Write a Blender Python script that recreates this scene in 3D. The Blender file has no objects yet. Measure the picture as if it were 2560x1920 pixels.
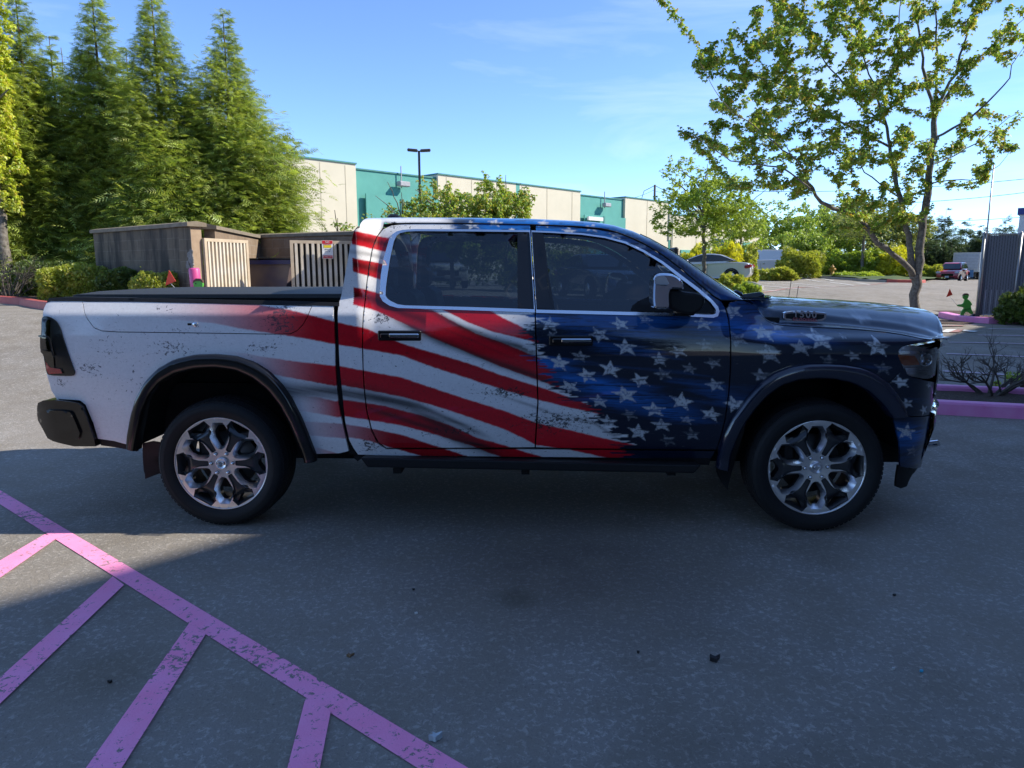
import bpy, math, random
import numpy as np
from mathutils import Vector, Matrix
from mathutils.geometry import delaunay_2d_cdt
rad = math.radians
rng = np.random.default_rng(7)
random.seed(7)

# ------------------------------------------------------------------ camera, world, sun, exposure
scene = bpy.context.scene
F = 1775.0
CX, CY, CZ = 1.9532, -4.1888, 1.5877
YAW, PITCH, ROLL = -0.0319, -0.1582, -0.0016
def cam_basis():
    cy, sy = math.cos(YAW), math.sin(YAW); cp, sp = math.cos(PITCH), math.sin(PITCH)
    f = np.array([sy*cp, cy*cp, sp]); r = np.array([cy, -sy, 0.]); u = np.cross(r, f)
    c, s = math.cos(ROLL), math.sin(ROLL)
    return c*r + s*u, -s*r + c*u, f
RV, UV, FV = cam_basis()
CAM = np.array([CX, CY, CZ])
cam_data = bpy.data.cameras.new('camera'); cam = bpy.data.objects.new('camera', cam_data)
scene.collection.objects.link(cam); scene.camera = cam
cam.matrix_world = Matrix(((RV[0], UV[0], -FV[0], CX), (RV[1], UV[1], -FV[1], CY), (RV[2], UV[2], -FV[2], CZ), (0, 0, 0, 1)))
cam_data.sensor_width = 36; cam_data.lens = 36*F/2560; cam_data.clip_end = 3000; cam_data.clip_start = .05
SUN_VEC = Vector((1.3, 0.12, 1.0)).normalized()
elev = math.asin(SUN_VEC.z); azim = math.atan2(SUN_VEC.x, SUN_VEC.y)
world = bpy.data.worlds.new('World'); scene.world = world; world.use_nodes = True
nt = world.node_tree; bg = nt.nodes['Background']
sky = nt.nodes.new('ShaderNodeTexSky'); sky.sky_type = 'NISHITA'; sky.sun_disc = False
sky.sun_elevation = elev; sky.sun_rotation = azim; sky.air_density = .56; sky.dust_density = 0.0; sky.ozone_density = 5.2; sky.altitude = 0

# thin cirrus streaks, part of the sky itself
_tc = nt.nodes.new('ShaderNodeTexCoord'); _mp = nt.nodes.new('ShaderNodeMapping'); _mp.inputs['Scale'].default_value = (1.6, 1.6, 9); _mp.inputs['Rotation'].default_value = (0, rad(10), 0)
_n1 = nt.nodes.new('ShaderNodeTexNoise'); _n1.inputs['Scale'].default_value = 1.7; _n1.inputs['Detail'].default_value = 7; _n1.inputs['Roughness'].default_value = .55; _n1.inputs['Distortion'].default_value = .5
_rp = nt.nodes.new('ShaderNodeValToRGB'); _rp.color_ramp.elements[0].position = .50; _rp.color_ramp.elements[0].color = (0, 0, 0, 1); _rp.color_ramp.elements[1].position = .78; _rp.color_ramp.elements[1].color = (.24, .24, .24, 1)
_mx = nt.nodes.new('ShaderNodeMix'); _mx.data_type = 'RGBA'; _mx.inputs[7].default_value = (4.2, 4.6, 5.2, 1)
nt.links.new(_tc.outputs['Generated'], _mp.inputs[0]); nt.links.new(_mp.outputs[0], _n1.inputs['Vector']); nt.links.new(_n1.outputs['Fac'], _rp.inputs[0])
nt.links.new(_rp.outputs[0], _mx.inputs[0]); nt.links.new(sky.outputs[0], _mx.inputs[6]); nt.links.new(_mx.outputs[2], bg.inputs[0])
bg.inputs[1].default_value = 0.15
sl = bpy.data.lights.new('sun', 'SUN'); sl.energy = 3.1; sl.angle = rad(.53); sl.color = (1, .93, .82)
so = bpy.data.objects.new('sun', sl); scene.collection.objects.link(so)
so.rotation_euler = SUN_VEC.to_track_quat('Z', 'Y').to_euler(); so.location = (30, 5, 30)
scene.view_settings.view_transform = 'Standard'; scene.view_settings.look = 'None'
scene.view_settings.exposure = 1.2; scene.view_settings.gamma = 1
scene.render.engine = 'CYCLES'
scene.cycles.max_bounces = 8; scene.cycles.transparent_max_bounces = 24; scene.cycles.use_denoising = True

# ------------------------------------------------------------------ helpers
COL = scene.collection
def ray(px, py):
    return FV + RV*(px-1280)/F + UV*(960-py)/F
FH = np.array([math.sin(YAW), math.cos(YAW), 0.]); RH = np.array([math.cos(YAW), -math.sin(YAW), 0.])
def P(px, py, D):                      # world point seen at a photo position, D metres ahead on the level
    d = ray(px, py); return CAM + d*(D/(d@FH))
def onY(px, py, y):                    # world point on the vertical plane y
    d = ray(px, py); return CAM + d*((y-CY)/d[1])
def smooth(a, b, x):
    t = np.clip((x-a)/(b-a), 0, 1); return t*t*(3-2*t)
TC = np.array([(-4,8.3,.05),(-8,8.5,.15),(-5.2,12,.62),(-8.9,13.4,.88),(-12,15.2,.93),(-8.5,16,.92),(-12,18,.95),(-3.5,14.5,.62),(0,13,.45),(3,13,.25),(6,12,.08),(5,8,0),(9,8.5,0),(13,12,0),(8,16,.10),
  (14,21,.08),(20,22,.08),(9,24,.35),(2,24,.7),(-4,30,.85),(-14,30,1.),(-25,30,1.),(11,36.7,.9),(4,34,.85),(18,36,.75),(22,44,.86),(24,54,1.05),(40,64.7,.5),(30,40,.4),(32,62,.8),
  (-13,46,1.),(11,71,1.),(32,92,1.),(55,100,1.),(80,110,1.),(-40,80,1.),(0,120,1.),(50,45,.4)], float)
def ground_z(x, y):
    x = np.asarray(x, float); y = np.asarray(y, float)
    X = (x-CX)*RH[0] + (y-CY)*RH[1]; D = (x-CX)*FH[0] + (y-CY)*FH[1]
    w = 0; s = 0
    for a, b, z in TC:
        q = 1/(((X-a)**2 + (D-b)**2 + 1.2)**1.6); w = w+q; s = s+q*z
    return s/w*smooth(6.6, 10.5, D)
def G(px, py, lift=0.0):               # ground point seen at a photo position
    d = ray(px, py); t = .5
    p = CAM + d*t
    while t < 400:
        t2 = t*1.01+.01; q = CAM + d*t2
        if q[2] < float(ground_z(q[0], q[1])):
            for _ in range(20):
                m = (t+t2)/2; q = CAM + d*m
                if q[2] < float(ground_z(q[0], q[1])): t2 = m
                else: t = m
            break
        t = t2
    return np.array([q[0], q[1], float(ground_z(q[0], q[1]))+lift])
def gz(p): return float(ground_z(p[0], p[1]))

def tag(o, label=None, cat=None, group=None, kind=None):
    if label: o['label'] = label
    if cat: o['category'] = cat
    if group: o['group'] = group
    if kind: o['kind'] = kind
    return o
def empty(name, loc, rz=0.0, **k):
    o = bpy.data.objects.new(name, None); COL.objects.link(o); o.location = tuple(loc); o.rotation_euler = (0, 0, rz)
    o.empty_display_size = .2
    if k: tag(o, **k)
    return o
def link_mesh(name, me, mat, parent):
    o = bpy.data.objects.new(name, me); COL.objects.link(o)
    if mat: me.materials.append(mat)
    if parent: o.parent = parent
    return o
def np_mesh(name, V, Fc, mat=None, parent=None, smooth_=False, attrs=None):
    """V (n,3), Fc (m,k) same-size faces"""
    me = bpy.data.meshes.new(name); V = np.asarray(V, np.float32); Fc = np.asarray(Fc, np.int32)
    n, k = Fc.shape
    me.vertices.add(len(V)); me.vertices.foreach_set('co', V.ravel())
    me.loops.add(n*k); me.loops.foreach_set('vertex_index', Fc.ravel())
    me.polygons.add(n); me.polygons.foreach_set('loop_start', np.arange(0, n*k, k, dtype=np.int32))
    me.polygons.foreach_set('loop_total', np.full(n, k, np.int32))
    me.update(calc_edges=True)
    if attrs:
        for an, arr in attrs.items():
            a = me.color_attributes.new(an, 'FLOAT_COLOR', 'POINT'); a.data.foreach_set('color', np.asarray(arr, np.float32).ravel())
    if smooth_: me.polygons.foreach_set('use_smooth', np.ones(n, bool))
    me.validate()
    return link_mesh(name, me, mat, parent)

class MB:
    def __init__(s): s.v = []; s.f = []; s.sm = []
    def add(s, vs, fs, smooth_=False):
        b = len(s.v); s.v += [tuple(float(c) for c in v) for v in vs]
        s.f += [tuple(i+b for i in f) for f in fs]; s.sm += [smooth_]*len(fs); return s
    def box(s, c, d, R=None, bev=0.0):
        hx, hy, hz = d[0]/2, d[1]/2, d[2]/2
        if bev > 0:
            b = min(bev, hx*.9, hy*.9, hz*.9); vs = []; 
            pts = [(x*hx, y*hy, z*hz) for x in (-1, 1) for y in (-1, 1) for z in (-1, 1)]
            import itertools
            vv = []
            for (x, y, z) in itertools.product((-1, 1), repeat=3):
                vv.append((x*hx, y*(hy-b), z*(hz-b))); vv.append((x*(hx-b), y*hy, z*(hz-b))); vv.append((x*(hx-b), y*(hy-b), z*hz))
            idx = {k: i*3 for i, k in enumerate(itertools.product((-1, 1), repeat=3))}
            fs = []
            for sx in (-1, 1): fs.append([idx[(sx, a, c_)] for a, c_ in ((-1, -1), (1, -1), (1, 1), (-1, 1))])
            for sy in (-1, 1): fs.append([idx[(a, sy, c_)]+1 for a, c_ in ((-1, -1), (1, -1), (1, 1), (-1, 1))])
            for sz in (-1, 1): fs.append([idx[(a, c_, sz)]+2 for a, c_ in ((-1, -1), (1, -1), (1, 1), (-1, 1))])
            for a in (-1, 1):
                for c_ in (-1, 1):
                    fs.append([idx[(a, c_, -1)], idx[(a, c_, 1)], idx[(a, c_, 1)]+1, idx[(a, c_, -1)]+1])
                    fs.append([idx[(a, -1, c_)], idx[(a, 1, c_)], idx[(a, 1, c_)]+2, idx[(a, -1, c_)]+2])
                    fs.append([idx[(-1, a, c_)]+1, idx[(1, a, c_)]+1, idx[(1, a, c_)]+2, idx[(-1, a, c_)]+2])
            for k, i in idx.items(): fs.append([i, i+1, i+2])
            vs = vv
        else:
            vs = [(x*hx, y*hy, z*hz) for x in (-1, 1) for y in (-1, 1) for z in (-1, 1)]
            fs = [(0, 1, 3, 2), (4, 6, 7, 5), (0, 4, 5, 1), (2, 3, 7, 6), (0, 2, 6, 4), (1, 5, 7, 3)]
        out = []
        for v in vs:
            v = Vector(v)
            if R is not None: v = R @ v
            out.append((v[0]+c[0], v[1]+c[1], v[2]+c[2]))
        return s.add(out, fs)
    def tube(s, pts, r, n=8, cap=True):
        pts = [Vector(p) for p in pts]; rs = r if hasattr(r, '__len__') else [r]*len(pts)
        vs = []; fs = []
        t0 = (pts[1]-pts[0]).normalized(); up = Vector((0, 0, 1)) if abs(t0.z) < .9 else Vector((1, 0, 0))
        a = t0.cross(up).normalized()
        for i, p in enumerate(pts):
            t = (pts[min(i+1, len(pts)-1)]-pts[max(i-1, 0)])
            if t.length < 1e-9: t = t0
            t.normalize(); a = (a - t*a.dot(t)); 
            a = a.normalized() if a.length > 1e-6 else t.orthogonal().normalized()
            b = t.cross(a)
            for k in range(n):
                q = 2*math.pi*k/n; vs.append(p + (a*math.cos(q) + b*math.sin(q))*rs[i])
        for i in range(len(pts)-1):
            for k in range(n):
                fs.append((i*n+k, i*n+(k+1) % n, (i+1)*n+(k+1) % n, (i+1)*n+k))
        s.add(vs, fs, True)
        if cap:
            b = len(s.v)-len(vs)
            s.f.append(tuple(b+k for k in range(n))[::-1]); s.f.append(tuple(b+(len(pts)-1)*n+k for k in range(n))); s.sm += [False, False]
        return s
    def lathe(s, prof, c, axis='y', n=48, smooth_=True, closed=False):
        vs = []; fs = []; m = len(prof)
        for k in range(n):
            q = 2*math.pi*k/n; cs, sn = math.cos(q), math.sin(q)
            for (r, h) in prof:
                if axis == 'y': vs.append((c[0]+r*cs, c[1]+h, c[2]+r*sn))
                elif axis == 'z': vs.append((c[0]+r*cs, c[1]+r*sn, c[2]+h))
                else: vs.append((c[0]+h, c[1]+r*cs, c[2]+r*sn))
        for k in range(n):
            k2 = (k+1) % n
            for i in range(m-1 + (1 if closed else 0)):
                j = (i+1) % m
                fs.append((k*m+i, k*m+j, k2*m+j, k2*m+i))
        return s.add(vs, fs, smooth_)
    def prism(s, poly, fn, a, b, smooth_=False):
        """poly list of (u,v); fn(u,v,w)->xyz ; extruded w from a to b"""
        n = len(poly)
        vs = [fn(u, v, a) for u, v in poly] + [fn(u, v, b) for u, v in poly]
        s.add(vs, [tuple(range(n))[::-1], tuple(range(n, 2*n))]); base = len(s.v)-2*n
        for i in range(n):
            j = (i+1) % n; s.f.append((base+i, base+j, base+n+j, base+n+i)); s.sm.append(smooth_)
        return s
    def build(s, name, mat, parent=None, bevel=0, subd=0, weld=False):
        me = bpy.data.meshes.new(name); me.from_pydata(s.v, [], s.f)
        me.polygons.foreach_set('use_smooth', s.sm)
        import bmesh
        bm = bmesh.new(); bm.from_mesh(me)
        if weld: bmesh.ops.remove_doubles(bm, verts=bm.verts, dist=1e-5)
        bmesh.ops.recalc_face_normals(bm, faces=bm.faces); bm.to_mesh(me); bm.free()
        me.update()
        o = link_mesh(name, me, mat, parent)
        if bevel:
            m = o.modifiers.new('bevel', 'BEVEL'); m.width = bevel; m.segments = 2; m.limit_method = 'ANGLE'; m.angle_limit = rad(35)
        if subd:
            m = o.modifiers.new('subd', 'SUBSURF'); m.levels = subd; m.render_levels = subd
        return o

# ------------------------------------------------------------------ materials
def nodes(name):
    m = bpy.data.materials.new(name); m.use_nodes = True; t = m.node_tree
    return m, t, t.nodes['Principled BSDF']
def N(t, kind, **k):
    n = t.nodes.new(kind)
    for a, b in k.items(): setattr(n, a, b)
    return n
def noise(t, scale, detail=4, rough=.6, coord='Object', stretch=None, dist=0.0):
    tc = N(t, 'ShaderNodeTexCoord'); out = tc.outputs[coord]
    if stretch:
        mp = N(t, 'ShaderNodeMapping'); mp.inputs['Scale'].default_value = stretch; t.links.new(out, mp.inputs[0]); out = mp.outputs[0]
    n = N(t, 'ShaderNodeTexNoise'); n.inputs['Scale'].default_value = scale; n.inputs['Detail'].default_value = detail
    n.inputs['Roughness'].default_value = rough; n.inputs['Distortion'].default_value = dist
    t.links.new(out, n.inputs['Vector']); return n.outputs['Fac']
def ramp(t, src, stops):
    r = N(t, 'ShaderNodeValToRGB'); e = r.color_ramp.elements
    while len(e) < len(stops): e.new(.5)
    for i, (p, c) in enumerate(stops):
        e[i].position = p; e[i].color = (c, c, c, 1) if not hasattr(c, '__len__') else (*c, 1)
    t.links.new(src, r.inputs[0]); return r.outputs[0]
def mixc(t, fac, a, b, mode='MIX'):
    n = N(t, 'ShaderNodeMix', data_type='RGBA', blend_type=mode)
    def put(s, v):
        if hasattr(v, 'is_linked') or hasattr(v, 'links'): t.links.new(v, s)
        elif hasattr(v, '__len__'): s.default_value = (*v, 1) if len(v) == 3 else v
        else: s.default_value = v
    put(n.inputs[0], fac); put(n.inputs[6], a); put(n.inputs[7], b); return n.outputs[2]
def bump(t, b, src, strength=.3, dist=.01):
    n = N(t, 'ShaderNodeBump'); n.inputs['Strength'].default_value = strength; n.inputs['Distance'].default_value = dist
    t.links.new(src, n.inputs['Height']); t.links.new(n.outputs[0], b.inputs['Normal'])
def simple(name, c, rough=.5, metal=0.0, var=.12, scale=6, bmp=0.0, coat=0.0, c2=None, spec=.5, detail=5):
    m, t, b = nodes(name)
    f = noise(t, scale, detail)
    if c2 is None: c2 = tuple(min(1, x*(1+var)) for x in c); c1 = tuple(x*(1-var) for x in c)
    else: c1 = c
    col = mixc(t, ramp(t, f, [(.3, 0.), (.7, 1.)]), c1, c2)
    t.links.new(col, b.inputs['Base Color'])
    b.inputs['Roughness'].default_value = rough; b.inputs['Metallic'].default_value = metal
    b.inputs['Coat Weight'].default_value = coat; b.inputs['Coat Roughness'].default_value = .04
    b.inputs['Specular IOR Level'].default_value = spec
    if bmp: bump(t, b, f, bmp, .01)
    return m
def foliage(name, c1, c2, transl=.35, scale=1.2, c3=None):
    m = bpy.data.materials.new(name); m.use_nodes = True; t = m.node_tree; t.nodes.remove(t.nodes['Principled BSDF'])
    out = t.nodes['Material Output']
    f = noise(t, scale, 3, .7); f2 = noise(t, 9, 2, .6)
    col = mixc(t, ramp(t, f, [(.35, 0.), (.65, 1.)]), c1, c2)
    a = N(t, 'ShaderNodeVertexColor'); a.layer_name = 'Tone'
    col = mixc(t, 1.0, col, a.outputs[0], 'MULTIPLY')
    if c3: col = mixc(t, ramp(t, f2, [(.52, 0.), (.66, 1.)]), col, c3)
    d = N(t, 'ShaderNodeBsdfDiffuse'); tr = N(t, 'ShaderNodeBsdfTranslucent'); g = N(t, 'ShaderNodeBsdfGlossy')
    t.links.new(col, d.inputs[0]); t.links.new(mixc(t, 1.0, col, (1.15, 1.15, .55), 'MULTIPLY'), tr.inputs[0]); g.inputs['Roughness'].default_value = .45; g.inputs[0].default_value = (.8, .85, .8, 1)
    mx = N(t, 'ShaderNodeMixShader'); mx.inputs[0].default_value = transl; t.links.new(d.outputs[0], mx.inputs[1]); t.links.new(tr.outputs[0], mx.inputs[2])
    mg = N(t, 'ShaderNodeMixShader'); mg.inputs[0].default_value = .05; t.links.new(mx.outputs[0], mg.inputs[1]); t.links.new(g.outputs[0], mg.inputs[2])
    t.links.new(mg.outputs[0], out.inputs[0]); return m
def glass(name, tint, extra=0.02, rough=0.0):
    m = bpy.data.materials.new(name); m.use_nodes = True; t = m.node_tree; t.nodes.remove(t.nodes['Principled BSDF'])
    out = t.nodes['Material Output']
    tr = N(t, 'ShaderNodeBsdfTransparent'); f = noise(t, 3, 2); 
    t.links.new(mixc(t, f, tuple(x*.97 for x in tint), tint), tr.inputs[0])
    g = N(t, 'ShaderNodeBsdfGlossy'); g.inputs['Roughness'].default_value = rough; g.inputs[0].default_value = (1, 1, 1, 1)
    fr = N(t, 'ShaderNodeFresnel'); fr.inputs[0].default_value = 1.52
    ad = N(t, 'ShaderNodeMath', operation='ADD'); ad.inputs[1].default_value = extra; t.links.new(fr.outputs[0], ad.inputs[0])
    mx = N(t, 'ShaderNodeMixShader'); t.links.new(ad.outputs[0], mx.inputs[0]); t.links.new(tr.outputs[0], mx.inputs[1]); t.links.new(g.outputs[0], mx.inputs[2])
    t.links.new(mx.outputs[0], out.inputs[0]); return m

M = {}
M['black_gloss'] = simple('black_gloss', (.006, .006, .007), .3, coat=.8, spec=.15)
M['black_plastic'] = simple('black_plastic', (.014, .014, .015), .5, scale=60, bmp=.05, spec=.22)
M['dark'] = simple('dark_liner', (.006, .006, .007), .85)
M['rubber'] = simple('tyre_rubber', (.014, .014, .015), .68, scale=30, bmp=.05, spec=.3)
M['chrome'] = simple('chrome', (.72, .73, .75), .06, metal=1.0, var=.02)
M['satin_trim'] = simple('satin_trim', (.86, .87, .90), .22, metal=1.0, var=.02)
M['machined'] = simple('machined_alloy', (.78, .77, .78), .30, metal=1.0, var=.06, scale=40)
M['wheel_dark'] = simple('wheel_pocket_paint', (.035, .036, .04), .32, metal=.4, coat=.6)
M['wheel_gloss'] = simple('wheel_window_wall', (.80, .81, .84), .30, metal=1.0)
M['brake'] = simple('brake_disc', (.18, .17, .16), .45, metal=.8)
M['tint'] = glass('tinted_glass', (.22, .27, .32), .035)
M['clear'] = glass('windscreen_glass', (.62, .68, .66), .02)
M['headlamp'] = glass('headlamp_lens', (.85, .86, .9), .05)
M['lamp_smoke'] = glass('smoked_lens', (.14, .10, .08), .03)
M['amber'] = simple('amber_lens', (.55, .14, .03), .15, coat=1.0)
M['red_lens'] = simple('red_lens', (.35, .02, .03), .15, coat=1.0)
M['tonneau'] = simple('tonneau_vinyl', (.028, .03, .033), .55, var=.2, scale=120, bmp=.12)
M['seat'] = simple('seat_leather', (.03, .028, .027), .5)

# ------------------------------------------------------------------ printed wrap (flag pattern on the truck body, in truck side coordinates)
_tab = rng.random((256, 256))
def vnoise(x, y):
    xi = np.floor(x).astype(int); yi = np.floor(y).astype(int); fx = x-xi; fy = y-yi
    fx = fx*fx*(3-2*fx); fy = fy*fy*(3-2*fy)
    g = lambda a, b: _tab[a % 256, b % 256]
    return (g(xi, yi)*(1-fx)+g(xi+1, yi)*fx)*(1-fy) + (g(xi, yi+1)*(1-fx)+g(xi+1, yi+1)*fx)*fy
def fbm(x, y, o=4):
    s = 0; a = .5; w = 0
    for i in range(o):
        s = s + a*vnoise(x*2**i + 13.7*i, y*2**i + 7.1*i); w += a; a *= .55
    return s/w
def pl(px, py):
    q = onY(px, py, .06); return q[0], q[2]
def cpts(*groups):
    out = []
    for scale, ox, oy, pts in groups:
        for x, y in pts: out.append(pl(ox+x*scale, oy+y*scale))
    a = np.array(out); a = a[np.argsort(a[:, 0])]; return a
PH = (1/1.1981, 840, 520); BED = (.5122, 80, 500); DOOR = (.4611, 840, 500); FEN = (.4399, 1600, 620); RFA = (.22603, 900, 520); RFB = (.22603, 1340, 540)
def B(bed, cab, ph=None):
    g = []
    if ph: g.append((*PH, ph))
    if bed: g.append((*BED, bed))
    if cab: g.append((*DOOR, cab))
    return cpts(*g)
def at(curve, x):
    # linear interpolation with linear extrapolation
    y = np.interp(x, curve[:, 0], curve[:, 1])
    s1 = (curve[-1, 1]-curve[-3, 1])/(curve[-1, 0]-curve[-3, 0]); s0 = (curve[1, 1]-curve[0, 1])/(curve[1, 0]-curve[0, 0])
    y = np.where(x > curve[-1, 0], curve[-1, 1]+s1*(x-curve[-1, 0]), y)
    return np.where(x < curve[0, 0], curve[0, 1]+s0*.4*(x-curve[0, 0]), y)
STR = [  # (top, bottom, kind) of the red stripes, upper to lower
 (B(None, [(60,160),(95,166),(285,205)]), B(None, [(60,235),(85,240),(265,285)]), 'A3'),
 (B(None, [(40,303),(60,308),(250,350),(600,470)], [(465,310),(500,330),(545,350),(600,378)]), B(None, [(40,374),(55,378),(240,440),(400,500)], [(320,307),(400,345),(470,370),(560,392),(610,405)]), 'A2'),
 (B(None, [(30,462),(45,465),(160,490)], [(130,260),(200,293),(290,308),(340,335),(420,375),(500,402),(600,444),(650,470)]), B(None, None, [(15,283),(50,290),(100,303),(200,345),(300,393),(400,434),(500,476),(600,512),(690,546)]), 'A'),
 (B([(940,500),(1100,512),(1250,535),(1380,565),(1470,590)], None, [(8,342),(85,358),(150,384),(200,405),(300,434),(400,464),(500,500),(600,531),(690,562),(750,585)]),
  B([(900,600),(1000,622),(1180,650),(1350,675),(1460,697)], None, [(8,408),(85,420),(200,441),(300,478),(400,510),(500,542),(600,572),(700,597),(750,607)]), 'C'),
 (B([(1050,745),(1150,765),(1300,785),(1470,805)], None, [(10,470),(85,485),(200,506),(300,540),(400,573),(500,605),(600,643),(700,665),(800,690),(870,705)]),
  B([(1100,830),(1220,855),(1350,880),(1480,905)], None, [(15,528),(85,541),(200,565),(300,592),(400,626),(500,661),(560,690),(600,712),(700,727),(800,750)]), 'E'),
 (B([(1280,950),(1400,960),(1485,980)], None, [(20,572),(85,581),(150,592),(250,618),(340,650),(420,688),(500,711),(570,735),(620,750)]),
  B([(1310,1025),(1400,1040),(1495,1060)], None, [(25,623),(85,632),(200,652),(300,680),(400,712),(460,738)]), 'G'),
 (B([(1340,1080),(1500,1090)], None, [(30,648),(85,656),(200,681),(300,715),(370,740)]), B([(1365,1150),(1520,1165)], None, [(45,688),(100,699),(150,716),(210,734)]), 'I'),
 (B([(1390,1212),(1545,1215)], [(60,1400),(100,1420)]), B([(1390,1300),(1545,1300)], [(60,1500),(100,1520)]), 'K')]
BLU = cpts((*DOOR, [(1040,560),(1042,620),(1040,700),(1045,800),(1092,860),(1150,950),(1215,1020),(1300,1100),(1360,1150),(1410,1200),(1470,1250),(1540,1300),(1560,1350),(1500,1400)]))
def flat_to_xz(grp, pts):
    s, ox, oy = grp; return [(*pl(ox+q[0]*s, oy+q[1]*s), q[2]*s/400.) + tuple(q[3:]) for q in pts]
STARS = flat_to_xz(DOOR, [(1160,675,55),(1060,800,50),(1210,880,55),(1320,845,50,.5),(1425,730,55,.8),(1570,797,60),(1540,672,50),(1485,915,58),(1360,948,54),(1645,975,54),(1265,1010,58),(1565,1052,68),(1425,1088,50,.8),
 (1750,862,50,.8),(1850,820,50),(2000,785,50,.35),(1870,1090,62),(1725,1135,64),(2050,1000,55,.7),(2040,880,48,.5),(2030,1160,60),(1475,1200,52),(1590,1160,45,.35),(1765,1220,58,.8),(1640,1260,56),(1930,1270,48,.4),
 (1900,1190,42,.5),(1800,1305,46,.4),(1990,670,50,.9),(1362,1230,18),(1680,650,42,.6),(1050,690,34,.8),(1770,940,52,.45),(1910,910,42,.4),(1170,730,28,.5)])
STARS += flat_to_xz(FEN, [(540,362,68),(715,485,72),(1025,520,78),(725,600,72,.55),(905,565,66,.6),(1340,560,68,.9),(545,515,66,.35),(680,720,56,.55),(1200,610,46,.7),(1060,635,48,.25),(1370,680,50,.2),(1470,760,50),
 (532,885,62),(1510,880,36),(1515,1045,64),(1570,1165,48,.25),(1640,930,38),(1680,790,30,.8),(1165,505,20,.5),(830,300,32,.6),(1400,425,62,.5),(820,455,40,.5)])
STARS += flat_to_xz(RFA, [(1205,160,95),(1470,135,85),(990,190,52,.45),(2040,140,85),(1670,215,34)]) + flat_to_xz(RFB, [(380,145,95,.8),(660,108,90,.6),(930,195,85,.6),(1215,320,80,.6),(1580,500,60,.45),(1890,860,70)])
def star_sdf(x, z, cx, cz, r, rot, sq):
    dx = x-cx; dz = (z-cz)/sq; a = np.arctan2(dx, dz)+rot; d = np.hypot(dx, dz)
    k = 2*math.pi/5; a = np.abs((a+k/2) % k - k/2)
    # edge from tip (angle 0, r) to notch (angle 36deg, .42 r)
    p0 = np.array([0, r]); p1 = np.array([math.sin(k/2), math.cos(k/2)])*.42*r
    n = np.array([-(p1-p0)[1], (p1-p0)[0]]); n /= np.linalg.norm(n)
    qx = d*np.sin(a); qz = d*np.cos(a)
    return (qx-p0[0])*n[0] + (qz-p0[1])*n[1]        # >0 outside
WHITE = np.array([.78, .78, .79]); RED = np.array([.50, .006, .016]); NAVY = np.array([.003, .008, .022]); BLUE = np.array([.010, .10, .34]); COAL = np.array([.012, .012, .014])
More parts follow.
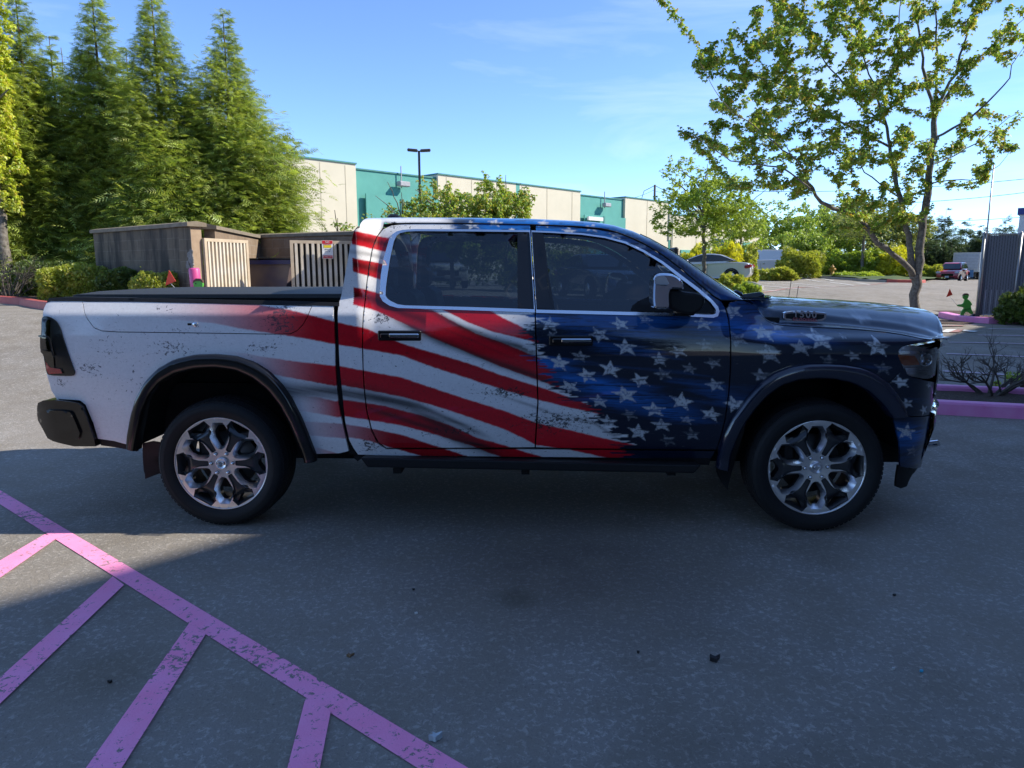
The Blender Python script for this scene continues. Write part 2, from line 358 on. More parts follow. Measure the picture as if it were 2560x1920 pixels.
def wrap_color(x, z):
    x = np.asarray(x, float); z = np.asarray(z, float)
    n = len(x); c = np.repeat(WHITE[None], n, 0).copy(); gr = np.zeros(n)
    drop = z + .25*x                                            # along the direction the stripes run
    shade = fbm(x*.9+3, drop*7, 4); rib = fbm(x*2.5, z*60+x*12, 3)
    grain = fbm(x*120, z*120, 2)
    c *= (1 - .10*smooth(.4, .7, shade)*smooth(.9, 1.6, x))[:, None]
    c *= (.93+.14*(grain-.5))[:, None]
    fade = {'C': smooth(-.5, .66, x), 'E': smooth(.0, .72, x), 'G': smooth(.35, .8, x), 'I': smooth(.3, 1.1, x), 'K': .8*smooth(.5, .8, x)}
    edge_j = (fbm(x*40, z*40, 3)-.5)*.006
    for tp, bt, kd in STR:
        zt = at(tp, x)+edge_j; zb = at(bt, x)+edge_j
        w = smooth(-.004, .004, zt-z)*smooth(-.004, .004, z-zb)
        if kd in ('A3', 'A2', 'A'): w = w*(x > .858)
        if kd == 'A3': w = w*(x < 1.32)
        if kd == 'G': w = w*np.where(x > .9, 1, fade['G'])
        f = fade.get(kd, 1.0)
        tin = RED[None]*(1 + .55*(shade-.5)[:, None] + .25*(grain-.5)[:, None])
        if kd == 'I': tin = tin*.75
        # darker towards one edge of each stripe, as printed folds
        u = np.clip((zt-z)/np.maximum(zt-zb, 1e-4), 0, 1)
        if kd in ('A3', 'A2', 'A'): tin = tin*(1-.75*(np.exp(-((u-.45)/.3)**2)*(x < 1.3)))[:, None]
        w = (w*f)[:, None]; c = c*(1-w)+tin*w
    # printed dark folds: (polyline in door crop units, half width m, strength)
    folds = [([(85*1.8102,(632-20)*1.8102-45),(250*1.8102,640*1.8102-45),(360*1.8102,690*1.8102-45),(430*1.8102,722*1.8102-45)], .020, .9, .01), ([(1060,820),(1000,792),(850,752),(700,698),(600,650),(500,600)], .019, 1.0, .006), ([(1150,900),(1060,835),(950,790)], .030, .95, .02),
             ([(1180,985),(1000,925),(850,875),(700,815),(560,765),(430,700),(300,640)], .024, .95, .01), ([(20,1040),(200,1060),(400,1110),(560,1200),(700,1290),(880,1375)], .052, 1.0, .04),
             ([(150,1120),(330,1175),(520,1240),(700,1320)], .022, .9, .03), ([(20,270),(150,290),(260,320)], .014, .6, .01), ([(1250,1170),(1400,1210),(1530,1290)], .012, .7, .03),
             ([(900,1060),(1050,1110),(1180,1160)], .010, .5, .03), ([(560,690),(760,770),(960,860)], .008, .35, .02)]
    for poly, hw, stg, jit in folds:
        cv = cpts((*DOOR, poly)); x0, x1 = cv[0, 0], cv[-1, 0]
        if hw == .052: x0 -= .5
        zc = at(cv, x) + (fbm(x*1.3+hw*99, z*2, 2)-.5)*jit
        env = smooth(x0-.12, x0+.15, x)*(1-smooth(x1-.1, x1+.12, x))
        w = np.exp(-((z-zc)/hw)**2)*env*stg*(.75+.5*(rib-.5))
        w = np.clip(w, 0, 1)[:, None]; c = c*(1-w)+COAL*w
    # roof band: white, grey fold, blue
    roof = (z > 1.70)
    # blue field
    zb_ = BLU[np.argsort(BLU[:, 1])]
    xb = np.interp(z, zb_[:, 1], zb_[:, 0])
    xb = np.where(z > 1.66, pl(840+640*.4611, 550)[0]-.04, xb)
    jag = (fbm(x*3, z*75, 4)-.5)*.42 + (fbm(x*9, z*160, 3)-.5)*.20
    inb = smooth(-.012, .012, x-xb-jag*np.where(z > 1.66, .25, .8))
    streak = fbm(x*1.5+5, (z+.10*x)*30, 5); big = fbm(x*1.3+2, (z+.14*x)*6+3, 3); fine = fbm(x*7, z*150+x*8, 4)
    br = smooth(.38, .66, .62*big+.38*streak)
    def blob(cx, cz, sx, sz, a):
        q = pl(*((840+cx*.4611, 500+cz*.4611))); return a*np.exp(-((x-q[0])/sx)**2-((z-q[1]+.14*(x-q[0]))/sz)**2)
    add = blob(1330,960,.30,.05,.75)+blob(1640,1090,.40,.07,.75)+blob(1450,1010,.22,.04,.4)+blob(2230,690,.35,.045,.9)+blob(2500,760,.35,.04,.6)+blob(1150,880,.1,.06,.5)+blob(1560,800,.3,.02,.35)+blob(1120,640,.15,.03,.6)+blob(1850,1150,.2,.04,.35)+blob(2050,640,.25,.03,.5)+blob(2760,900,.5,.05,.25)
    add -= blob(1900,1290,.6,.10,.9)+blob(1650,880,.5,.045,.6)+blob(1250,700,.5,.03,.25)+blob(2600,900,.5,.07,.5)+blob(1500,1350,.9,.05,.6)
    br = np.clip(br*.75+add-.20, 0.01, 1.2)
    br = np.where((x > 3.1) & (z < 1.16), br*.55, br)
    _b = onY(2275, 1085, .15); br = br + .9*np.exp(-((x-_b[0])/.14)**2-((z-_b[2])/.07)**2)
    br = np.where(roof & (x < 2.1), 1.2, np.where(roof, np.clip(1.2-1.6*(x-2.1), .12, 1.2), br))
    br = br*np.clip(.35+1.3*fine, .2, 1.3)*(1-.75*smooth(.60, .68, fbm(x*4+9, z*190, 4)))
    blue = NAVY[None]*(1-np.clip(br, 0, 1)[:, None]) + BLUE[None]*br[:, None]
    c = c*(1-inb[:, None]) + blue*inb[:, None]
    # grey fold where the roof turns blue
    rx = pl(840+560*.4611, 550)[0]
    w = (np.exp(-((x-rx-.10+(z-1.88)*1.2)/.07)**2)*roof*.85)[:, None]; c = c*(1-w)+np.array([.03, .04, .055])*w
    # stars
    srng = np.random.default_rng(11)
    for s in STARS:
        cx, cz, r = s[:3]; dim = s[3] if len(s) > 3 else 1.0
        rot = srng.uniform(-.35, .35); sq = srng.uniform(.62, .85) if cz < 1.6 else .55
        m = (np.abs(x-cx) < r*1.2) & (np.abs(z-cz) < r*1.2)
        if not m.any(): continue
        xx, zz = x[m], z[m]
        d = star_sdf(xx + .35*(zz-cz), zz, cx, cz, r*1.06, rot, sq)
        er = smooth(.57, .66, fbm(xx*6+cx*9, zz*210, 4)); er2 = smooth(.58, .64, fbm(xx*90, zz*90, 3))
        w = smooth(.004, -.002, -d*-1) if False else 1-smooth(-.003, .003, d)
        if dim < .75: er = smooth(.46, .62, fbm(xx*6+cx*9, zz*150, 4))
        w = w*(1-.75*er)*(1-.6*er2)*min(1, dim+.05)
        tone = np.array([.60, .62, .64])*(.82+.3*(fbm(xx*70, zz*70, 2)-.5)[:, None])
        c[m] = c[m]*(1-w[:, None])+tone*w[:, None]
    # scratches on the white tail end (thin diagonal)
    gr = .50*(1-inb)+.25*inb
    def gb(grp, px, py, sx, sz, a):
        s_, ox, oy = grp; q = pl(ox+px*s_, oy+py*s_); return a*np.exp(-((x-q[0])/sx)**2-((z-q[1])/sz)**2)
    gr = gr + gb(BED,1220,580,.10,.10,.9)+gb(BED,1130,720,.12,.04,.55)+gb(BED,700,720,.16,.05,.6)+gb(BED,640,530,.10,.03,.5)+gb(BED,760,640,.2,.03,.3)+gb(BED,150,885,.05,.03,.6)+gb(BED,290,820,.08,.06,.6)+gb(BED,400,720,.10,.08,.35)+gb(DOOR,920,1040,.14,.03,.85)+gb(DOOR,1200,1200,.25,.06,.6)+gb(DOOR,240,640,.05,.03,.9)+gb(DOOR,620,1250,.15,.03,.5)+gb(DOOR,180,1330,.07,.05,.6)+gb(DOOR,280,130,.12,.03,.35)+gb(BED,520,900,.1,.1,.25)
    gr = gr*np.where(x < .86, .85, 1.0)
    return np.concatenate([np.clip(c, 0, 1), np.clip(gr, 0, 1)[:, None]], 1)

def wrap_mat():
    m, t, b = nodes('flag_wrap')
    a = N(t, 'ShaderNodeVertexColor'); a.layer_name = 'Wrap'
    spl = noise(t, 52, 6, .68, stretch=(1, .2, 1.2), dist=.6)
    scr = noise(t, 17, 5, .75, stretch=(1.0, .2, 3.2), dist=1.6)
    mx = N(t, 'ShaderNodeMath', operation='MAXIMUM'); t.links.new(spl, mx.inputs[0])
    sc2 = N(t, 'ShaderNodeMath', operation='MULTIPLY'); sc2.inputs[1].default_value = .93; t.links.new(scr, sc2.inputs[0]); t.links.new(sc2.outputs[0], mx.inputs[1])
    th = N(t, 'ShaderNodeMapRange'); th.inputs['From Min'].default_value = 0; th.inputs['From Max'].default_value = 1
    th.inputs['To Min'].default_value = .76; th.inputs['To Max'].default_value = .51; t.links.new(a.outputs['Alpha'], th.inputs['Value'])
    sub = N(t, 'ShaderNodeMath', operation='SUBTRACT'); t.links.new(mx.outputs[0], sub.inputs[0]); t.links.new(th.outputs[0], sub.inputs[1])
    k = ramp(t, sub.outputs[0], [(0.0, 0.), (.025, 1.)])
    gm = N(t, 'ShaderNodeMath', operation='MULTIPLY'); gm.inputs[1].default_value = .85; t.links.new(k, gm.inputs[0])
    geo = N(t, 'ShaderNodeTexCoord'); sp_ = N(t, 'ShaderNodeSeparateXYZ'); t.links.new(geo.outputs['Object'], sp_.inputs[0])
    inkc = mixc(t, ramp(t, sp_.outputs[0], [(.45, 0.), (.85, 1.)]), (.055, .055, .07), (.012, .012, .016))
    col = mixc(t, gm.outputs[0], a.outputs[0], inkc)
    # long thin diagonal scratches, printed
    sw = noise(t, 9, 4, .8, stretch=(.9, 1, 7.0), dist=3.2); col = mixc(t, ramp(t, sw, [(.645, 0.), (.665, .6)]), col, (.09, .09, .11))
    t.links.new(col, b.inputs['Base Color']); b.inputs['Roughness'].default_value = .35; b.inputs['Specular IOR Level'].default_value = .15; b.inputs['Coat Weight'].default_value = .85; b.inputs['Coat Roughness'].default_value = .03
    w = noise(t, 2.2, 2, .5); bump(t, b, w, .10, .02)
    return m
M['wrap'] = wrap_mat()

# ------------------------------------------------------------------ the truck
TW = 2.085
_bz = np.array([.28, .42, .55, .75, .95, 1.10, 1.20, 1.325, 1.340, 1.43]); _by = np.array([.15, .10, .068, .045, .032, .028, .032, .045, .050, .105])
_cz = np.array([.28, .42, .55, .75, .95, 1.10, 1.20, 1.28, 1.34, 1.84, 1.90]); _cy = np.array([.15, .10, .068, .045, .034, .034, .042, .060, .094, .275, .33])
_fz = np.array([.28, .42, .55, .75, .95, 1.10, 1.165, 1.19, 1.215, 1.26, 1.33]); _fy = np.array([.12, .09, .062, .040, .032, .032, .040, .060, .135, .22, .30])
def _soft(zz, yy, s):
    g = np.linspace(.2, 2.0, 721); v = np.interp(g, zz, yy); k = np.exp(-.5*(np.arange(-24, 25)*(g[1]-g[0])/s)**2); k /= k.sum()
    return g, np.convolve(np.pad(v, 24, mode='edge'), k, 'valid')
_bz, _by = _soft(_bz, _by, .007); _cz, _cy = _soft(_cz, _cy, .030); _fz, _fy = _soft(_fz, _fy, .009)
def S(x, z):
    x = np.asarray(x, float); z = np.asarray(z, float)
    b = np.interp(z, _bz, _by); c = np.interp(z, _cz, _cy); f = np.interp(z, _fz, _fy)
    w1 = smooth(.88, 1.0, x); w2 = smooth(3.05, 3.5, x)
    y = b*(1-w1) + (c*(1-w2)+f*w2)*w1
    y = y + 2.4*np.maximum(x-4.14, 0)**2 + 1.3*np.maximum(-.98-x, 0)**2
    return y
def W(px, py, off=0.0):
    y = .06
    for _ in range(30):
        p = onY(px, py, y+off); y = min(.34, .5*y+.5*float(S(p[0], p[2])))
    p = onY(px, py, y+off); return p[0], p[2]
def crop(grp, pts, off=0.0):
    s, ox, oy = grp; return [W(ox+x*s, oy+y*s, off) for x, y in pts]
R5 = (.21697, 2100, 900); L8 = (.26525, 100, 720); F4 = (.26221, 1820, 720); S6 = (.49727, 760, 1080)
def resample(poly, h):
    out = []; n = len(poly)
    for i in range(n):
        a = np.array(poly[i]); b = np.array(poly[(i+1) % n]); k = max(1, int(math.ceil(np.linalg.norm(b-a)/h)))
        for j in range(k): out.append(tuple(a+(b-a)*j/k))
    return out
def chaikin(poly, it=2, closed=True):
    for _ in range(it):
        q = []; n = len(poly)
        for i in range(n if closed else n-1):
            a = np.array(poly[i]); b = np.array(poly[(i+1) % n]); q += [tuple(.75*a+.25*b), tuple(.25*a+.75*b)]
        if not closed: q = [tuple(poly[0])]+q+[tuple(poly[-1])]
        poly = q
    return poly
def inside(poly, X, Y):
    r = np.zeros(len(X), bool); n = len(poly)
    for i in range(n):
        x0, y0 = poly[i]; x1, y1 = poly[(i+1) % n]
        if y0 == y1: continue
        m = ((y0 > Y) != (y1 > Y)) & (X < (x1-x0)*(Y-y0)/(y1-y0)+x0); r ^= m
    return r
def dist_ok(poly, X, Y, h):
    # at least .5h away from every boundary vertex (coarse hash)
    keys = {}
    for p in poly: keys.setdefault((int(p[0]//h), int(p[1]//h)), []).append(p)
    ok = np.ones(len(X), bool)
    for i, (x, y) in enumerate(zip(X, Y)):
        a, b = int(x//h), int(y//h)
        for da in (-1, 0, 1):
            for db in (-1, 0, 1):
                for q in keys.get((a+da, b+db), ()):
                    if (q[0]-x)**2+(q[1]-y)**2 < (.55*h)**2: ok[i] = False
    return ok
def cdt(outer, holes, h):
    """triangulated polygon with holes, points h apart; returns 2-D verts, tri faces, boundary loops"""
    loops = [resample(outer, h)] + [resample(k, h) for k in holes]
    pts = [p for l in loops for p in l]
    A = np.array(loops[0]); x0, y0 = A.min(0); x1, y1 = A.max(0)
    gx, gy = np.meshgrid(np.arange(x0, x1, h), np.arange(y0, y1, h*.866)); gx = gx + (np.arange(gx.shape[0]) % 2)[:, None]*h/2
    gx = gx.ravel(); gy = gy.ravel(); m = inside(loops[0], gx, gy)
    for l in loops[1:]: m &= ~inside(l, gx, gy)
    gx, gy = gx[m], gy[m]; ok = dist_ok(pts, gx, gy, h); gx, gy = gx[ok], gy[ok]
    allp = [Vector(p) for p in pts] + [Vector((a, b)) for a, b in zip(gx, gy)]
    edges = []; b = 0
    for l in loops:
        k = len(l); edges += [(b+i, b+(i+1) % k) for i in range(k)]; b += k
    v, e, f, *_ = delaunay_2d_cdt(allp, edges, [], 0, 1e-7, False)
    V = np.array([(q[0], q[1]) for q in v]); T = np.array([t for t in f if len(t) == 3])
    C = V[T].mean(1); m = inside(loops[0], C[:, 0], C[:, 1])
    for l in loops[1:]: m &= ~inside(l, C[:, 0], C[:, 1])
    return V, T[m], loops
def panel(name, outer, holes=(), h=.0066, mat='wrap', parent=None, off=0.0, flange=.02, fn=None, far=False, smooth_=True):
    """body panel following the side surface S; far=True builds the mirrored panel of the other side"""
    V, T, loops = cdt(outer, list(holes), h)
    fn = fn or S
    y = fn(V[:, 0], V[:, 1])+off
    P3 = np.stack([V[:, 0], y, V[:, 1]], 1)
    # orient: outward is -y
    a, b_, c_ = P3[T[:, 0]], P3[T[:, 1]], P3[T[:, 2]]
    nrm = np.cross(b_-a, c_-a); fl = nrm[:, 1] > 0; T = T.copy(); T[fl] = T[fl][:, ::-1]
    if flange > 0:
        FV_ = []; FT = []; base = len(P3)
        for l in loops:
            L = np.array(l); yy = fn(L[:, 0], L[:, 1])+off; k = len(L)
            FV_.append(np.stack([L[:, 0], yy, L[:, 1]], 1)); FV_.append(np.stack([L[:, 0], yy+flange, L[:, 1]], 1))
            i = np.arange(k); j = (i+1) % k
            FT.append(np.stack([base+i, base+j, base+k+j], 1)); FT.append(np.stack([base+i, base+k+j, base+k+i], 1)); base += 2*k
        P3 = np.concatenate([P3]+FV_); T = np.concatenate([T]+FT)
    at_ = {'Wrap': wrap_color(P3[:, 0], P3[:, 2])} if mat == 'wrap' else None
    if far: P3 = P3.copy(); P3[:, 1] = TW-P3[:, 1]; T = T[:, ::-1]
    return np_mesh(name, P3, T, M[mat], parent, smooth_=smooth_ and flange == 0 or smooth_, attrs=at_)

truck = empty('pickup_truck', (0, 0, 0), label='crew cab pickup wrapped in a weathered stars and stripes flag print', cat='pickup truck')
def both(name, outer, holes=(), hfar=.03, **k):
    a = panel(name, outer, holes, **k)
    kk = dict(k); kk['h'] = max(hfar, k.get('h', .008)); kk['far'] = True
    par = kk.get('parent')
    if par is not None and par.name in FARMAP: kk['parent'] = FARMAP[par.name]
    b = panel(name, outer, holes, **kk); FARMAP[a.name] = b
    return a
FARMAP = {}
# outlines read off the photograph and laid on the truck's side surface
rear_arch = crop(BED, [(1350,1240),(1330,1170),(1290,1060),(1245,975),(1190,905),(1120,845),(1040,805),(950,785),(860,782),(770,795),(690,820),(610,868),(545,935),(505,1020),(490,1110),(488,1200)])
front_arch = crop(FEN, [(462,1245),(485,1130),(520,1040),(570,950),(640,860),(715,795),(800,742),(900,710),(1000,700),(1100,705),(1200,722),(1290,760),(1370,815),(1430,885),(1470,955)])
bed_top = crop(BED, [(90,490),(200,490),(500,492),(900,500),(1200,508),(1472,516)])
bed_side = crop(BED, [(54,570),(58,530),(70,505)]) + bed_top + crop(BED, [(1474,600),(1478,700),(1479,800),(1486,900),(1496,1000),(1512,1080),(1530,1160),(1545,1225),(1500,1236)]) + rear_arch + \
    crop(BED, [(400,1176),(322,1165),(300,1090),(262,1000),(235,978),(120,970),(95,930),(75,860),(55,760),(46,660)])
rambox = crop(BED, [(244,492),(500,492),(900,501),(1200,509),(1370,514),(1350,565),(1325,610),(1295,640),(1262,656),(1200,658),(800,652),(420,647),(340,642),(300,625),(270,585),(250,535)])
both('bed_side', bed_side, [], h=.009, parent=truck, label=None) if False else None
def inset(poly, d):
    A = np.array(poly); n = len(A); area = .5*np.sum(A[:, 0]*np.roll(A[:, 1], -1)-np.roll(A[:, 0], -1)*A[:, 1]); sg = 1 if area > 0 else -1
    out = []
    for i in range(n):
        a, b, c = A[i-1], A[i], A[(i+1) % n]; e1 = b-a; e2 = c-b
        e1 = e1/(np.linalg.norm(e1)+1e-9); e2 = e2/(np.linalg.norm(e2)+1e-9)
        nn = np.array([-(e1[1]+e2[1]), e1[0]+e2[0]])*sg; nn = nn/(np.linalg.norm(nn)+1e-9); out.append(tuple(b+nn*d))
    return out
rb = resample(rambox, .03)
# the lid's top edge meets the rail: open the hole slightly below the rail and leave the lid to fill it
lid = inset(rb, .006)
hole = inset(rb, .001)
hole = [(x, min(z, float(np.interp(x, [p[0] for p in bed_top], [p[1] for p in bed_top]))-.004)) for x, z in hole]
lid = [(x, min(z, float(np.interp(x, [p[0] for p in bed_top], [p[1] for p in bed_top]))-.006)) for x, z in lid]
bedp = both('bed_side', bed_side, [hole], parent=truck)
lidp = both('storage_lid', lid, [], parent=truck, flange=.012)
lk = MB(); c_ = W(80+797*.5122, 500+607*.5122); lk.lathe([(0, -.008), (.013, -.008), (.016, -.002), (.016, .01)], (c_[0], float(S(*c_)), c_[1]), n=20); lk.build('lock', M['chrome'], lidp)
c_ = W(80+769*.5122, 500+607*.5122); lk = MB().box((c_[0], float(S(*c_))+.001, c_[1]), (.026, .006, .014), bev=.002); lk.build('lock_slot', M['black_plastic'], lidp)

# doors and cab side
gap_line = [(1055,100),(1055,145),(1060,300),(1078,560),(1083,620),(1092,900),(1095,1100),(1080,1340)]
glass_out = crop(RFA, [(222,975),(222,900),(232,740),(262,560),(325,345),(360,290),(410,257),(480,240),(600,233),(1200,236),(1880,247)]) + \
    crop(RFB, [(160,170),(500,190),(760,225),(1000,285),(1200,380),(1400,500),(1600,650),(1800,800),(1950,930),(2010,1000),(2028,1055),(2010,1108),(1960,1125),(1600,1105),(1000,1095),(0,1070)]) + \
    crop(RFA, [(1940,1155),(1200,1130),(420,1105),(330,1080),(255,1032)])
glass_in = crop(RFA, [(293,965),(297,880),(315,740),(345,550),(385,370),(415,310),(450,285),(520,270),(620,265),(1200,268),(1880,275)]) + \
    crop(RFB, [(160,195),(500,216),(760,252),(980,312),(1180,407),(1380,530),(1580,690),(1780,840),(1920,958),(1978,1035),(1978,1068),(1955,1080),(1880,1082),(1500,1062),(1000,1050),(0,1025)]) + \
    crop(RFA, [(1940,1110),(1200,1085),(500,1067),(420,1055),(345,1020),(310,993)])
def split_x(poly, line, side):
    """clip a closed polygon by the door gap x=line(z)"""
    lz = np.array([p[1] for p in line]); lx = np.array([p[0] for p in line]); o = np.argsort(lz)
    f = lambda p: (p[0]-float(np.interp(p[1], lz[o], lx[o])))*side
    out = []; n = len(poly)
    for i in range(n):
        a, b = poly[i], poly[(i+1) % n]; fa, fb = f(a), f(b)
        if fa >= 0: out.append(a)
        if (fa >= 0) != (fb >= 0):
            t = fa/(fa-fb); out.append((a[0]+(b[0]-a[0])*t, a[1]+(b[1]-a[1])*t))
    return out
gapw = crop(DOOR, gap_line)
gl = [(x-.004, z) for x, z in gapw]; gr_ = [(x+.004, z) for x, z in gapw]
door_top_f = crop(RFB, [(0,107),(300,120),(500,134),(700,155),(900,190),(1050,250),(1200,320),(1400,440),(1600,590),(1800,760),(1950,890),(2050,950),(2085,1010),(2105,1080)])
rear_door = crop(DOOR, [(1055,137),(800,132),(500,129),(370,131),(300,139),(255,160),(225,200),(200,265),(180,380),(165,500),(150,640),(147,760),(150,900),(158,1040),(170,1140),(195,1240),(232,1315),(275,1343),(700,1343)]) + [(gl[-1][0], gl[-1][1])]
rear_door = split_x(resample(rear_door + [gl[-2], gl[3]], .05), gl, -1)
front_door = door_top_f + crop(DOOR, [(2125,650),(2136,760),(2136,900),(2126,1050),(2108,1180),(2085,1280),(2062,1352),(1700,1350),(1300,1345)]) + [gr_[-1], gr_[-2], gr_[3]]
front_door = split_x(resample(front_door, .05), gr_, 1)
hr = split_x(glass_out, gl, -1); hf = split_x(glass_out, gr_, 1)
hr = [(min(x, float(np.interp(z, [p[1] for p in gl[::-1]], [p[0] for p in gl[::-1]]))-.012), z) for x, z in inset(hr, .002)]
hf = [(max(x, float(np.interp(z, [p[1] for p in gr_[::-1]], [p[0] for p in gr_[::-1]]))+.012), z) for x, z in inset(hf, .002)]
rdoor = both('rear_door', rear_door, [hr], parent=truck, flange=.015)
fdoor = both('front_door', front_door, [hf], parent=truck, flange=.015)
# cab shell round the doors: rear corner pillar, sill, roof rail
drip = crop(DOOR, [(270,118),(330,110),(420,106),(700,106),(1050,110),(1200,114),(1330,120),(1450,134)]) 
corner = crop(DOOR, [(15,560),(35,490),(55,375),(75,260),(98,165),(130,150),(180,135),(262,113)]) + crop(DOOR, [(250,150),(217,200),(193,265),(173,380),(158,500),(144,640),(140,760),(143,900),(151,1040),(164,1150),(189,1250),(228,1325),(272,1352),(1000,1352),(2055,1362),(2035,1400),(1000,1392),(300,1385),(120,1380),(95,1345),(72,1300),(50,1200),(35,1050),(20,900),(14,750)])
both('cab_corner', corner, [], parent=truck)

# roof, pillars and rear upper corners: one sheet of stations across the cab
def stations():
    A = []
    low = crop(DOOR, [(90,160),(130,140),(180,128),(262,110),(330,104),(420,101),(700,101),(1050,104),(1200,110),(1330,117),(1450,130)]) + crop(RFB, [(900,183),(1050,240),(1200,310),(1400,430),(1600,582),(1800,752),(1950,880),(2050,938)])
    low[4:11] = crop(DOOR, [(330,129),(420,127),(700,128),(1050,135),(1200,140),(1330,146),(1450,157)])
    low[0:4] = crop(DOOR, [(98,168),(140,152),(190,140),(262,120)])
    return low
low = stations()
sil = [(105,150),(128,128),(155,112),(200,102),(300,98),(400,97),(700,98),(1050,103),(1250,112),(1400,122),(1500,138),(1600,168),(1700,213),(1800,268),(1900,334),(2000,404),(2100,475),(2190,535)]
sx = [p[0] for p in low]
up = []
for x, y in sil:
    px, py = 840+x*.4611, 500+y*.4611
    yy = np.interp(x, [105, 200, 400, 1400, 1800, 2190], [.50, .52, .50, .48, .40, .28]); q = onY(px, py, yy); up.append((q[0], yy, q[2]))
up = np.array(up); low = np.array(low)
def curve_pts(A, ts):
    d = np.r_[0, np.cumsum(np.linalg.norm(np.diff(A, axis=0), axis=1))]; d /= d[-1]
    return np.stack([np.interp(ts, d, A[:, i]) for i in range(A.shape[1])], 1)
roof_front_x = 2.62
# common x stations
xs = np.concatenate([np.linspace(.905, 1.0, 12), np.linspace(1.02, roof_front_x, 170), np.linspace(roof_front_x+.01, 3.42, 90)])
lz = np.interp(xs, low[:, 0], low[:, 1]); uz = np.interp(xs, up[:, 0], up[:, 2]); uy = np.interp(xs, up[:, 0], up[:, 1])
ly = S(xs, lz)
rows = []
for x, a_y, a_z, b_y, b_z in zip(xs, ly, lz, uy, uz):
    r = []
    for t in np.linspace(0, 1, 9):                 # quarter-round from rail to shoulder
        q = t*math.pi/2; r.append((x, a_y+(b_y-a_y)*(1-math.cos(q)), a_z+(b_z-a_z)*math.sin(q)))
    rows.append(r)
rows = np.array(rows)
V = rows.reshape(-1, 3); nr, nc = rows.shape[:2]
idx = np.arange(nr*nc).reshape(nr, nc)
Fq = np.stack([idx[:-1, :-1], idx[1:, :-1], idx[1:, 1:], idx[:-1, 1:]], -1).reshape(-1, 4)
def wrapped(name, V, Fq, parent, sm=True):
    return np_mesh(name, V, Fq, M['wrap'], parent, smooth_=sm, attrs={'Wrap': wrap_color(V[:, 0], V[:, 2])})
wrapped('roof_rail', V, Fq, truck)
V2 = V.copy(); V2[:, 1] = TW-V2[:, 1]; wrapped('roof_rail', V2, Fq[:, ::-1], truck)
# roof skin between the shoulders
m = xs <= roof_front_x+.001
rx = xs[m]; ry0 = uy[m]; rz0 = uz[m]; g = []
for x, y0, z0 in zip(rx, ry0, rz0):
    for t in np.linspace(0, 1, 25):
        y = y0 + (TW-2*y0)*t; g.append((x, y, z0+.022*math.sin(math.pi*t)**.8*min(1, (x-.9)/.15)))
g = np.array(g); k = len(rx); idx = np.arange(k*25).reshape(k, 25)
Fr = np.stack([idx[:-1, :-1], idx[1:, :-1], idx[1:, 1:], idx[:-1, 1:]], -1).reshape(-1, 4)
wrapped('roof', g, Fr, truck)
hl = g.copy(); hl[:, 2] -= .035; np_mesh('headliner', hl, Fr, simple('headliner_cloth', (.05, .05, .05), .9), truck)
# windscreen
wm = xs >= roof_front_x-.01
wx = xs[wm][::3]; g = []
for x in wx:
    z0 = float(np.interp(x, up[:, 0], up[:, 2])); y0 = float(np.interp(x, up[:, 0], up[:, 1]))+.012; z0 += .003
    bul = .16*smooth(roof_front_x-.02, 3.3, x)+.02
    for t in np.linspace(0, 1, 25): g.append((x+bul*math.sin(math.pi*t)**.9, y0+(TW-2*y0)*t, z0+(.0 if x > 2.8 else .012)*math.sin(math.pi*t)))
g = np.array(g); k = len(wx); idx = np.arange(k*25).reshape(k, 25)
np_mesh('windscreen', g, np.stack([idx[:-1, :-1], idx[1:, :-1], idx[1:, 1:], idx[:-1, 1:]], -1).reshape(-1, 4), M['clear'], truck, True)
# black seal along the windscreen edge
for far in (0, 1):
    pts = [(x, (lambda y: TW-y if far else y)(float(np.interp(x, up[:, 0], up[:, 1]))+.004), float(np.interp(x, up[:, 0], up[:, 2]))+.004) for x in np.linspace(roof_front_x, 3.40, 40)]
    MB().tube(pts, .006, 6).build('windscreen_seal', M['black_plastic'], truck)
    # roof ditch line
    pts = [(x, (lambda y: TW-y if far else y)(float(np.interp(x, xs, ly))-.0008), float(np.interp(x, xs, lz))+.002) for x in np.linspace(1.06, 3.38, 60)]
    MB().tube(pts, .0035, 5).build('drip_line', M['black_plastic'], truck)
# back wall of the cab with its window
bw = MB(); xb = .925
ytop = .40
poly = [(.10, .55), (.08, 1.30), (.20, 1.66), (.36, 1.88), (TW-.36, 1.88), (TW-.20, 1.66), (TW-.08, 1.30), (TW-.10, .55)]
hole = [(.38, 1.42), (.46, 1.74), (TW-.46, 1.74), (TW-.38, 1.42)]
Vb, Tb, _l = cdt(poly, [hole], .05)
Vb3 = np.stack([np.full(len(Vb), xb), Vb[:, 0], Vb[:, 1]], 1)
np_mesh('cab_back', Vb3, Tb, simple('white_film', (.55, .56, .57), .3, coat=.8), truck)
MB().add([(xb+.006, a, b) for a, b in hole], [(0, 1, 2, 3)]).build('rear_window', M['tint'], truck)
# antenna fin
fin = MB()
fx0 = onY(965, 543, .95); fx1 = onY(1020, 543, .95)
sec = []
zb = 1.925
for t in np.linspace(0, 1, 12):
    x = fx0[0]+(fx1[0]-fx0[0])*t; h = .062*(1-(1-min(1, t*6))**2)*(1-max(0, (t-.45)/.55)**1.3); w = .024*math.sin(math.pi*min(1, t*1.3+.12))**.5*(1-.6*t)
    sec.append([(x, .95-w, zb), (x, .95-w*.6, zb+h*.7), (x, .95, zb+max(h, .002)), (x, .95+w*.6, zb+h*.7), (x, .95+w, zb)])
sv = [p for s_ in sec for p in s_]
fin.add(sv, [(i*5+j, i*5+j+1, (i+1)*5+j+1, (i+1)*5+j) for i in range(11) for j in range(4)], True).build('antenna_fin', M['black_gloss'], truck)

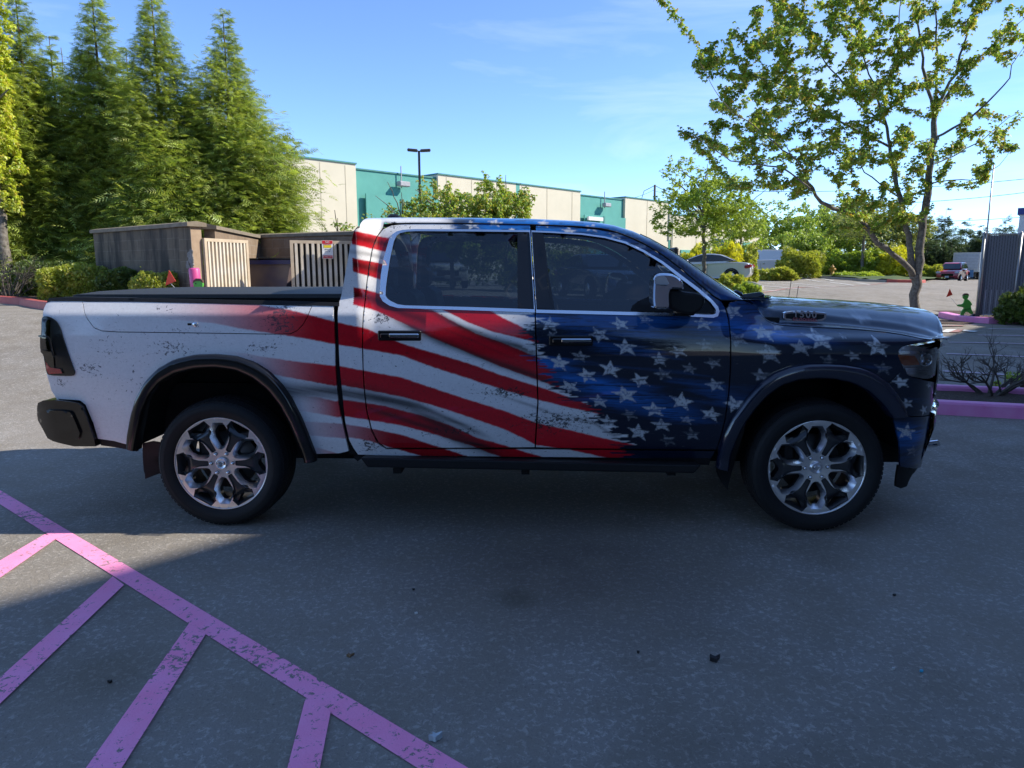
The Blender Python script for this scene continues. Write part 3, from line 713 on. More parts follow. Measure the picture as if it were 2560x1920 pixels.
# window trim, glass, pillar cover
def ring(name, outer, inner, mat, off, parent, far=False, flange=.01):
    return panel(name, outer, [inner], h=.02, mat=mat, parent=parent, off=off, flange=flange, far=far)
M['tint'].use_backface_culling = False
for far, rd, fd in ((False, rdoor, fdoor), (True, FARMAP[rdoor.name], FARMAP[fdoor.name])):
    for ln, sd, dr in ((gl, -1, rd), (gr_, 1, fd)):
        o_ = split_x(resample(glass_out, .03), [(x+sd*.0, z) for x, z in ln], sd); i_ = split_x(inset(resample(glass_in, .03), -.005), [(x+sd*.003, z) for x, z in ln], sd)
        if True:
            # strip trim: outer minus inner, open at the door gap
            panel('window_trim', o_, [i_], h=.03, mat='satin_trim', parent=dr, off=-.006, flange=.012, far=far, smooth_=False)
    q = crop(RFA, [(1742,262),(1742,1105)]); q2 = crop(RFA, [(1740,262),(1880,262),(1938,1105),(1742,1105)])
    gi = resample(glass_in, .03)
    rg = split_x(gi, [(q[0][0], q[0][1]), (q[1][0], q[1][1])], -1)
    wr = panel('window', inset(rg, -.006), [], h=.06, mat='tint', parent=rd, off=.012, flange=0, far=far)
    bp = split_x(split_x(gi, [(q[0][0], q[0][1]), (q[1][0], q[1][1])], 1), gl, -1)
    panel('pillar_cover', bp, [], h=.06, mat='black_gloss', parent=rd, off=-.003, flange=.01, far=far)
    dl = crop(RFB, [(50,190),(62,300),(95,520),(135,760),(170,1030)]); dr_ = crop(RFB, [(75,190),(100,300),(122,520),(160,760),(205,1030)])
    fp = split_x(split_x(gi, gr_, 1), dl, -1)
    panel('pillar_cover', fp, [], h=.06, mat='black_gloss', parent=fd, off=-.003, flange=.01, far=far)
    panel('window_divider', dl + dr_[::-1], [], h=.03, mat='black_gloss', parent=fd, off=-.001, flange=.012, far=far)
    fg = split_x(gi, dr_, 1)
    panel('window', inset(fg, -.006), [], h=.06, mat='tint', parent=fd, off=.012, flange=0, far=far)
    ql = crop(RFB, [(1045,1050),(1070,990),(1130,945),(1260,885),(1420,850),(1640,740),(1780,845),(1920,962),(1974,1035),(1974,1068),(1950,1078),(1880,1080),(1500,1062)])
    panel('mirror_base_panel', ql, [], h=.05, mat='black_plastic', parent=fd, off=.010, flange=.0, far=far)
# handles
for (x0, x1, yc, dr) in ((228, 462, 733, rdoor), (1155, 1393, 760, fdoor)):
    for far in (0, 1):
        a = W(840+x0*.4611, 500+yc*.4611); b = W(840+x1*.4611, 500+(yc+4)*.4611)
        cx = (a[0]+b[0])/2; cz = (a[1]+b[1])/2; L = b[0]-a[0]; y0 = float(S(cx, cz)); fy = (lambda v: TW-v) if far else (lambda v: v)
        par = FARMAP[dr.name] if far else dr
        h_ = MB().box((cx, fy(y0-.004), cz), (L, .014, .062), bev=.006).build('handle', M['black_gloss'], par, bevel=.004)
        MB().box((cx+.03, fy(y0-.030), cz+.002), (L*.70, .016, .026), bev=.007).build('handle_grip', M['chrome'], h_)
        MB().box((cx-.30*L, fy(y0-.022), cz), (L*.26, .026, .032), bev=.008).build('handle_end', M['black_gloss'], h_)
        if not far:
            pass

# front fender and hood
cut_px = [(260,165),(290,205),(325,262),(365,305),(420,335),(500,353),(650,364),(800,372),(1000,381),(1200,392),(1350,405),(1500,420),(1620,437),(1720,455),(1830,478),(1950,492)]
cut = crop(F4, cut_px)
fender = crop(F4, [(0,195),(20,140),(120,115),(200,140),(250,166)]) + [(x, z-.004) for x, z in cut[1:]] + \
    crop(F4, [(1900,512),(1800,530),(1720,545),(1655,562),(1625,600),(1622,650),(1640,690),(1665,745),(1690,800)]) + crop(R5, [(680,150),(610,215),(565,250)]) + crop(R5, [(600,350)]) + front_arch[::-1] + \
    crop(DOOR, [(2068,1345),(2092,1280),(2115,1180),(2133,1050),(2143,900),(2143,760),(2133,650),(2118,585)])
fender_near = both('front_fender', fender, [], parent=truck)
nose_panel = crop(R5, [(690,150),(755,130),(775,165),(830,200),(930,225),(1050,250),(1120,262)]) + [(4.47, .955), (4.50, .90), (4.505, .80), (4.50, .72)] + crop(R5, [(1080,610),(1000,636),(800,645),(620,640),(575,560),(540,450),(515,400),(575,260)])
both('corner_panel', nose_panel, [], parent=truck)
bump_poly = crop(R5, [(610,655),(800,652),(1000,645),(1060,620)]) + [(4.49, .70), (4.50, .66), (4.495, .58), (4.47, .52), (4.43, .46)] + crop(R5, [(1000,1160),(930,1232),(690,1225),(685,960),(640,770)])
bumper = both('front_bumper', bump_poly, [], parent=truck, off=-.004)
foghole = crop(R5, [(985,880),(1000,830),(1060,805),(1130,790),(1130,900),(1110,960),(1050,995),(1000,960)])
both('fog_lamp_recess', foghole, [], parent=bumper, mat='black_gloss', off=-.008, h=.03)
both('fog_lamp_trim', crop(R5, [(1020,885),(1060,880),(1118,850),(1112,870),(1065,900),(1030,905)]), [], parent=bumper, mat='chrome', off=-.014, h=.03, flange=.004)
both('bumper_trim', crop(R5, [(1060,640),(1085,625),(1125,580),(1148,557),(1170,562)]) + [(4.52, .72), (4.515, .68)] + crop(R5, [(1120,680),(1085,683)]), [], parent=bumper, mat='chrome', off=-.012, h=.03)
both('air_dam', crop(R5, [(690,1220),(930,1228),(905,1270),(850,1335),(820,1390),(790,1465),(720,1492),(660,1470),(672,1340)]), [], parent=truck, mat='black_plastic', off=.02, h=.03, hfar=.05)
# nose: plan curve from the near corner round to the far one
def nose_y(t): return .25+(TW-.5)*t
def nose_loft(name, zs, xo, mat, parent, n=33, thick=True):
    g = []
    for z, o in zip(zs, xo):
        for t in np.linspace(0, 1, n):
            y = nose_y(t); x = 4.44+.24*(1-abs(2*t-1)**2.4)+o; g.append((x, y, z))
    g = np.array(g); k = len(zs); idx = np.arange(k*n).reshape(k, n); Fq_ = np.stack([idx[:-1, :-1], idx[1:, :-1], idx[1:, 1:], idx[:-1, 1:]], -1).reshape(-1, 4)
    if mat == 'wrap': return wrapped(name, g, Fq_, parent)
    return np_mesh(name, g, Fq_, M[mat], parent, True)
nose_loft('grille', [.74, .80, .95, 1.08, 1.12], [-.03, .0, .01, 0, -.03], 'black_plastic', truck)
nose_loft('nose_bar', [1.09, 1.12, 1.155, 1.185], [-.01, .012, .012, -.02], 'black_gloss', truck)
for zz in (.82, .89, .96, 1.03): nose_loft('grille_bar', [zz-.012, zz, zz+.012], [-.005, .01, -.005], 'chrome', truck)
nose_loft('grille_surround', [.72, .735, .75], [.0, .03, .0], 'chrome', truck)
nose_loft('front_bumper_centre', [.38, .45, .60, .70, .725], [-.05, -.02, .02, .02, -.04], 'wrap', truck)
th = onY(2100+1160*.217, 900+962*.217, .62)
for yy in (.62, TW-.62): MB().tube([(4.5, yy, th[2]-.01), (4.60, yy, th[2]+.0), (4.70, yy, th[2]+.012), (4.73, yy+.03, th[2]-.012), (4.70, yy+.06, th[2]-.03), (4.5, yy+.06, th[2]-.03)], .013, 8).build('tow_hook', M['chrome'], truck)

# hood: sheets of stations from the cut line over the bulge to the far side
cut3 = np.array(cut); hx = np.concatenate([np.linspace(3.325, 3.42, 10), np.linspace(3.435, 4.34, 90), np.linspace(4.35, 4.46, 12)])
top_px = np.array([(150,62),(320,68),(600,82),(900,102),(1150,130),(1400,172),(1560,208),(1700,255),(1800,300),(1900,360),(1960,405),(2000,440),(2010,462)])
tp = np.array([onY(1820+a*.26221, 720+b*.26221, 1.25) for a, b in top_px])
fa = np.array([onY(1820+a*.26221, 720+b*.26221, .40) for a, b in [(250,120),(320,150),(420,170),(520,195),(700,212),(940,232),(1200,265),(1500,300),(1700,335),(1850,382),(1960,430),(2000,462)]])   # shoulder of the bulge
fb = np.array([onY(1820+a*.26221, 720+b*.26221, .31) for a, b in [(270,170),(330,235),(420,290),(520,315),(700,325),(940,330),(1200,350),(1500,385),(1700,415),(1850,445),(1960,470),(2000,478)]])   # foot of the bulge
rows = []
for x in hx:
    zc = float(np.interp(x, cut3[:, 0], cut3[:, 1])); yc = float(S(x, zc)); 
    if x > 4.34: yc = .19+.5*(x-4.34)
    zf = float(np.interp(x+.05, fb[:, 0], fb[:, 2])); zs_ = float(np.interp(x+.05, fa[:, 0], fa[:, 2])); zt = float(np.interp(x+.04, tp[:, 0], tp[:, 2]))
    zf = max(zf, zc+.004); zs_ = max(zs_, zf+.008); zt = max(zt, zs_+.002)
    w = smooth(3.3, 3.5, x)*1.0
    half = [(yc, zc), (yc+.004, zc+.005), (yc+(.31-yc)*.35, zc+(zf-zc)*.55), (yc+(.31-yc)*.75, zc+(zf-zc)*.9), (max(.30, yc+.02), zf), (max(.315, yc+.03), zf+.004), (max(.345, yc+.05), zf+(zs_-zf)*.55), (max(.365, yc+.07), zf+(zs_-zf)*.85), (max(.40, yc+.09), zs_), (.46, zs_+(zt-zs_)*.35), (.60, zs_+(zt-zs_)*.75), (.80, zt), (1.0425, zt+.004)]
    rows.append([(x, y, z) for y, z in half] + [(x, TW-y, z) for y, z in half[-2::-1]])
rows = np.array(rows); nr, nc = rows.shape[:2]
# closing lip at the nose
lip = rows[-1].copy(); lip[:, 0] += .015; lip[:, 2] -= .02; rows = np.concatenate([rows, lip[None]]); nr += 1
# bow the front edge forward in plan
for i in range(nr):
    f_ = smooth(3.9, 4.46, rows[i, 0, 0]); rows[i, :, 0] += .20*f_*(np.clip(1-((rows[i, :, 1]-TW/2)/(TW/2))**2, 0, 1))**1.0 * np.clip((rows[i, :, 1]-.1)*2, 0, 1)*np.clip((TW-.1-rows[i, :, 1])*2, 0, 1)
V = rows.reshape(-1, 3); idx = np.arange(nr*nc).reshape(nr, nc); Fq = np.stack([idx[:-1, :-1], idx[1:, :-1], idx[1:, 1:], idx[:-1, 1:]], -1).reshape(-1, 4)
def hood_color(V):
    c = wrap_color(V[:, 0], V[:, 2]); return c
hood = np_mesh('hood', V, Fq, M['wrap'], truck, True, attrs={'Wrap': hood_color(V)})
sd = hood.modifiers.new('subd', 'SUBSURF'); sd.levels = 1; sd.render_levels = 1
# cowl and wipers
MB().box((3.36, TW/2, 1.285), (.22, 1.55, .03)).build('cowl', M['black_plastic'], truck)
q = onY(1878, 742, .62)
wb = MB(); wb.box((q[0], .62, q[2]), (.17, .07, .05), Matrix.Rotation(rad(-8), 3, 'Y'), bev=.02); wb.box((q[0]-.10, .60, q[2]+.012), (.07, .05, .06), Matrix.Rotation(rad(25), 3, 'Y'), bev=.015); wb.build('wiper_arm', M['black_gloss'], truck, bevel=.008)
q0 = onY(1850, 742, .55); q1 = onY(1600, 610, .7)
MB().tube([q0+np.array((0, 0, .0)), (3.1, .9, 1.47), (2.98, 1.35, 1.545)], .008, 6).build('wiper_blade', M['black_plastic'], truck)
for a_, b_ in (((1966, 741), (1978, 702)), ((1986, 741), (1996, 715))):
    p0 = onY(*a_, 1.9); p1 = onY(*b_, 1.9); p0[2] -= .25; MB().tube([p0, p1], .0025, 5).build('antenna', M['black_plastic'], truck)
# badge
bc = onY(1820+728*.26221, 720+268*.26221, .30)
cs = [onY(1820+a*.26221, 720+b*.26221, .30) for a, b in ((535,212),(925,228),(940,252),(905,325),(540,312),(515,285))]
ctr = np.mean(cs, 0)
outer = [(p[0], p[2]) for p in cs]
def badge_fn(u, v, w): return (u, .300+w+(v-ctr[2])*.35, v)
bd = MB(); bd.prism(chaikin(outer, 2), badge_fn, -.012, .02); badge = bd.build('badge', M['chrome'], truck, bevel=.003)
MB().prism(chaikin(inset(chaikin(outer, 1), .014), 1), badge_fn, -.0145, -.005).build('badge_plate', M['dark'], badge)
lowp = [onY(1820+a*.26221, 720+b*.26221, .285) for a, b in ((560,285),(880,300),(870,315),(555,305))]
def text(s, size, loc, rot, mat, name, parent=None, depth=.002, font_bold=False, align='CENTER', space=1.0):
    cu = bpy.data.curves.new(name, 'FONT'); cu.body = s; cu.size = size; cu.extrude = depth; cu.align_x = align; cu.align_y = 'CENTER'; cu.space_character = space
    cu.offset = size*.02 if font_bold else 0
    me_o = bpy.data.objects.new(name+'_c', cu); COL.objects.link(me_o)
    dg = bpy.context.evaluated_depsgraph_get(); me = bpy.data.meshes.new_from_object(me_o.evaluated_get(dg)); bpy.data.objects.remove(me_o)
    if not me.materials: me.materials.append(mat)
    else: me.materials[0] = mat
    o = bpy.data.objects.new(name, me); COL.objects.link(o); o.location = tuple(loc); o.rotation_euler = rot
    if parent: o.parent = parent
    return o
a_ = math.atan2(cs[1][2]-cs[0][2], cs[1][0]-cs[0][0])
t_ = text('1500', .060, (ctr[0]-.003, .281, ctr[2]+.010), (rad(74), -a_, 0), M['chrome'], 'badge_number', badge, .002, True, space=1.25)
t_ = text('ECODIESEL', .026, (ctr[0]-.003, .272, ctr[2]-.021), (rad(74), -a_, 0), simple('badge_red', (.45, .1, .12), .3), 'badge_word', badge, .001, True, space=1.2)

# headlamps
hl_out = crop(F4, [(1622,610),(1650,570),(1700,552),(1790,552),(1900,585)]) + [(4.42, 1.125), (4.47, 1.11), (4.485, 1.04), (4.478, .98), (4.455, .945)] + crop(F4, [(1900,868),(1850,862),(1745,842),(1705,800),(1665,725),(1630,655)])
for far in (False, True):
    hb = panel('headlight', hl_out, [], h=.02, mat='machined', parent=truck, off=.05, flange=.01, far=far)
    panel('lamp_lens', hl_out, [], h=.02, mat='headlamp', parent=hb, off=.0, flange=.045, far=far)
    panel('lamp_bezel', crop(F4, [(1640,640),(1800,650),(1850,735),(1700,745),(1665,720)]), [], h=.02, mat='amber', parent=hb, off=.022, flange=.02, far=far)
    panel('lamp_bezel', crop(F4, [(1640,605),(1700,600),(1860,600),(2030,612),(2010,630),(1850,632),(1645,630)]), [], h=.02, mat='satin_trim', parent=hb, off=.015, flange=.02, far=far)
    panel('lamp_bezel', crop(F4, [(1700,765),(1880,765),(1990,790),(2010,830),(1880,835),(1720,825)]), [], h=.02, mat='satin_trim', parent=hb, off=.018, flange=.02, far=far)
    c_ = W(1820+1905*.26221, 720+690*.26221); fy = (TW-float(S(*c_))-.03) if far else float(S(*c_))+.03
    MB().lathe([(0, .012), (.018, .005), (.033, -.006), (.036, -.012), (.040, -.006), (.042, .02)], (c_[0], fy, c_[1]), n=24).build('lamp_bulb', M['chrome'], hb)
    bq = [onY(1820+a*.26221, 720+b*.26221, yy) for a, b, yy in ((1790,552,.17),(1870,534,.21),(1950,518,.27),(2005,503,.33),(2040,520,.37),(2072,545,.40),(2050,556,.37),(1930,582,.27),(1850,566,.21))]
    b3 = [(p[0], (TW-p[1]) if far else p[1], p[2]) for p in bq]; nb3 = len(b3); bk = [(x-.01, y+(-.10 if far else .10), z-.004) for x, y, z in b3]
    MB().add(b3+bk, [tuple(range(nb3)), tuple(range(nb3, 2*nb3))[::-1]]+[(i, (i+1) % nb3, nb3+(i+1) % nb3, nb3+i) for i in range(nb3)]).build('headlight_brow', M['chrome'], truck)

# tail lamp
tl = crop(L8, [(22,300),(30,275),(55,262),(95,272),(140,295),(178,335),(205,400),(240,520),(280,640),(318,750),(338,795),(325,822),(300,828),(95,822),(70,800),(55,720),(38,620),(10,600),(8,445),(20,438)])
tl = chaikin(tl, 1)
for far in (False, True):
    tb_ = panel('tail_light', tl, [], h=.02, mat='black_gloss', parent=truck, off=-.008, flange=.03, far=far)
    panel('tail_lens', crop(L8, [(38,290),(115,300),(112,450),(130,625),(140,640),(150,750),(215,760),(228,800),(100,808),(80,740),(60,640),(22,600),(18,450),(35,440)]), [], h=.02, mat='lamp_smoke', parent=tb_, off=-.016, flange=.008, far=far)
    panel('tail_reflector', crop(L8, [(70,690),(110,745),(150,752),(205,760),(228,800),(100,808),(78,770)]), [], h=.02, mat='red_lens', parent=tb_, off=-.0175, flange=.004, far=far)
    panel('tail_lens_rim', crop(L8, [(8,442),(90,448),(112,470),(150,630),(140,635),(98,480),(80,462),(8,458)]), [], h=.02, mat='black_gloss', parent=tb_, off=-.022, flange=.008, far=far)

# rear bumper
rbp = crop(L8, [(4,1110),(12,1075),(60,1052),(160,1048),(300,1062),(385,1078),(425,1112),(470,1230),(505,1330),(538,1420),(550,1482),(350,1482),(250,1460),(150,1432),(100,1405),(72,1350),(40,1290),(12,1240),(3,1180)])
rbn = both('rear_bumper', rbp, [], h=.015, mat='black_gloss', parent=truck, off=-.030, flange=.12)
both('bumper_facet', chaikin(crop(L8, [(45,1135),(315,1145),(350,1185),(440,1405),(300,1415),(130,1385),(66,1310),(42,1240)]), 1), [], h=.015, mat='black_gloss', parent=rbn, off=-.046, flange=.02)
MB().box((-1.13, TW/2, .66), (.12, TW-.30, .20), bev=.03).build('rear_bumper_centre', M['chrome'], truck)
# tailgate
MB().box((-1.075, TW/2, 1.08), (.05, TW-.34, .62), bev=.02).build('tailgate', simple('white_film_gate', (.6, .6, .62), .3, coat=.8), truck)
both('rear_valance', crop(L8, [(560,1425),(835,1462),(905,1470),(905,1545),(860,1535),(700,1505),(565,1487)]), [], h=.04, mat='black_plastic', parent=truck, off=.01)
# black rail caps, bed cover
rail = crop(BED, [(74,500),(84,478),(140,474),(240,474),(600,480),(1000,488),(1300,494),(1500,500),(1500,518),(1200,511),(900,503),(500,495),(200,493),(92,493)])
both('rail_cap', rail, [], h=.03, mat='black_plastic', parent=truck, off=-.004, flange=.07)
cov = MB(); zt = 1.447
x0, x1, y0, y1 = -.93, .90, .20, TW-.20
prof = [(x0, zt-.018), (x0-.012, zt-.008), (x0-.008, zt+.004), (x0+.03, zt+.010), (x1, zt+.012), (x1, zt-.02)]
ny = 9; sv = []
for j in range(ny):
    t = j/(ny-1); y = y0+(y1-y0)*t; dz = .006*math.sin(math.pi*t)-(.01 if j in (0, ny-1) else 0)
    for (x, z) in prof: sv.append((x, y, z+dz))
sf = [(j*6+i, j*6+i+1, (j+1)*6+i+1, (j+1)*6+i) for j in range(ny-1) for i in range(5)] + [tuple(range(6))[::-1], tuple((ny-1)*6+i for i in range(6))]
cov.add(sv, sf, False); cov.build('bed_cover', M['tonneau'], truck, bevel=.004)
MB().box(((x0+x1)/2, .15, zt-.03), (x1-x0+.1, .07, .02)).box(((x0+x1)/2, TW-.15, zt-.03), (x1-x0+.1, .07, .02)).build('cover_rail', M['black_gloss'], truck)
# bed box and dark body inside so that gaps are dark
ib = MB()
ib.box((-.05, TW/2, 1.39), (2.0, TW-.36, .01)); ib.box((1.9, TW/2, .46), (3.3, 1.5, .10)); ib.box((.9, TW/2, 1.0), (.03, TW-.26, .85))
ib.box((-.1, TW/2, .78), (1.9, 1.1, .12)); ib.box((4.2, TW/2, .80), (.5, 1.2, .5)); ib.box((3.55, TW/2, .85), (.9, 1.0, .7)); ib.box((2.2, TW/2-.35, .36), (4.6, .10, .16)); ib.box((2.2, TW/2+.35, .36), (4.6, .10, .16))
ib.tube([(0, .25, .40), (0, TW-.25, .40)], .05, 10); ib.tube([(0, TW/2-.15, .40), (0, TW/2+.15, .40)], .15, 14); ib.tube([(3.672, .25, .40), (3.672, TW-.25, .40)], .045, 10)
ib.tube([(-1.1, 1.5, .42), (1.2, 1.5, .36), (2.6, 1.4, .34)], .045, 8)
ib.build('chassis', M['dark'], truck)
inner_cab = crop(DOOR, [(120,1370),(60,1250),(30,1000),(20,700),(40,560),(150,600),(500,620),(1100,640),(2060,660),(2110,700),(2120,900),(2090,1200),(2050,1380)])
both('inner_body', inner_cab, [], h=.08, hfar=.08, mat='dark', parent=truck, off=.05, flange=0)
inner_bed = [p for p in bed_side]
both('inner_body', bed_side, [], h=.08, hfar=.08, mat='dark', parent=truck, off=.03, flange=0)
both('inner_body', inset(resample(fender, .05), .01), [], h=.08, hfar=.08, mat='dark', parent=truck, off=.035, flange=0)
jb = [(W(842+x*.4611, 500+y*.4611)) for x, y in ((0,560),(22,560),(22,750),(30,900),(42,1050),(60,1200),(90,1330),(130,1390),(60,1385),(25,1300),(0,1100),(-8,800))]
both('inner_body', jb, [], h=.08, hfar=.08, mat='dark', parent=truck, off=.03, flange=0)
both('sill_trim', crop(DOOR, [(110,1376),(300,1382),(1000,1390),(2035,1397),(2025,1440),(1400,1412),(1000,1410),(140,1400),(115,1420),(90,1400)]), [], h=.05, hfar=.08, mat='black_plastic', parent=truck, off=.012, flange=.05)

# wheel flares
rf_out = crop(BED, [(470,1205),(475,1130),(490,1050),(515,965),(560,882),(620,820),(700,775),(800,753),(900,750),(1000,760),(1090,790),(1160,832),(1220,892),(1270,962),(1320,1060),(1358,1155),(1393,1245),(1393,1270)])
rf_in = crop(BED, [(512,1222),(522,1140),(545,1030),(580,950),(630,890),(700,848),(800,823),(900,818),(1000,832),(1080,868),(1155,928),(1215,1005),(1260,1090),(1298,1180),(1335,1275)])
ff_out = crop(FEN, [(425,1240),(440,1180),(468,1065),(520,962),(600,852),(680,762),(760,707),(850,672),(950,655),(1050,653),(1150,658),(1250,674),(1330,705),(1400,755),(1460,822),(1500,892),(1515,952)])
ff_in = crop(FEN, [(497,1255),(520,1160),(548,1085),(590,1000),(645,920),(720,838),(800,780),(900,748),(1000,740),(1100,744),(1200,766),(1290,812),(1370,885),(1425,962)])
flare_mat = simple('flare_black_gloss', (.008, .008, .009), .3, coat=.8, spec=.15); M['flare'] = flare_mat
M['flare_blue'] = simple('flare_dark_blue_gloss', (.006, .010, .028), .25, coat=1.0)
def flare(out_, in_, mat, n=60):
    a = curve_pts(np.array(out_), np.linspace(0, 1, n)); b = curve_pts(np.array(in_), np.linspace(0, 1, n))
    for far in (0, 1):
        V = []
        prof = [(0, .004, 1), (.02, -.020, 1), (.12, -.036, 1), (.35, -.044, 1), (.7, -.040, 1), (.93, -.030, 1), (1.0, -.016, 1), (1.0, .06, 1)]
        for i in range(n):
            for t, o, _ in prof:
                x = a[i, 0]*(1-t)+b[i, 0]*t; z = a[i, 1]*(1-t)+b[i, 1]*t; y = float(S(min(x, 4.3), max(z, .45)))+o
                V.append((x, TW-y if far else y, z))
        k = len(prof); idx = np.arange(n*k).reshape(n, k)
        Fq = np.stack([idx[:-1, :-1], idx[1:, :-1], idx[1:, 1:], idx[:-1, 1:]], -1).reshape(-1, 4)
        o = np_mesh('wheel_flare', V, Fq if far else Fq[:, ::-1], M[mat], truck, True)
flare(rf_out, rf_in, 'flare'); flare(ff_out, ff_in, 'flare_blue')
# wheel wells
for cx, tp_ in ((.0, rf_in), (3.672, ff_in)):
    n = 24; r_ = .60
    A = [(cx-.02+r_*math.cos(q), .44+(.60)*math.sin(q)) for q in np.linspace(.05, math.pi-.05, n)]
    for s_ in (0, 1):
        ww = MB(); vs = []
        for x, z in A:
            for y in (.11, .55): vs.append((x, TW-y if s_ else y, z))
        vs2 = [(x, (TW-.55) if s_ else .55, z) for x, z in A]
        ww.add(vs, [(2*i, 2*i+1, 2*i+3, 2*i+2) for i in range(n-1)], True)
        ww.add(vs2, [tuple(range(n))])
        ww.build('wheel_well', M['dark'], truck)
both('mud_flap', crop(BED, [(514,1200),(560,1190),(615,1200),(612,1342),(528,1375),(520,1330)]), [], h=.05, hfar=.08, mat='black_plastic', parent=truck, off=.06, flange=.02)
both('mud_flap', crop(FEN, [(612,1005),(600,1060),(560,1180),(530,1290),(508,1388),(470,1340),(448,1290),(445,1240),(500,1220),(560,1090)]), [], h=.05, hfar=.08, mat='black_plastic', parent=truck, off=.04, flange=.02)
# side step
sp = [onY(760+a*.49727, 1080+b*.49727, -.03) for a, b in ((282,130),(1998,167),(1962,208),(318,178))]
for far in (0, 1):
    st = MB(); st.prism([(p[0], p[2]) for p in sp], lambda u, v, w: (u, (TW-w) if far else w, v-.02*(w > 0)), -.03, .14); s_ = st.build('side_step', M['black_plastic'], truck, bevel=.008)
    for xx in (1.1, 1.9, 2.8): MB().box((xx, TW-.2 if far else .2, .36), (.05, .26, .04)).build('step_bracket', M['dark'], s_)
# mirrors
for far in (0, 1):
    fy = (lambda w: TW-w) if far else (lambda w: w)
    mp = lambda pts, y: [(lambda q: (q[0], q[2]))(onY(1340+a*.22603, 540+b*.22603, y)) for a, b in pts]
    body = chaikin(mp([(1445,1010),(1438,880),(1450,815),(1500,808),(1560,815),(1640,838),(1760,845),(1830,880),(1842,930),(1825,1000),(1750,1075),(1640,1085),(1500,1040)], -.13), 2)
    mr = MB().prism(body, lambda u, v, w: (u, fy(w), v), -.20, .0).build('side_mirror', M['black_plastic'], truck, bevel=.022)
    cap = chaikin(mp([(1258,1000),(1252,940),(1256,860),(1268,760),(1280,690),(1305,650),(1350,633),(1420,632),(1500,640),(1560,668),(1600,710),(1620,760),(1615,812),(1560,812),(1470,805),(1448,840),(1440,900),(1440,1010),(1380,1020),(1290,1015)], -.17), 2)
    MB().prism(cap, lambda u, v, w: (u, fy(w+(v-1.50)*.42+(u-2.70)*.25), v), -.235, -.09).build('mirror_cap', M['chrome'], mr, bevel=.03)
    lens = chaikin(mp([(1310,740),(1315,690),(1335,665),(1400,655),(1435,670),(1455,720),(1480,755),(1400,760),(1320,755)], -.245), 2)
    MB().prism(lens, lambda u, v, w: (u, fy(w), v), -.252, -.24).build('turn_lamp', simple('grey_lens', (.35, .36, .38), .12, coat=1), mr)
    q = onY(1340+1640*.226, 540+1090*.226, -.02)
    MB().box((q[0], fy(.03), q[2]+.02), (.13, .16, .05), bev=.015).build('mirror_arm', M['black_gloss'], mr)
# cabin interior
cab = MB()
cab.box((2.0, TW/2, .62), (2.2, 1.7, .04)).box((3.15, TW/2, 1.12), (.35, 1.55, .28), bev=.06).build('dashboard', M['seat'], truck)
for sx_, nm in ((2.35, 'front_seat'), (1.45, 'rear_seat')):
    for sy_ in (.58, TW-.58):
        s_ = MB(); s_.box((sx_, sy_, .92), (.5, .52, .16), bev=.05); s_.box((sx_-.28, sy_, 1.20), (.14, .50, .55), Matrix.Rotation(rad(-14), 3, 'Y'), bev=.05)
        so_ = s_.build(nm, M['seat'], truck, bevel=.02)
        MB().box((sx_-.37, sy_, 1.54), (.09, .26, .15), bev=.03).build('headrest', M['seat'], so_)
MB().lathe([(.185, -.012), (.197, 0), (.185, .012), (.173, 0)], (0, 0, 0), axis='x', n=28, closed=True).build('steering_wheel', M['seat'], truck).location = (2.86, TW-.58, 1.22)
MB().box((2.95, TW/2, 1.72), (.03, .24, .06), bev=.01).build('inside_mirror', M['seat'], truck)

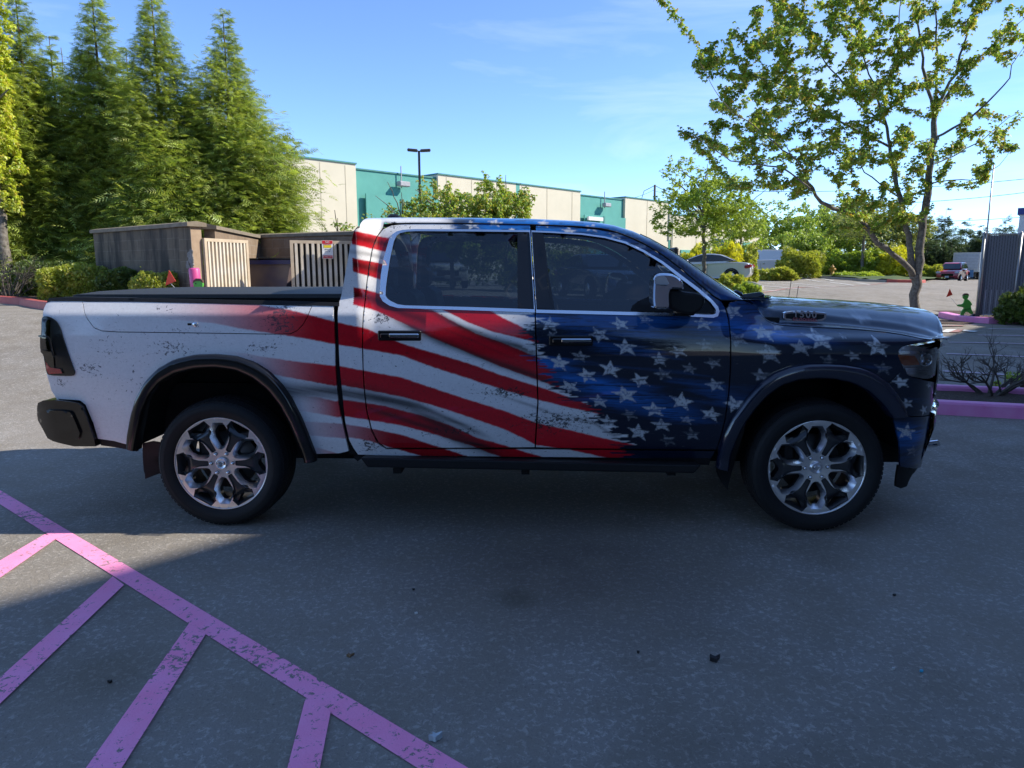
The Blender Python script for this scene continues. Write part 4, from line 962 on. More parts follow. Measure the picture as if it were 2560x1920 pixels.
# wheels
def polar(r, hw, a):      # point r along the spoke axis, hw to the side, axis angle a (unit radius 1)
    return (r*math.cos(a)-hw*math.sin(a), r*math.sin(a)+hw*math.cos(a))
def sym(prof, a):         # symmetric closed outline about the axis from (r, halfwidth) pairs going outward
    return [polar(r, -w, a) for r, w in prof] + [polar(r, w, a) for r, w in prof[::-1]]
WIN = [(.305, .03), (.325, .065), (.36, .095), (.55, .205), (.70, .218), (.80, .16), (.895, .105)]
WIN2 = [(.355, .018), (.375, .04), (.41, .055), (.56, .135), (.685, .142), (.765, .10), (.82, .06)]
DRK = [(.29, .035), (.31, .055), (.50, .070), (.60, .100), (.665, .168), (.78, .230), (.80, .258), (.958, .212)]
SMW = [(.775, .03), (.79, .06), (.860, .175), (.90, .195), (.94, .165)]
def wheel(name, cx, cz, phase, far=False):
    R_ = .2925; c = .4
    w = empty('wheel', (cx, 0, cz)); w.parent = truck; 
    side = -1 if not far else 1
    y_face = .052
    def mk(nm, V2, T, y, mat, parent=w, sm=False):
        Y = y if np.ndim(y) else np.full(len(V2), y)
        V3 = np.stack([V2[:, 0]*R_, Y, V2[:, 1]*R_], 1)
        if far: V3[:, 1] = TW-V3[:, 1]
        return np_mesh(nm, V3, T, mat, parent, sm)
    axes_w = [phase+math.pi/2+i*math.pi/3 for i in range(6)]
    axes_d = [a+math.pi/6 for a in axes_w]
    circ = [(.985*math.cos(q), .985*math.sin(q)) for q in np.linspace(0, 2*math.pi, 96, endpoint=False)]
    rmb = .028
    holes = [sym(WIN, a) for a in axes_w] + [sym(DRK, a) for a in axes_d]
    holes = holes + [[(.235*math.cos(b)*1+.041*math.cos(q), .235*math.sin(b)+.041*math.sin(q)) for q in np.linspace(0, 2*math.pi, 12, endpoint=False)] for b in axes_d]
    V2, T, loops = cdt(circ, holes, .04)
    rr = np.hypot(V2[:, 0], V2[:, 1]); y = y_face + .016*np.clip(1-rr/.95, 0, 1)**1.0
    mk('rim_face', V2, T, y, M['machined'])
    # walls
    def walls(nm, loopsA, yA, loopsB, yB, mat):
        vs = []; fs = []
        for la, lb in zip(loopsA, loopsB):
            la = resample(la, .05) if False else la
            k = len(la); b = len(vs)
            for p in la: vs.append((p[0], p[1], yA(p)))
            for p in lb: vs.append((p[0], p[1], yB(p)))
            for i in range(k): j = (i+1) % k; fs.append((b+i, b+j, b+k+j, b+k+i))
        vs = np.array(vs); V3 = np.stack([vs[:, 0]*R_, vs[:, 2], vs[:, 1]*R_], 1)
        if far: V3[:, 1] = TW-V3[:, 1]
        return np_mesh(nm, V3, np.array(fs), mat, w)
    yf = lambda p: y_face+.016*max(0, 1-math.hypot(*p)/.95)
    walls('window_wall', [sym(WIN, a) for a in axes_w], yf, [sym(WIN2, a) for a in axes_w], lambda p: y_face+.045, M['wheel_gloss'])
    walls('window_inner_wall', [sym(WIN2, a) for a in axes_w], lambda p: y_face+.045, [sym(WIN2, a) for a in axes_w], lambda p: y_face+.09, M['wheel_dark'])
    for a in axes_d:
        V2, T, loops = cdt(sym(DRK, a), [sym(SMW, a)], .03)
        along = V2[:, 0]*math.cos(a)+V2[:, 1]*math.sin(a); lat = -V2[:, 0]*math.sin(a)+V2[:, 1]*math.cos(a)
        yy = y_face + .016*np.clip(1-np.hypot(V2[:, 0], V2[:, 1])/.95, 0, 1) + .010 + .16*np.clip(.06-np.abs(np.abs(lat)-.0), -1, 0)*-1*(along < .68)*R_ + .02*smooth(.66, .80, along)
        mk('spoke_pocket', V2, T, yy, M['wheel_dark'])
    walls('spoke_wall', [sym(DRK, a) for a in axes_d], yf, [sym(DRK, a) for a in axes_d], lambda p: y_face+.045, M['wheel_dark'])
    walls('spoke_window_wall', [sym(SMW, a) for a in axes_d], lambda p: y_face+.02, [sym([(r, h*.9) for r, h in SMW], a) for a in axes_d], lambda p: y_face+.075, M['wheel_dark'])
    fy = (lambda v: TW-v) if far else (lambda v: v)
    def lathe(nm, prof, mat, parent=w, n=72, at_=(0, 0)):
        pr = [(r, (TW-h if far else h)) for r, h in prof]
        return MB().lathe(pr, (at_[0], 0, at_[1]), n=n).build(nm, mat, parent)
    lathe('rim_lip', [(.2925*.985, y_face), (.2925*.985, y_face-.004), (.2925, y_face-.006), (.2985, y_face-.003), (.300, y_face+.01)], M['machined'])
    lathe('rim_barrel', [(.290, y_face+.005), (.275, y_face+.02), (.262, y_face+.06), (.255, y_face+.12), (.262, y_face+.22), (.28, y_face+.24)], simple('barrel', (.09, .09, .095), .35, metal=.7))
    lathe('brake_disc', [(0, .15), (.07, .145), (.075, .165), (.185, .165), (.185, .185), (.05, .185)], M['brake'])
    cal = MB(); cal.box((-.15 if cx > 1 else -.13, fy(.165), .06), (.09, .09, .19), bev=.02); cal.build('brake_caliper', M['black_plastic'], w)
    cap = lathe('centre_cap', [(0, .050), (.026, .050), (.030, .046), (.033, .046), (.036, .050), (.038, .066), (.042, .068)], M['machined'], n=36)
    # raised head-with-horns emblem on the cap
    em = MB(); f3 = lambda u, v, q: (u, fy(q), v)
    em.prism([(0, -.019), (.008, -.005), (.011, .007), (.006, .014), (-.006, .014), (-.011, .007), (-.008, -.005)], f3, .0445, .0505)
    for s_ in (-1, 1): em.tube([(s_*.006, fy(.047), .011), (s_*.014, fy(.046), .012), (s_*.018, fy(.046), .003), (s_*.014, fy(.046), -.006), (s_*.010, fy(.047), -.002)], [.003, .004, .004, .003, .0015], 6)
    em.build('cap_emblem', M['chrome'], w)
    for b in axes_d:
        x, z = .235*R_*math.cos(b), .235*R_*math.sin(b)
        MB().lathe([(0, fy(.047)), (.006, fy(.048)), (.0090, fy(.052)), (.0098, fy(.060)), (.0098, fy(.09))], (x, 0, z), n=10).build('lug_nut', M['chrome'], w)
        
    # tyre
    T_ = .405
    prof = [(.286, .075), (.292, .052), (.300, .041), (.315, .030), (.340, .022), (.360, .022), (.376, .028), (.388, .040), (.396, .058), (T_, .085), (T_+.001, .17), (T_, .255), (.396, .282), (.376, .312), (.340, .318), (.300, .300), (.286, .27)]
    ty = lathe('tyre', prof, M['rubber'], n=120)
    tr = MB()
    n = 84
    for i in range(n):
        q = 2*math.pi*i/n
        for y_, dy, rr_ in ((.066, .040, .3965), (.115, .034, T_+.002), (.17, .04, T_+.003), (.225, .034, T_+.002)):
            q2 = q+(.4*2*math.pi/n if y_ in (.115, .225) else 0)
            R3 = Matrix.Rotation(-q2, 3, 'Y')
            tr.box(((rr_-.0035)*math.cos(q2), fy(y_), (rr_-.0035)*math.sin(q2)), (.008, dy, .021), R3)
    tr.build('tread', M['rubber'], w)
    for q0, wd in ((70, 'RIDGELINE'), ) if False else ():
        pass
    for rr_ in (.345, .372):
        lathe('sidewall_ring', [(rr_-.001, .0205 if rr_ < .36 else .0255), (rr_, .0190 if rr_ < .36 else .024), (rr_+.001, .0205 if rr_ < .36 else .0255)], M['rubber'], n=96)
    return w
W0 = [wheel('wheel', 0, .400, rad(1)), wheel('wheel', 3.672, .400, rad(3)), wheel('wheel', 0, .400, 0.3, True), wheel('wheel', 3.672, .400, .7, True)]
for a in ('pickup_truck',): pass

# ------------------------------------------------------------------ ground
def CW(X, D, z=None):
    p = CAM + RH*X + FH*D
    p = np.array([p[0], p[1], 0.]); p[2] = gz(p) if z is None else z
    return p
def spaced(a, b, step, far, g=1.35):
    v = list(np.arange(a, b+.01, step)); s = step
    while v[-1] < far: s *= g; v.append(v[-1]+s)
    lo = []; s = step; q = a
    while q > -far: s *= g; q -= s; lo.append(q)
    return np.array(lo[::-1]+v)
gxs = spaced(-30, 60, 1.0, 1400); gys = spaced(-6, 90, 1.0, 1400)
GX, GY = np.meshgrid(gxs, gys, indexing='ij'); GZ = ground_z(GX, GY)
def asphalt(name, base=.05, fine=True):
    m, t, b = nodes(name)
    big = noise(t, .35, 4, .6, dist=.4); mid = noise(t, 2.6, 5, .65); sp = noise(t, 70, 4, .75); tiny = noise(t, 260, 2, .6); wr = noise(t, 34, 5, .78, dist=.5)
    c = mixc(t, ramp(t, big, [(.35, 0.), (.65, 1.)]), (base*.98, base*.87, base*.71), (base*1.40, base*1.24, base*1.02))
    c = mixc(t, ramp(t, mid, [(.40, 0.), (.75, .6)]), c, (base*1.6, base*1.52, base*1.40))
    # worn bare aggregate: pale flecks where the binder has gone
    mk = N(t, 'ShaderNodeMath', operation='MULTIPLY'); t.links.new(ramp(t, wr, [(.53, 0.), (.60, 1.)]), mk.inputs[0]); t.links.new(ramp(t, mid, [(.35, .25), (.68, .7)]), mk.inputs[1])
    c = mixc(t, mk.outputs[0], c, (base*2.7, base*2.5, base*2.2))
    c = mixc(t, ramp(t, sp, [(.28, .75), (.42, 0.)]), c, (base*.35, base*.36, base*.4))
    c = mixc(t, ramp(t, sp, [(.66, 0.), (.76, .8)]), c, (base*4.5, base*4.4, base*4.1))
    c = mixc(t, ramp(t, tiny, [(.72, 0.), (.78, .9)]), c, (.42, .41, .38))
    # oil stains
    tc = N(t, 'ShaderNodeTexCoord')
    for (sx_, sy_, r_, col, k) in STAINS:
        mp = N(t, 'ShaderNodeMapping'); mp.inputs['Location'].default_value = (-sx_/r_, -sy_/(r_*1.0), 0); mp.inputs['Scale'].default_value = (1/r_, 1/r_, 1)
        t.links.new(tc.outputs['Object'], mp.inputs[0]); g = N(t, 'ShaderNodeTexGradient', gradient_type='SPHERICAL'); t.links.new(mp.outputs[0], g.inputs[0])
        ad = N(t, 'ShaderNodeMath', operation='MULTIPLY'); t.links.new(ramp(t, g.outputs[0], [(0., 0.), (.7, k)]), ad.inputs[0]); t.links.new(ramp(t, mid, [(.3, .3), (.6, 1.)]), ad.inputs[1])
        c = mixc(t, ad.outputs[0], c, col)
    t.links.new(c, b.inputs['Base Color']); b.inputs['Roughness'].default_value = .9; b.inputs['Specular IOR Level'].default_value = .25
    h = N(t, 'ShaderNodeMath', operation='ADD'); t.links.new(sp, h.inputs[0]); t.links.new(wr, h.inputs[1]); bump(t, b, h.outputs[0], .75, .009)
    return m
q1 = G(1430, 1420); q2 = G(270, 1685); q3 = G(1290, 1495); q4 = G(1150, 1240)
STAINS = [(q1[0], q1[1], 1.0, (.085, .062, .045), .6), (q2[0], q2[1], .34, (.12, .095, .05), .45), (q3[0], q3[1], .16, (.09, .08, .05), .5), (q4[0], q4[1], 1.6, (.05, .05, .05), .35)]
M['asphalt'] = asphalt('asphalt', .195)
nx, ny = len(gxs), len(gys); idx = np.arange(nx*ny).reshape(nx, ny)
grd = np_mesh('asphalt_lot', np.stack([GX.ravel(), GY.ravel(), GZ.ravel()], 1), np.stack([idx[:-1, :-1], idx[1:, :-1], idx[1:, 1:], idx[:-1, 1:]], -1).reshape(-1, 4), M['asphalt'], None, True); grd['kind'] = 'structure'

def paint(name, c, wear=.5, scale=26, asph=(.22, .20, .175)):
    m, t, b = nodes(name)
    f = noise(t, scale, 5, .75, dist=.7); f2 = noise(t, 1.7, 3, .5)
    ad = N(t, 'ShaderNodeMath', operation='MULTIPLY_ADD'); t.links.new(f2, ad.inputs[0]); ad.inputs[1].default_value = .35; t.links.new(f, ad.inputs[2])
    k = ramp(t, ad.outputs[0], [(wear+.14, 0.), (wear+.17, 1.)])
    col = mixc(t, ramp(t, noise(t, 5, 4), [(.3, 0.), (.8, 1.)]), c, tuple(min(1, x*1.2+.02) for x in c))
    t.links.new(mixc(t, k, col, asph), b.inputs['Base Color']); b.inputs['Roughness'].default_value = .8
    h = noise(t, 95, 3, .7); bump(t, b, h, .5, .006)
    return m
M['pink'] = paint('pink_road_paint', (1.0, .30, .52), .60, 30)
M['white_line'] = paint('white_road_paint', (.62, .62, .60), .64)
M['red_line'] = paint('red_road_paint', (.50, .16, .13), .50)
def sheet(name, quad_px, mat, lift=.004, sub=1):
    pts = [G(a, b) for a, b in quad_px]
    V = []; n = sub+1
    for i in range(n):
        t = i/sub; a = pts[0]*(1-t)+pts[3]*t; b = pts[1]*(1-t)+pts[2]*t
        for p in (a, b): V.append((p[0], p[1], gz(p)+lift))
    o = np_mesh(name, V, [(2*i, 2*i+1, 2*i+3, 2*i+2) for i in range(sub)], mat); o['kind'] = 'structure'; return o
def c6(x, y): return (x/1.7015, 1120+y/1.7015)
# main pink line: straight on the ground
pa, pb = G(0, 1240.5), G(*c6(1895, 1361)); d_ = (pb-pa)/np.linalg.norm(pb-pa); n_ = np.array([-d_[1], d_[0], 0])
w1 = abs(np.dot(G(*c6(875, 790))-pa, n_)); w2 = abs(np.dot(G(*c6(1000, 780))-pa, n_))
hw = .5*abs(np.dot(G(*c6(1000, 780))-G(*c6(875, 800)), n_))

e0, e1 = pa-d_*2.0, pb+d_*1.5
mid_ = .5*np.dot(G(*c6(1000, 780))-pa, n_)+.5*np.dot(G(*c6(890, 800))-pa, n_)
V = [e0+n_*(mid_+hw), e1+n_*(mid_+hw), e1+n_*(mid_-hw), e0+n_*(mid_-hw)]
np_mesh('pink_marking', [(v[0], v[1], .004) for v in V], [(0, 1, 2, 3)], M['pink'])['kind'] = 'structure'
for q in ([(190,372),(248,385),(-60,600),(-60,520)], [(480,552),(528,588),(-40,1135),(-40,1020)], [(805,752),(876,798),(500,1400),(345,1400)], [(1303,1060),(1408,1125),(1355,1400),(1215,1400)]):
    o = np_mesh('pink_marking', [tuple(G(*c6(*a))[:2])+(.008,) for a in q], [(0, 1, 2, 3)], M['pink']); o['kind'] = 'structure'
def line_px(name, a, b, w, mat, sub=14, lift=.012):
    p, q = G(*a), G(*b); d = (q-p)[:2]; L = np.linalg.norm(d); d /= L; n = np.array([-d[1], d[0]])*w/2
    V = []
    for i in range(sub+1):
        c = p[:2]+(q[:2]-p[:2])*i/sub
        for s_ in (-1, 1): e = c+n*s_; V.append((e[0], e[1], gz(e)+lift))
    o = np_mesh(name, V, [(2*i, 2*i+1, 2*i+3, 2*i+2) for i in range(sub)], mat); o['kind'] = 'structure'
c4 = lambda x, y: (1640+x*.4159, 560+y*.4159)
for a, b in (((585,322),(1190,371)), ((575,334),(1085,378)), ((565,349),(985,385)), ((560,368),(870,393)), ((560,392),(740,405)), ((640,322),(1290,366))):
    line_px('stall_line', c4(*a), c4(*b), .13, M['white_line'])
line_px('red_fire_lane', c4(600, 421), c4(1400, 354), .15, M['red_line'], 30)
c8 = lambda x, y: (2180+x*.26518, 620+y*.26518)
for y0, y1, xs_ in ((765,768,1100), (825,832,1000), (893,910,720), (1001,1030,700), (1165,1208,670), (728,730,880)):
    line_px('stall_line', c8(xs_, y0), c8(2100, y1+(y1-y0)*1.2), .10, paint('faded_pink_line', (.62, .48, .56), .64) if y0 == 765 else M.get('fp', M['white_line']), 20)
    M['fp'] = bpy.data.materials['faded_pink_line']
sheet('white_marking', [c8(640,800), c8(700,772), c8(800,772), c8(720,802)], M['white_line'], .02, 4)
sheet('pink_marking', [c8(720,800), c8(800,772), c8(880,772), c8(810,802)], M['red_line'], .02, 4)
sheet('white_marking', [c8(850,788), c8(870,776), c8(1000,790), c8(960,800)], M['white_line'], .02, 4)
sheet('white_marking', [c8(600,850), c8(640,836), c8(740,846), c8(690,862)], M['white_line'], .02, 4)
sheet('white_marking', [c8(560,745), c8(600,735), c8(880,732), c8(860,742)], M['red_line'], .02, 4)

# kerbs and planting beds
M['purple'] = simple('purple_kerb_paint', (.78, .22, .48), .55, var=.15, scale=5, c2=(.84, .32, .58))
M['redkerb'] = simple('red_kerb_paint', (.40, .07, .06), .65, scale=4, c2=(.52, .13, .10))
M['conc'] = simple('concrete_kerb', (.30, .29, .26), .85, scale=5, bmp=.1)
def mulch_mat():
    m, t, b = nodes('bark_mulch')
    a = noise(t, 34, 5, .8, stretch=(1, 2.2, 1)); c = mixc(t, ramp(t, a, [(.36, 0.), (.62, 1.)]), (.030, .018, .012), (.15, .10, .07)); c = mixc(t, ramp(t, noise(t, 60, 3), [(.66, 0.), (.7, 1.)]), c, (.36, .29, .22))
    t.links.new(c, b.inputs['Base Color']); b.inputs['Roughness'].default_value = .95; bump(t, b, a, 1.0, .03); return m
M['mulch'] = mulch_mat()
def kerb(name, pts, w=.15, h=.15, mat='purple', joints=2.4):
    """pts: ground points; rounded-top kerb"""
    V = []; A = []
    for i in range(len(pts)-1):
        k = max(1, int(np.linalg.norm(pts[i+1][:2]-pts[i][:2])/.5))
        for j in range(k): A.append(pts[i]+(pts[i+1]-pts[i])*j/k)
    A.append(pts[-1]); A = np.array(A); n = len(A)
    prof = [(-w/2-.01, -.06), (-w/2, h-.03), (-w/2+.012, h-.008), (-w/2+.035, h), (w/2-.035, h), (w/2-.012, h-.008), (w/2, h-.03), (w/2+.01, -.06)]
    for i in range(n):
        d = A[min(i+1, n-1)]-A[max(i-1, 0)]; d = d[:2]/np.linalg.norm(d[:2]); nn = np.array([-d[1], d[0]]); z = gz(A[i])
        for u, v in prof: V.append((A[i][0]+nn[0]*u, A[i][1]+nn[1]*u, z+v))
    k = len(prof); Fc = [(i*k+j, i*k+j+1, (i+1)*k+j+1, (i+1)*k+j) for i in range(n-1) for j in range(k-1)]
    m = MB().add(V, Fc, False); m.f.append(tuple(range(k))); m.f.append(tuple((n-1)*k+j for j in range(k))); m.sm += [False]*2
    o = m.build(name, M[mat]); o['kind'] = 'structure'; return o
def bed(name, poly, h=.10, amp=.03, mat='mulch', step=.15):
    """mulch surface over a ground polygon (xy)"""
    P2 = [tuple(p[:2]) for p in poly]; V, T, _ = cdt(P2, [], step); z = np.array([gz(v) for v in V]) + h + amp*(fbm(V[:, 0]*3, V[:, 1]*3, 3)-.3)
    a, b, c = V[T[:, 0]], V[T[:, 1]], V[T[:, 2]]; cr = (b-a)[:, 0]*(c-a)[:, 1]-(b-a)[:, 1]*(c-a)[:, 0]; T[cr < 0] = T[cr < 0][:, ::-1]
    o = np_mesh(name, np.stack([V[:, 0], V[:, 1], z], 1), T, M[mat], None, True); o['kind'] = 'structure'; return o
# island by the truck's nose
def on_z(px, py, z):
    d = ray(px, py); return CAM + d*((z-CAM[2])/d[2])
kf = [on_z(1990, 985, .15), on_z(2360, 1001, .15), on_z(2560, 1011, .15), on_z(2900, 1030, .15)]
kb = [on_z(1990, 949, .15), on_z(2360, 963.5, .15), on_z(2560, 972, .15), on_z(2900, 988, .15)]
for a in kf+kb: a[2] = 0
kf[0] = kf[1]+(kf[0]-kf[1])*.5; kb[0] = kb[1]+(kb[0]-kb[1])*.35
kerb('purple_kerb', kf, .16); kerb('purple_kerb', kb, .14)
kerb('purple_kerb', [kf[0], (kf[0]+kb[0])/2+np.array((-.25, 0, 0)), kb[0]], .15)
bed('mulch_bed', kf + kb[::-1], .085, .04, step=.08)
# right kerb under the fence
r1, r2, r3 = G(*c8(925, 700)), G(*c8(1100, 712)), G(*c8(1433, 710))
dr = (r3-r2)/np.linalg.norm(r3-r2)
kerb('purple_kerb', [r1+np.array((.35, 2.0, 0)), r1+np.array((.0, .5, 0)), r1, r2, r3, r3+dr*6], .3, .17)
bed('fence_bed', [r1+np.array((.2, .1, 0)), r2, r3, r3+dr*6, r3+dr*6+np.array((0, 3, 0)), r1+np.array((.5, 3, 0))], .12, .03, step=.5)
# left red kerb and bed
kl = [G(-260, 742), G(0, 757), G(60, 762), G(113, 772), G(200, 790), G(330, 812), G(430, 830)]
kerb('red_kerb', kl, .16, .15, 'redkerb')
bed('planting_bed', kl + [CW(-6.6, 13.9), CW(-6.0, 13.6), CW(-9.3, 15.7), CW(-7, 20), CW(-7, 27), CW(-30, 27)], .10, .06, step=.4)
# far kerb and green bank
kr = [G(*c4(560, 327)), G(*c4(700, 321)), G(*c4(830, 321)), G(*c4(1000, 327)), G(*c4(1200, 340)), G(*c4(1390, 351))]
kerb('kerb', kr, .2, .15, 'conc'); kerb('red_kerb', [kr[-1], G(*c4(1450, 352)), G(*c4(1530, 353)), G(*c4(1610, 352))], .2, .18, 'redkerb')
M['grass'] = simple('ground_cover_green', (.035, .07, .015), .9, scale=1.5, c2=(.09, .13, .03), bmp=.5)
bed('green_bank', kr + [G(*c4(1530, 353)), G(*c4(1610, 352)), CW(38, 62), CW(40, 85), CW(20, 72), CW(6, 45)], .12, .3, 'grass', 1.0)
# planter in front of the saloon car
kp = [G(1745, 746), G(1830, 742), G(1895, 733), G(1905, 722), G(1880, 712)]
kerb('kerb', kp, .15, .15, 'conc')
bed('green_planter', kp + [G(1790, 708), G(1600, 712), G(1500, 750)], .12, .1, 'grass', .5)

# ------------------------------------------------------------------ vegetation tools
def inst(tv, tf, pos, Rm, sc):
    """template verts (k,3), tris (m,3), positions (n,3), rotations (n,3,3), scales (n,)"""
    tv = np.asarray(tv, float); tf = np.asarray(tf); n = len(pos); k = len(tv)
    V = np.einsum('nij,kj->nki', Rm, tv)*np.asarray(sc)[:, None, None] + pos[:, None, :]
    Fc = (tf[None]+(np.arange(n)*k)[:, None, None]).reshape(-1, 3); return V.reshape(-1, 3), Fc
def frames(fwd, up_j, r):
    f = fwd/np.linalg.norm(fwd, axis=1)[:, None]; u = np.array([0, 0, 1.])+up_j; s = np.cross(u, f); s /= np.linalg.norm(s, axis=1)[:, None]+1e-9; u = np.cross(f, s)
    return np.stack([f, s, u], 2)
def leafmesh(name, V, Fc, k, mat, parent, r, lo=.7, hi=1.25):
    n = len(V)//k; tone = r.uniform(lo, hi, n); c = np.ones((len(V), 4)); c[:, :3] = np.repeat(tone, k)[:, None]
    return np_mesh(name, V, Fc, mat, parent, False, attrs={'Tone': c})
def frond_template(n=6, w=.30, droop=.35):
    v = []; f = []
    for i in range(n):
        t = .08+.9*i/n; L = w*(1-.55*t)+.06
        for s in (-1, 1):
            b = len(v); x0 = t; z0 = -droop*t*t
            v += [(x0-.03, 0, z0), (x0+.11, s*.012, z0-.01), (x0+.12+L*.55, s*L, z0-.10*L-.05)]; f.append((b, b+1, b+2))
    b = len(v); v += [(.85, -.03, -droop*.72), (.85, .03, -droop*.72), (1.12, 0, -droop*1.25)]; f.append((b, b+1, b+2))
    return np.array(v), np.array(f)
FR_V, FR_F = frond_template(4, .34)
LF1 = (np.array([(0, 0, 0), (.30, -.34, -.03), (.55, -.10, -.06), (1.0, 0, -.25), (.55, .10, -.06), (.30, .34, -.03)]), np.array([(0, 1, 2), (0, 2, 4), (2, 3, 4), (0, 4, 5)]))
def leaf_cluster(n, r, L=1.0, hang=.8):
    v = []; f = []
    for i in range(n):
        a = 2*math.pi*i/n+r.uniform(-.4, .4); d = np.array([math.cos(a), math.sin(a), -hang+r.uniform(-.35, .5)]); R = frames(d[None], r.normal(0, .3, (1, 3)), r)[0]
        b = sum(len(q) for q in v); v.append(LF1[0]@R.T*L*r.uniform(.75, 1.1)); f.append(LF1[1]+b)
    return np.concatenate(v), np.concatenate(f)
M['bark'] = simple('bark_grey', (.075, .062, .05), .9, scale=16, c2=(.26, .235, .20), bmp=1.0, detail=8)
M['bark_dark'] = simple('bark_brown', (.05, .035, .025), .9, scale=9, c2=(.11, .08, .06), bmp=.5)
M['con'] = foliage('conifer_foliage', (.20, .29, .08), (.42, .50, .11), .45, 1.1, c3=(.52, .54, .14))
M['con_y'] = foliage('conifer_tips', (.13, .17, .02), (.20, .22, .03), .35, 2)
M['gold'] = foliage('golden_foliage', (.48, .58, .06), (.66, .70, .10), .55, 1.5, c3=(.70, .58, .16))
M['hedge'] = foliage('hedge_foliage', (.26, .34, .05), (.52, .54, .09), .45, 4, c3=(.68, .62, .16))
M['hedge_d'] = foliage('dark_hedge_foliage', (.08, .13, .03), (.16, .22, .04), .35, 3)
M['maple'] = foliage('maple_foliage', (.22, .36, .06), (.40, .52, .09), .58, 1.3, c3=(.62, .42, .12))
M['bright'] = foliage('bright_foliage', (.28, .40, .06), (.46, .54, .09), .5, 1.0)
M['yellow'] = foliage('yellow_foliage', (.52, .52, .04), (.70, .66, .06), .5, 1.5)
M['olive'] = foliage('olive_foliage', (.26, .30, .09), (.40, .42, .14), .5, 1.0)
M['far_dark'] = foliage('far_conifer_foliage', (.07, .11, .05), (.14, .19, .08), .3, .6)

def conifer(base, H, R, n, name, label, group=None, mat='con', seed=0, frond=.42, tilt=(0, 0), lean=0, bottom=.04, cat='conifer'):
    r = np.random.default_rng(seed); b = np.array(base, float)
    root = empty(name, b, label=label, cat=cat, group=group)
    tk = MB().tube([(0, 0, -.2), (0, 0, H*.3), (tilt[0]*.6, tilt[1]*.6, H*.7), (tilt[0], tilt[1], H*.985)], [R*.085+.05, R*.06+.03, .035, .008], 8).build('trunk', M['bark_dark'], root)
    nb = int(n/14)
    zt = bottom+(1-bottom)*(1-np.sqrt(r.random(nb)))**1.0*.985; zt = np.clip(zt*(.9+.2*r.random(nb)), bottom, .985)
    an = r.uniform(0, 2*math.pi, nb); 
    lump = .78+.32*np.sin(an*2.3+seed)*np.sin(zt*11+seed*1.7)+.16*r.normal(0, 1, nb)
    L = R*np.clip((1-zt)**1.1*lump, .03, 1.3)+.10
    # branches
    P0 = []; DR = []
    for q in range(14):
        t = (q+r.random(nb))/14; t = .15+.85*t**.75
        rr = L*t; rise = -.10*rr+.32*rr*t
        x = np.cos(an)*rr; y = np.sin(an)*rr; z = zt*H+rise*.55
        jx = r.normal(0, .06, (nb, 3))*L[:, None]
        P0.append(np.stack([x+tilt[0]*zt, y+tilt[1]*zt, z], 1)+jx)
        side = r.normal(0, .75, nb); d = np.stack([np.cos(an+side), np.sin(an+side), r.normal(.12, .3, nb)], 1); DR.append(d)
    pos = np.concatenate(P0); d = np.concatenate(DR)
    Rm = frames(d, r.normal(0, .45, d.shape), r); sc = frond*r.uniform(.55, 1.15, len(pos))*np.clip(np.concatenate([L]*14)/R+.35, .45, 1)
    V, Fc = inst(FR_V, FR_F, pos, Rm, sc); leafmesh('crown', V, Fc, len(FR_V), M[mat], root, r, .40, 1.55)
    bm = MB()
    for i in r.choice(nb, min(nb, 46), replace=False):
        bm.tube([(tilt[0]*zt[i], tilt[1]*zt[i], zt[i]*H-.02), (math.cos(an[i])*L[i]*.5, math.sin(an[i])*L[i]*.5, zt[i]*H+.0), (math.cos(an[i])*L[i]*.95, math.sin(an[i])*L[i]*.95, zt[i]*H+.15*L[i])], [.022, .014, .004], 4, False)
    bm.build('branches', M['bark_dark'], root)
    return root
def shrub(base, dims, n, name, label, mat='hedge', group=None, seed=0, leaf=.05, box=.35, shell=.72, cat='shrub', nl=5, stems=8, rz=0.0, sprig=0):
    """clipped or rounded bush: leaf clusters in a lumpy superellipsoid standing on the ground"""
    r = np.random.default_rng(seed); b = np.array(base, float); root = empty(name, b, rz, label=label, cat=cat, group=group)
    u = r.normal(0, 1, (n, 3)); u /= np.linalg.norm(u, axis=1)[:, None]; u[:, 2] = np.abs(u[:, 2])*1.0 - .25*(r.random(n) < .35)
    p = 1/ (np.sum(np.abs(u)**(2+6*box), 1)**(1/(2+6*box)))
    ka = .3 if box > .5 else 1.0
    lum = 1-.14*ka+ka*(.24*np.sin(u[:, 0]*5+seed)*np.sin(u[:, 1]*4+seed*2)+.12*np.sin(u[:, 2]*9+u[:, 0]*7+seed))
    rad_ = (shell+(1-shell)*r.random(n)**.6)*lum*p
    pos = u*rad_[:, None]*np.array([dims[0]/2, dims[1]/2, dims[2]*.80]); pos[:, 2] += dims[2]*.20; pos = pos[pos[:, 2] > .02]
    if sprig: 
        e = pos[r.choice(len(pos), sprig)]; e = e*1.06+r.normal(0, .05, e.shape); pos = np.concatenate([pos, e])
    tv, tf = leaf_cluster(nl, r, 1.0, -.1); d = pos/np.linalg.norm(pos+1e-6, axis=1)[:, None]+r.normal(0, .5, pos.shape)+np.array([0, 0, .3]); Rm = frames(d, r.normal(0, .6, d.shape), r)
    V, Fc = inst(tv, tf, pos, Rm, leaf*r.uniform(.7, 1.3, len(pos))); leafmesh('leaves', V, Fc, len(tv), M[mat], root, r, .6, 1.35)
    st = MB()
    for i in range(stems):
        a = r.uniform(0, 6.28); k = r.uniform(.2, .7)
        st.tube([(r.normal(0, .05)*dims[0], r.normal(0, .05)*dims[1], -.05), (math.cos(a)*dims[0]*.18*k, math.sin(a)*dims[1]*.18*k, dims[2]*.3), (math.cos(a)*dims[0]*.42*k, math.sin(a)*dims[1]*.42*k, dims[2]*.7)], [.02, .014, .006], 5, False)
    st.build('stems', M['bark_dark'], root); return root

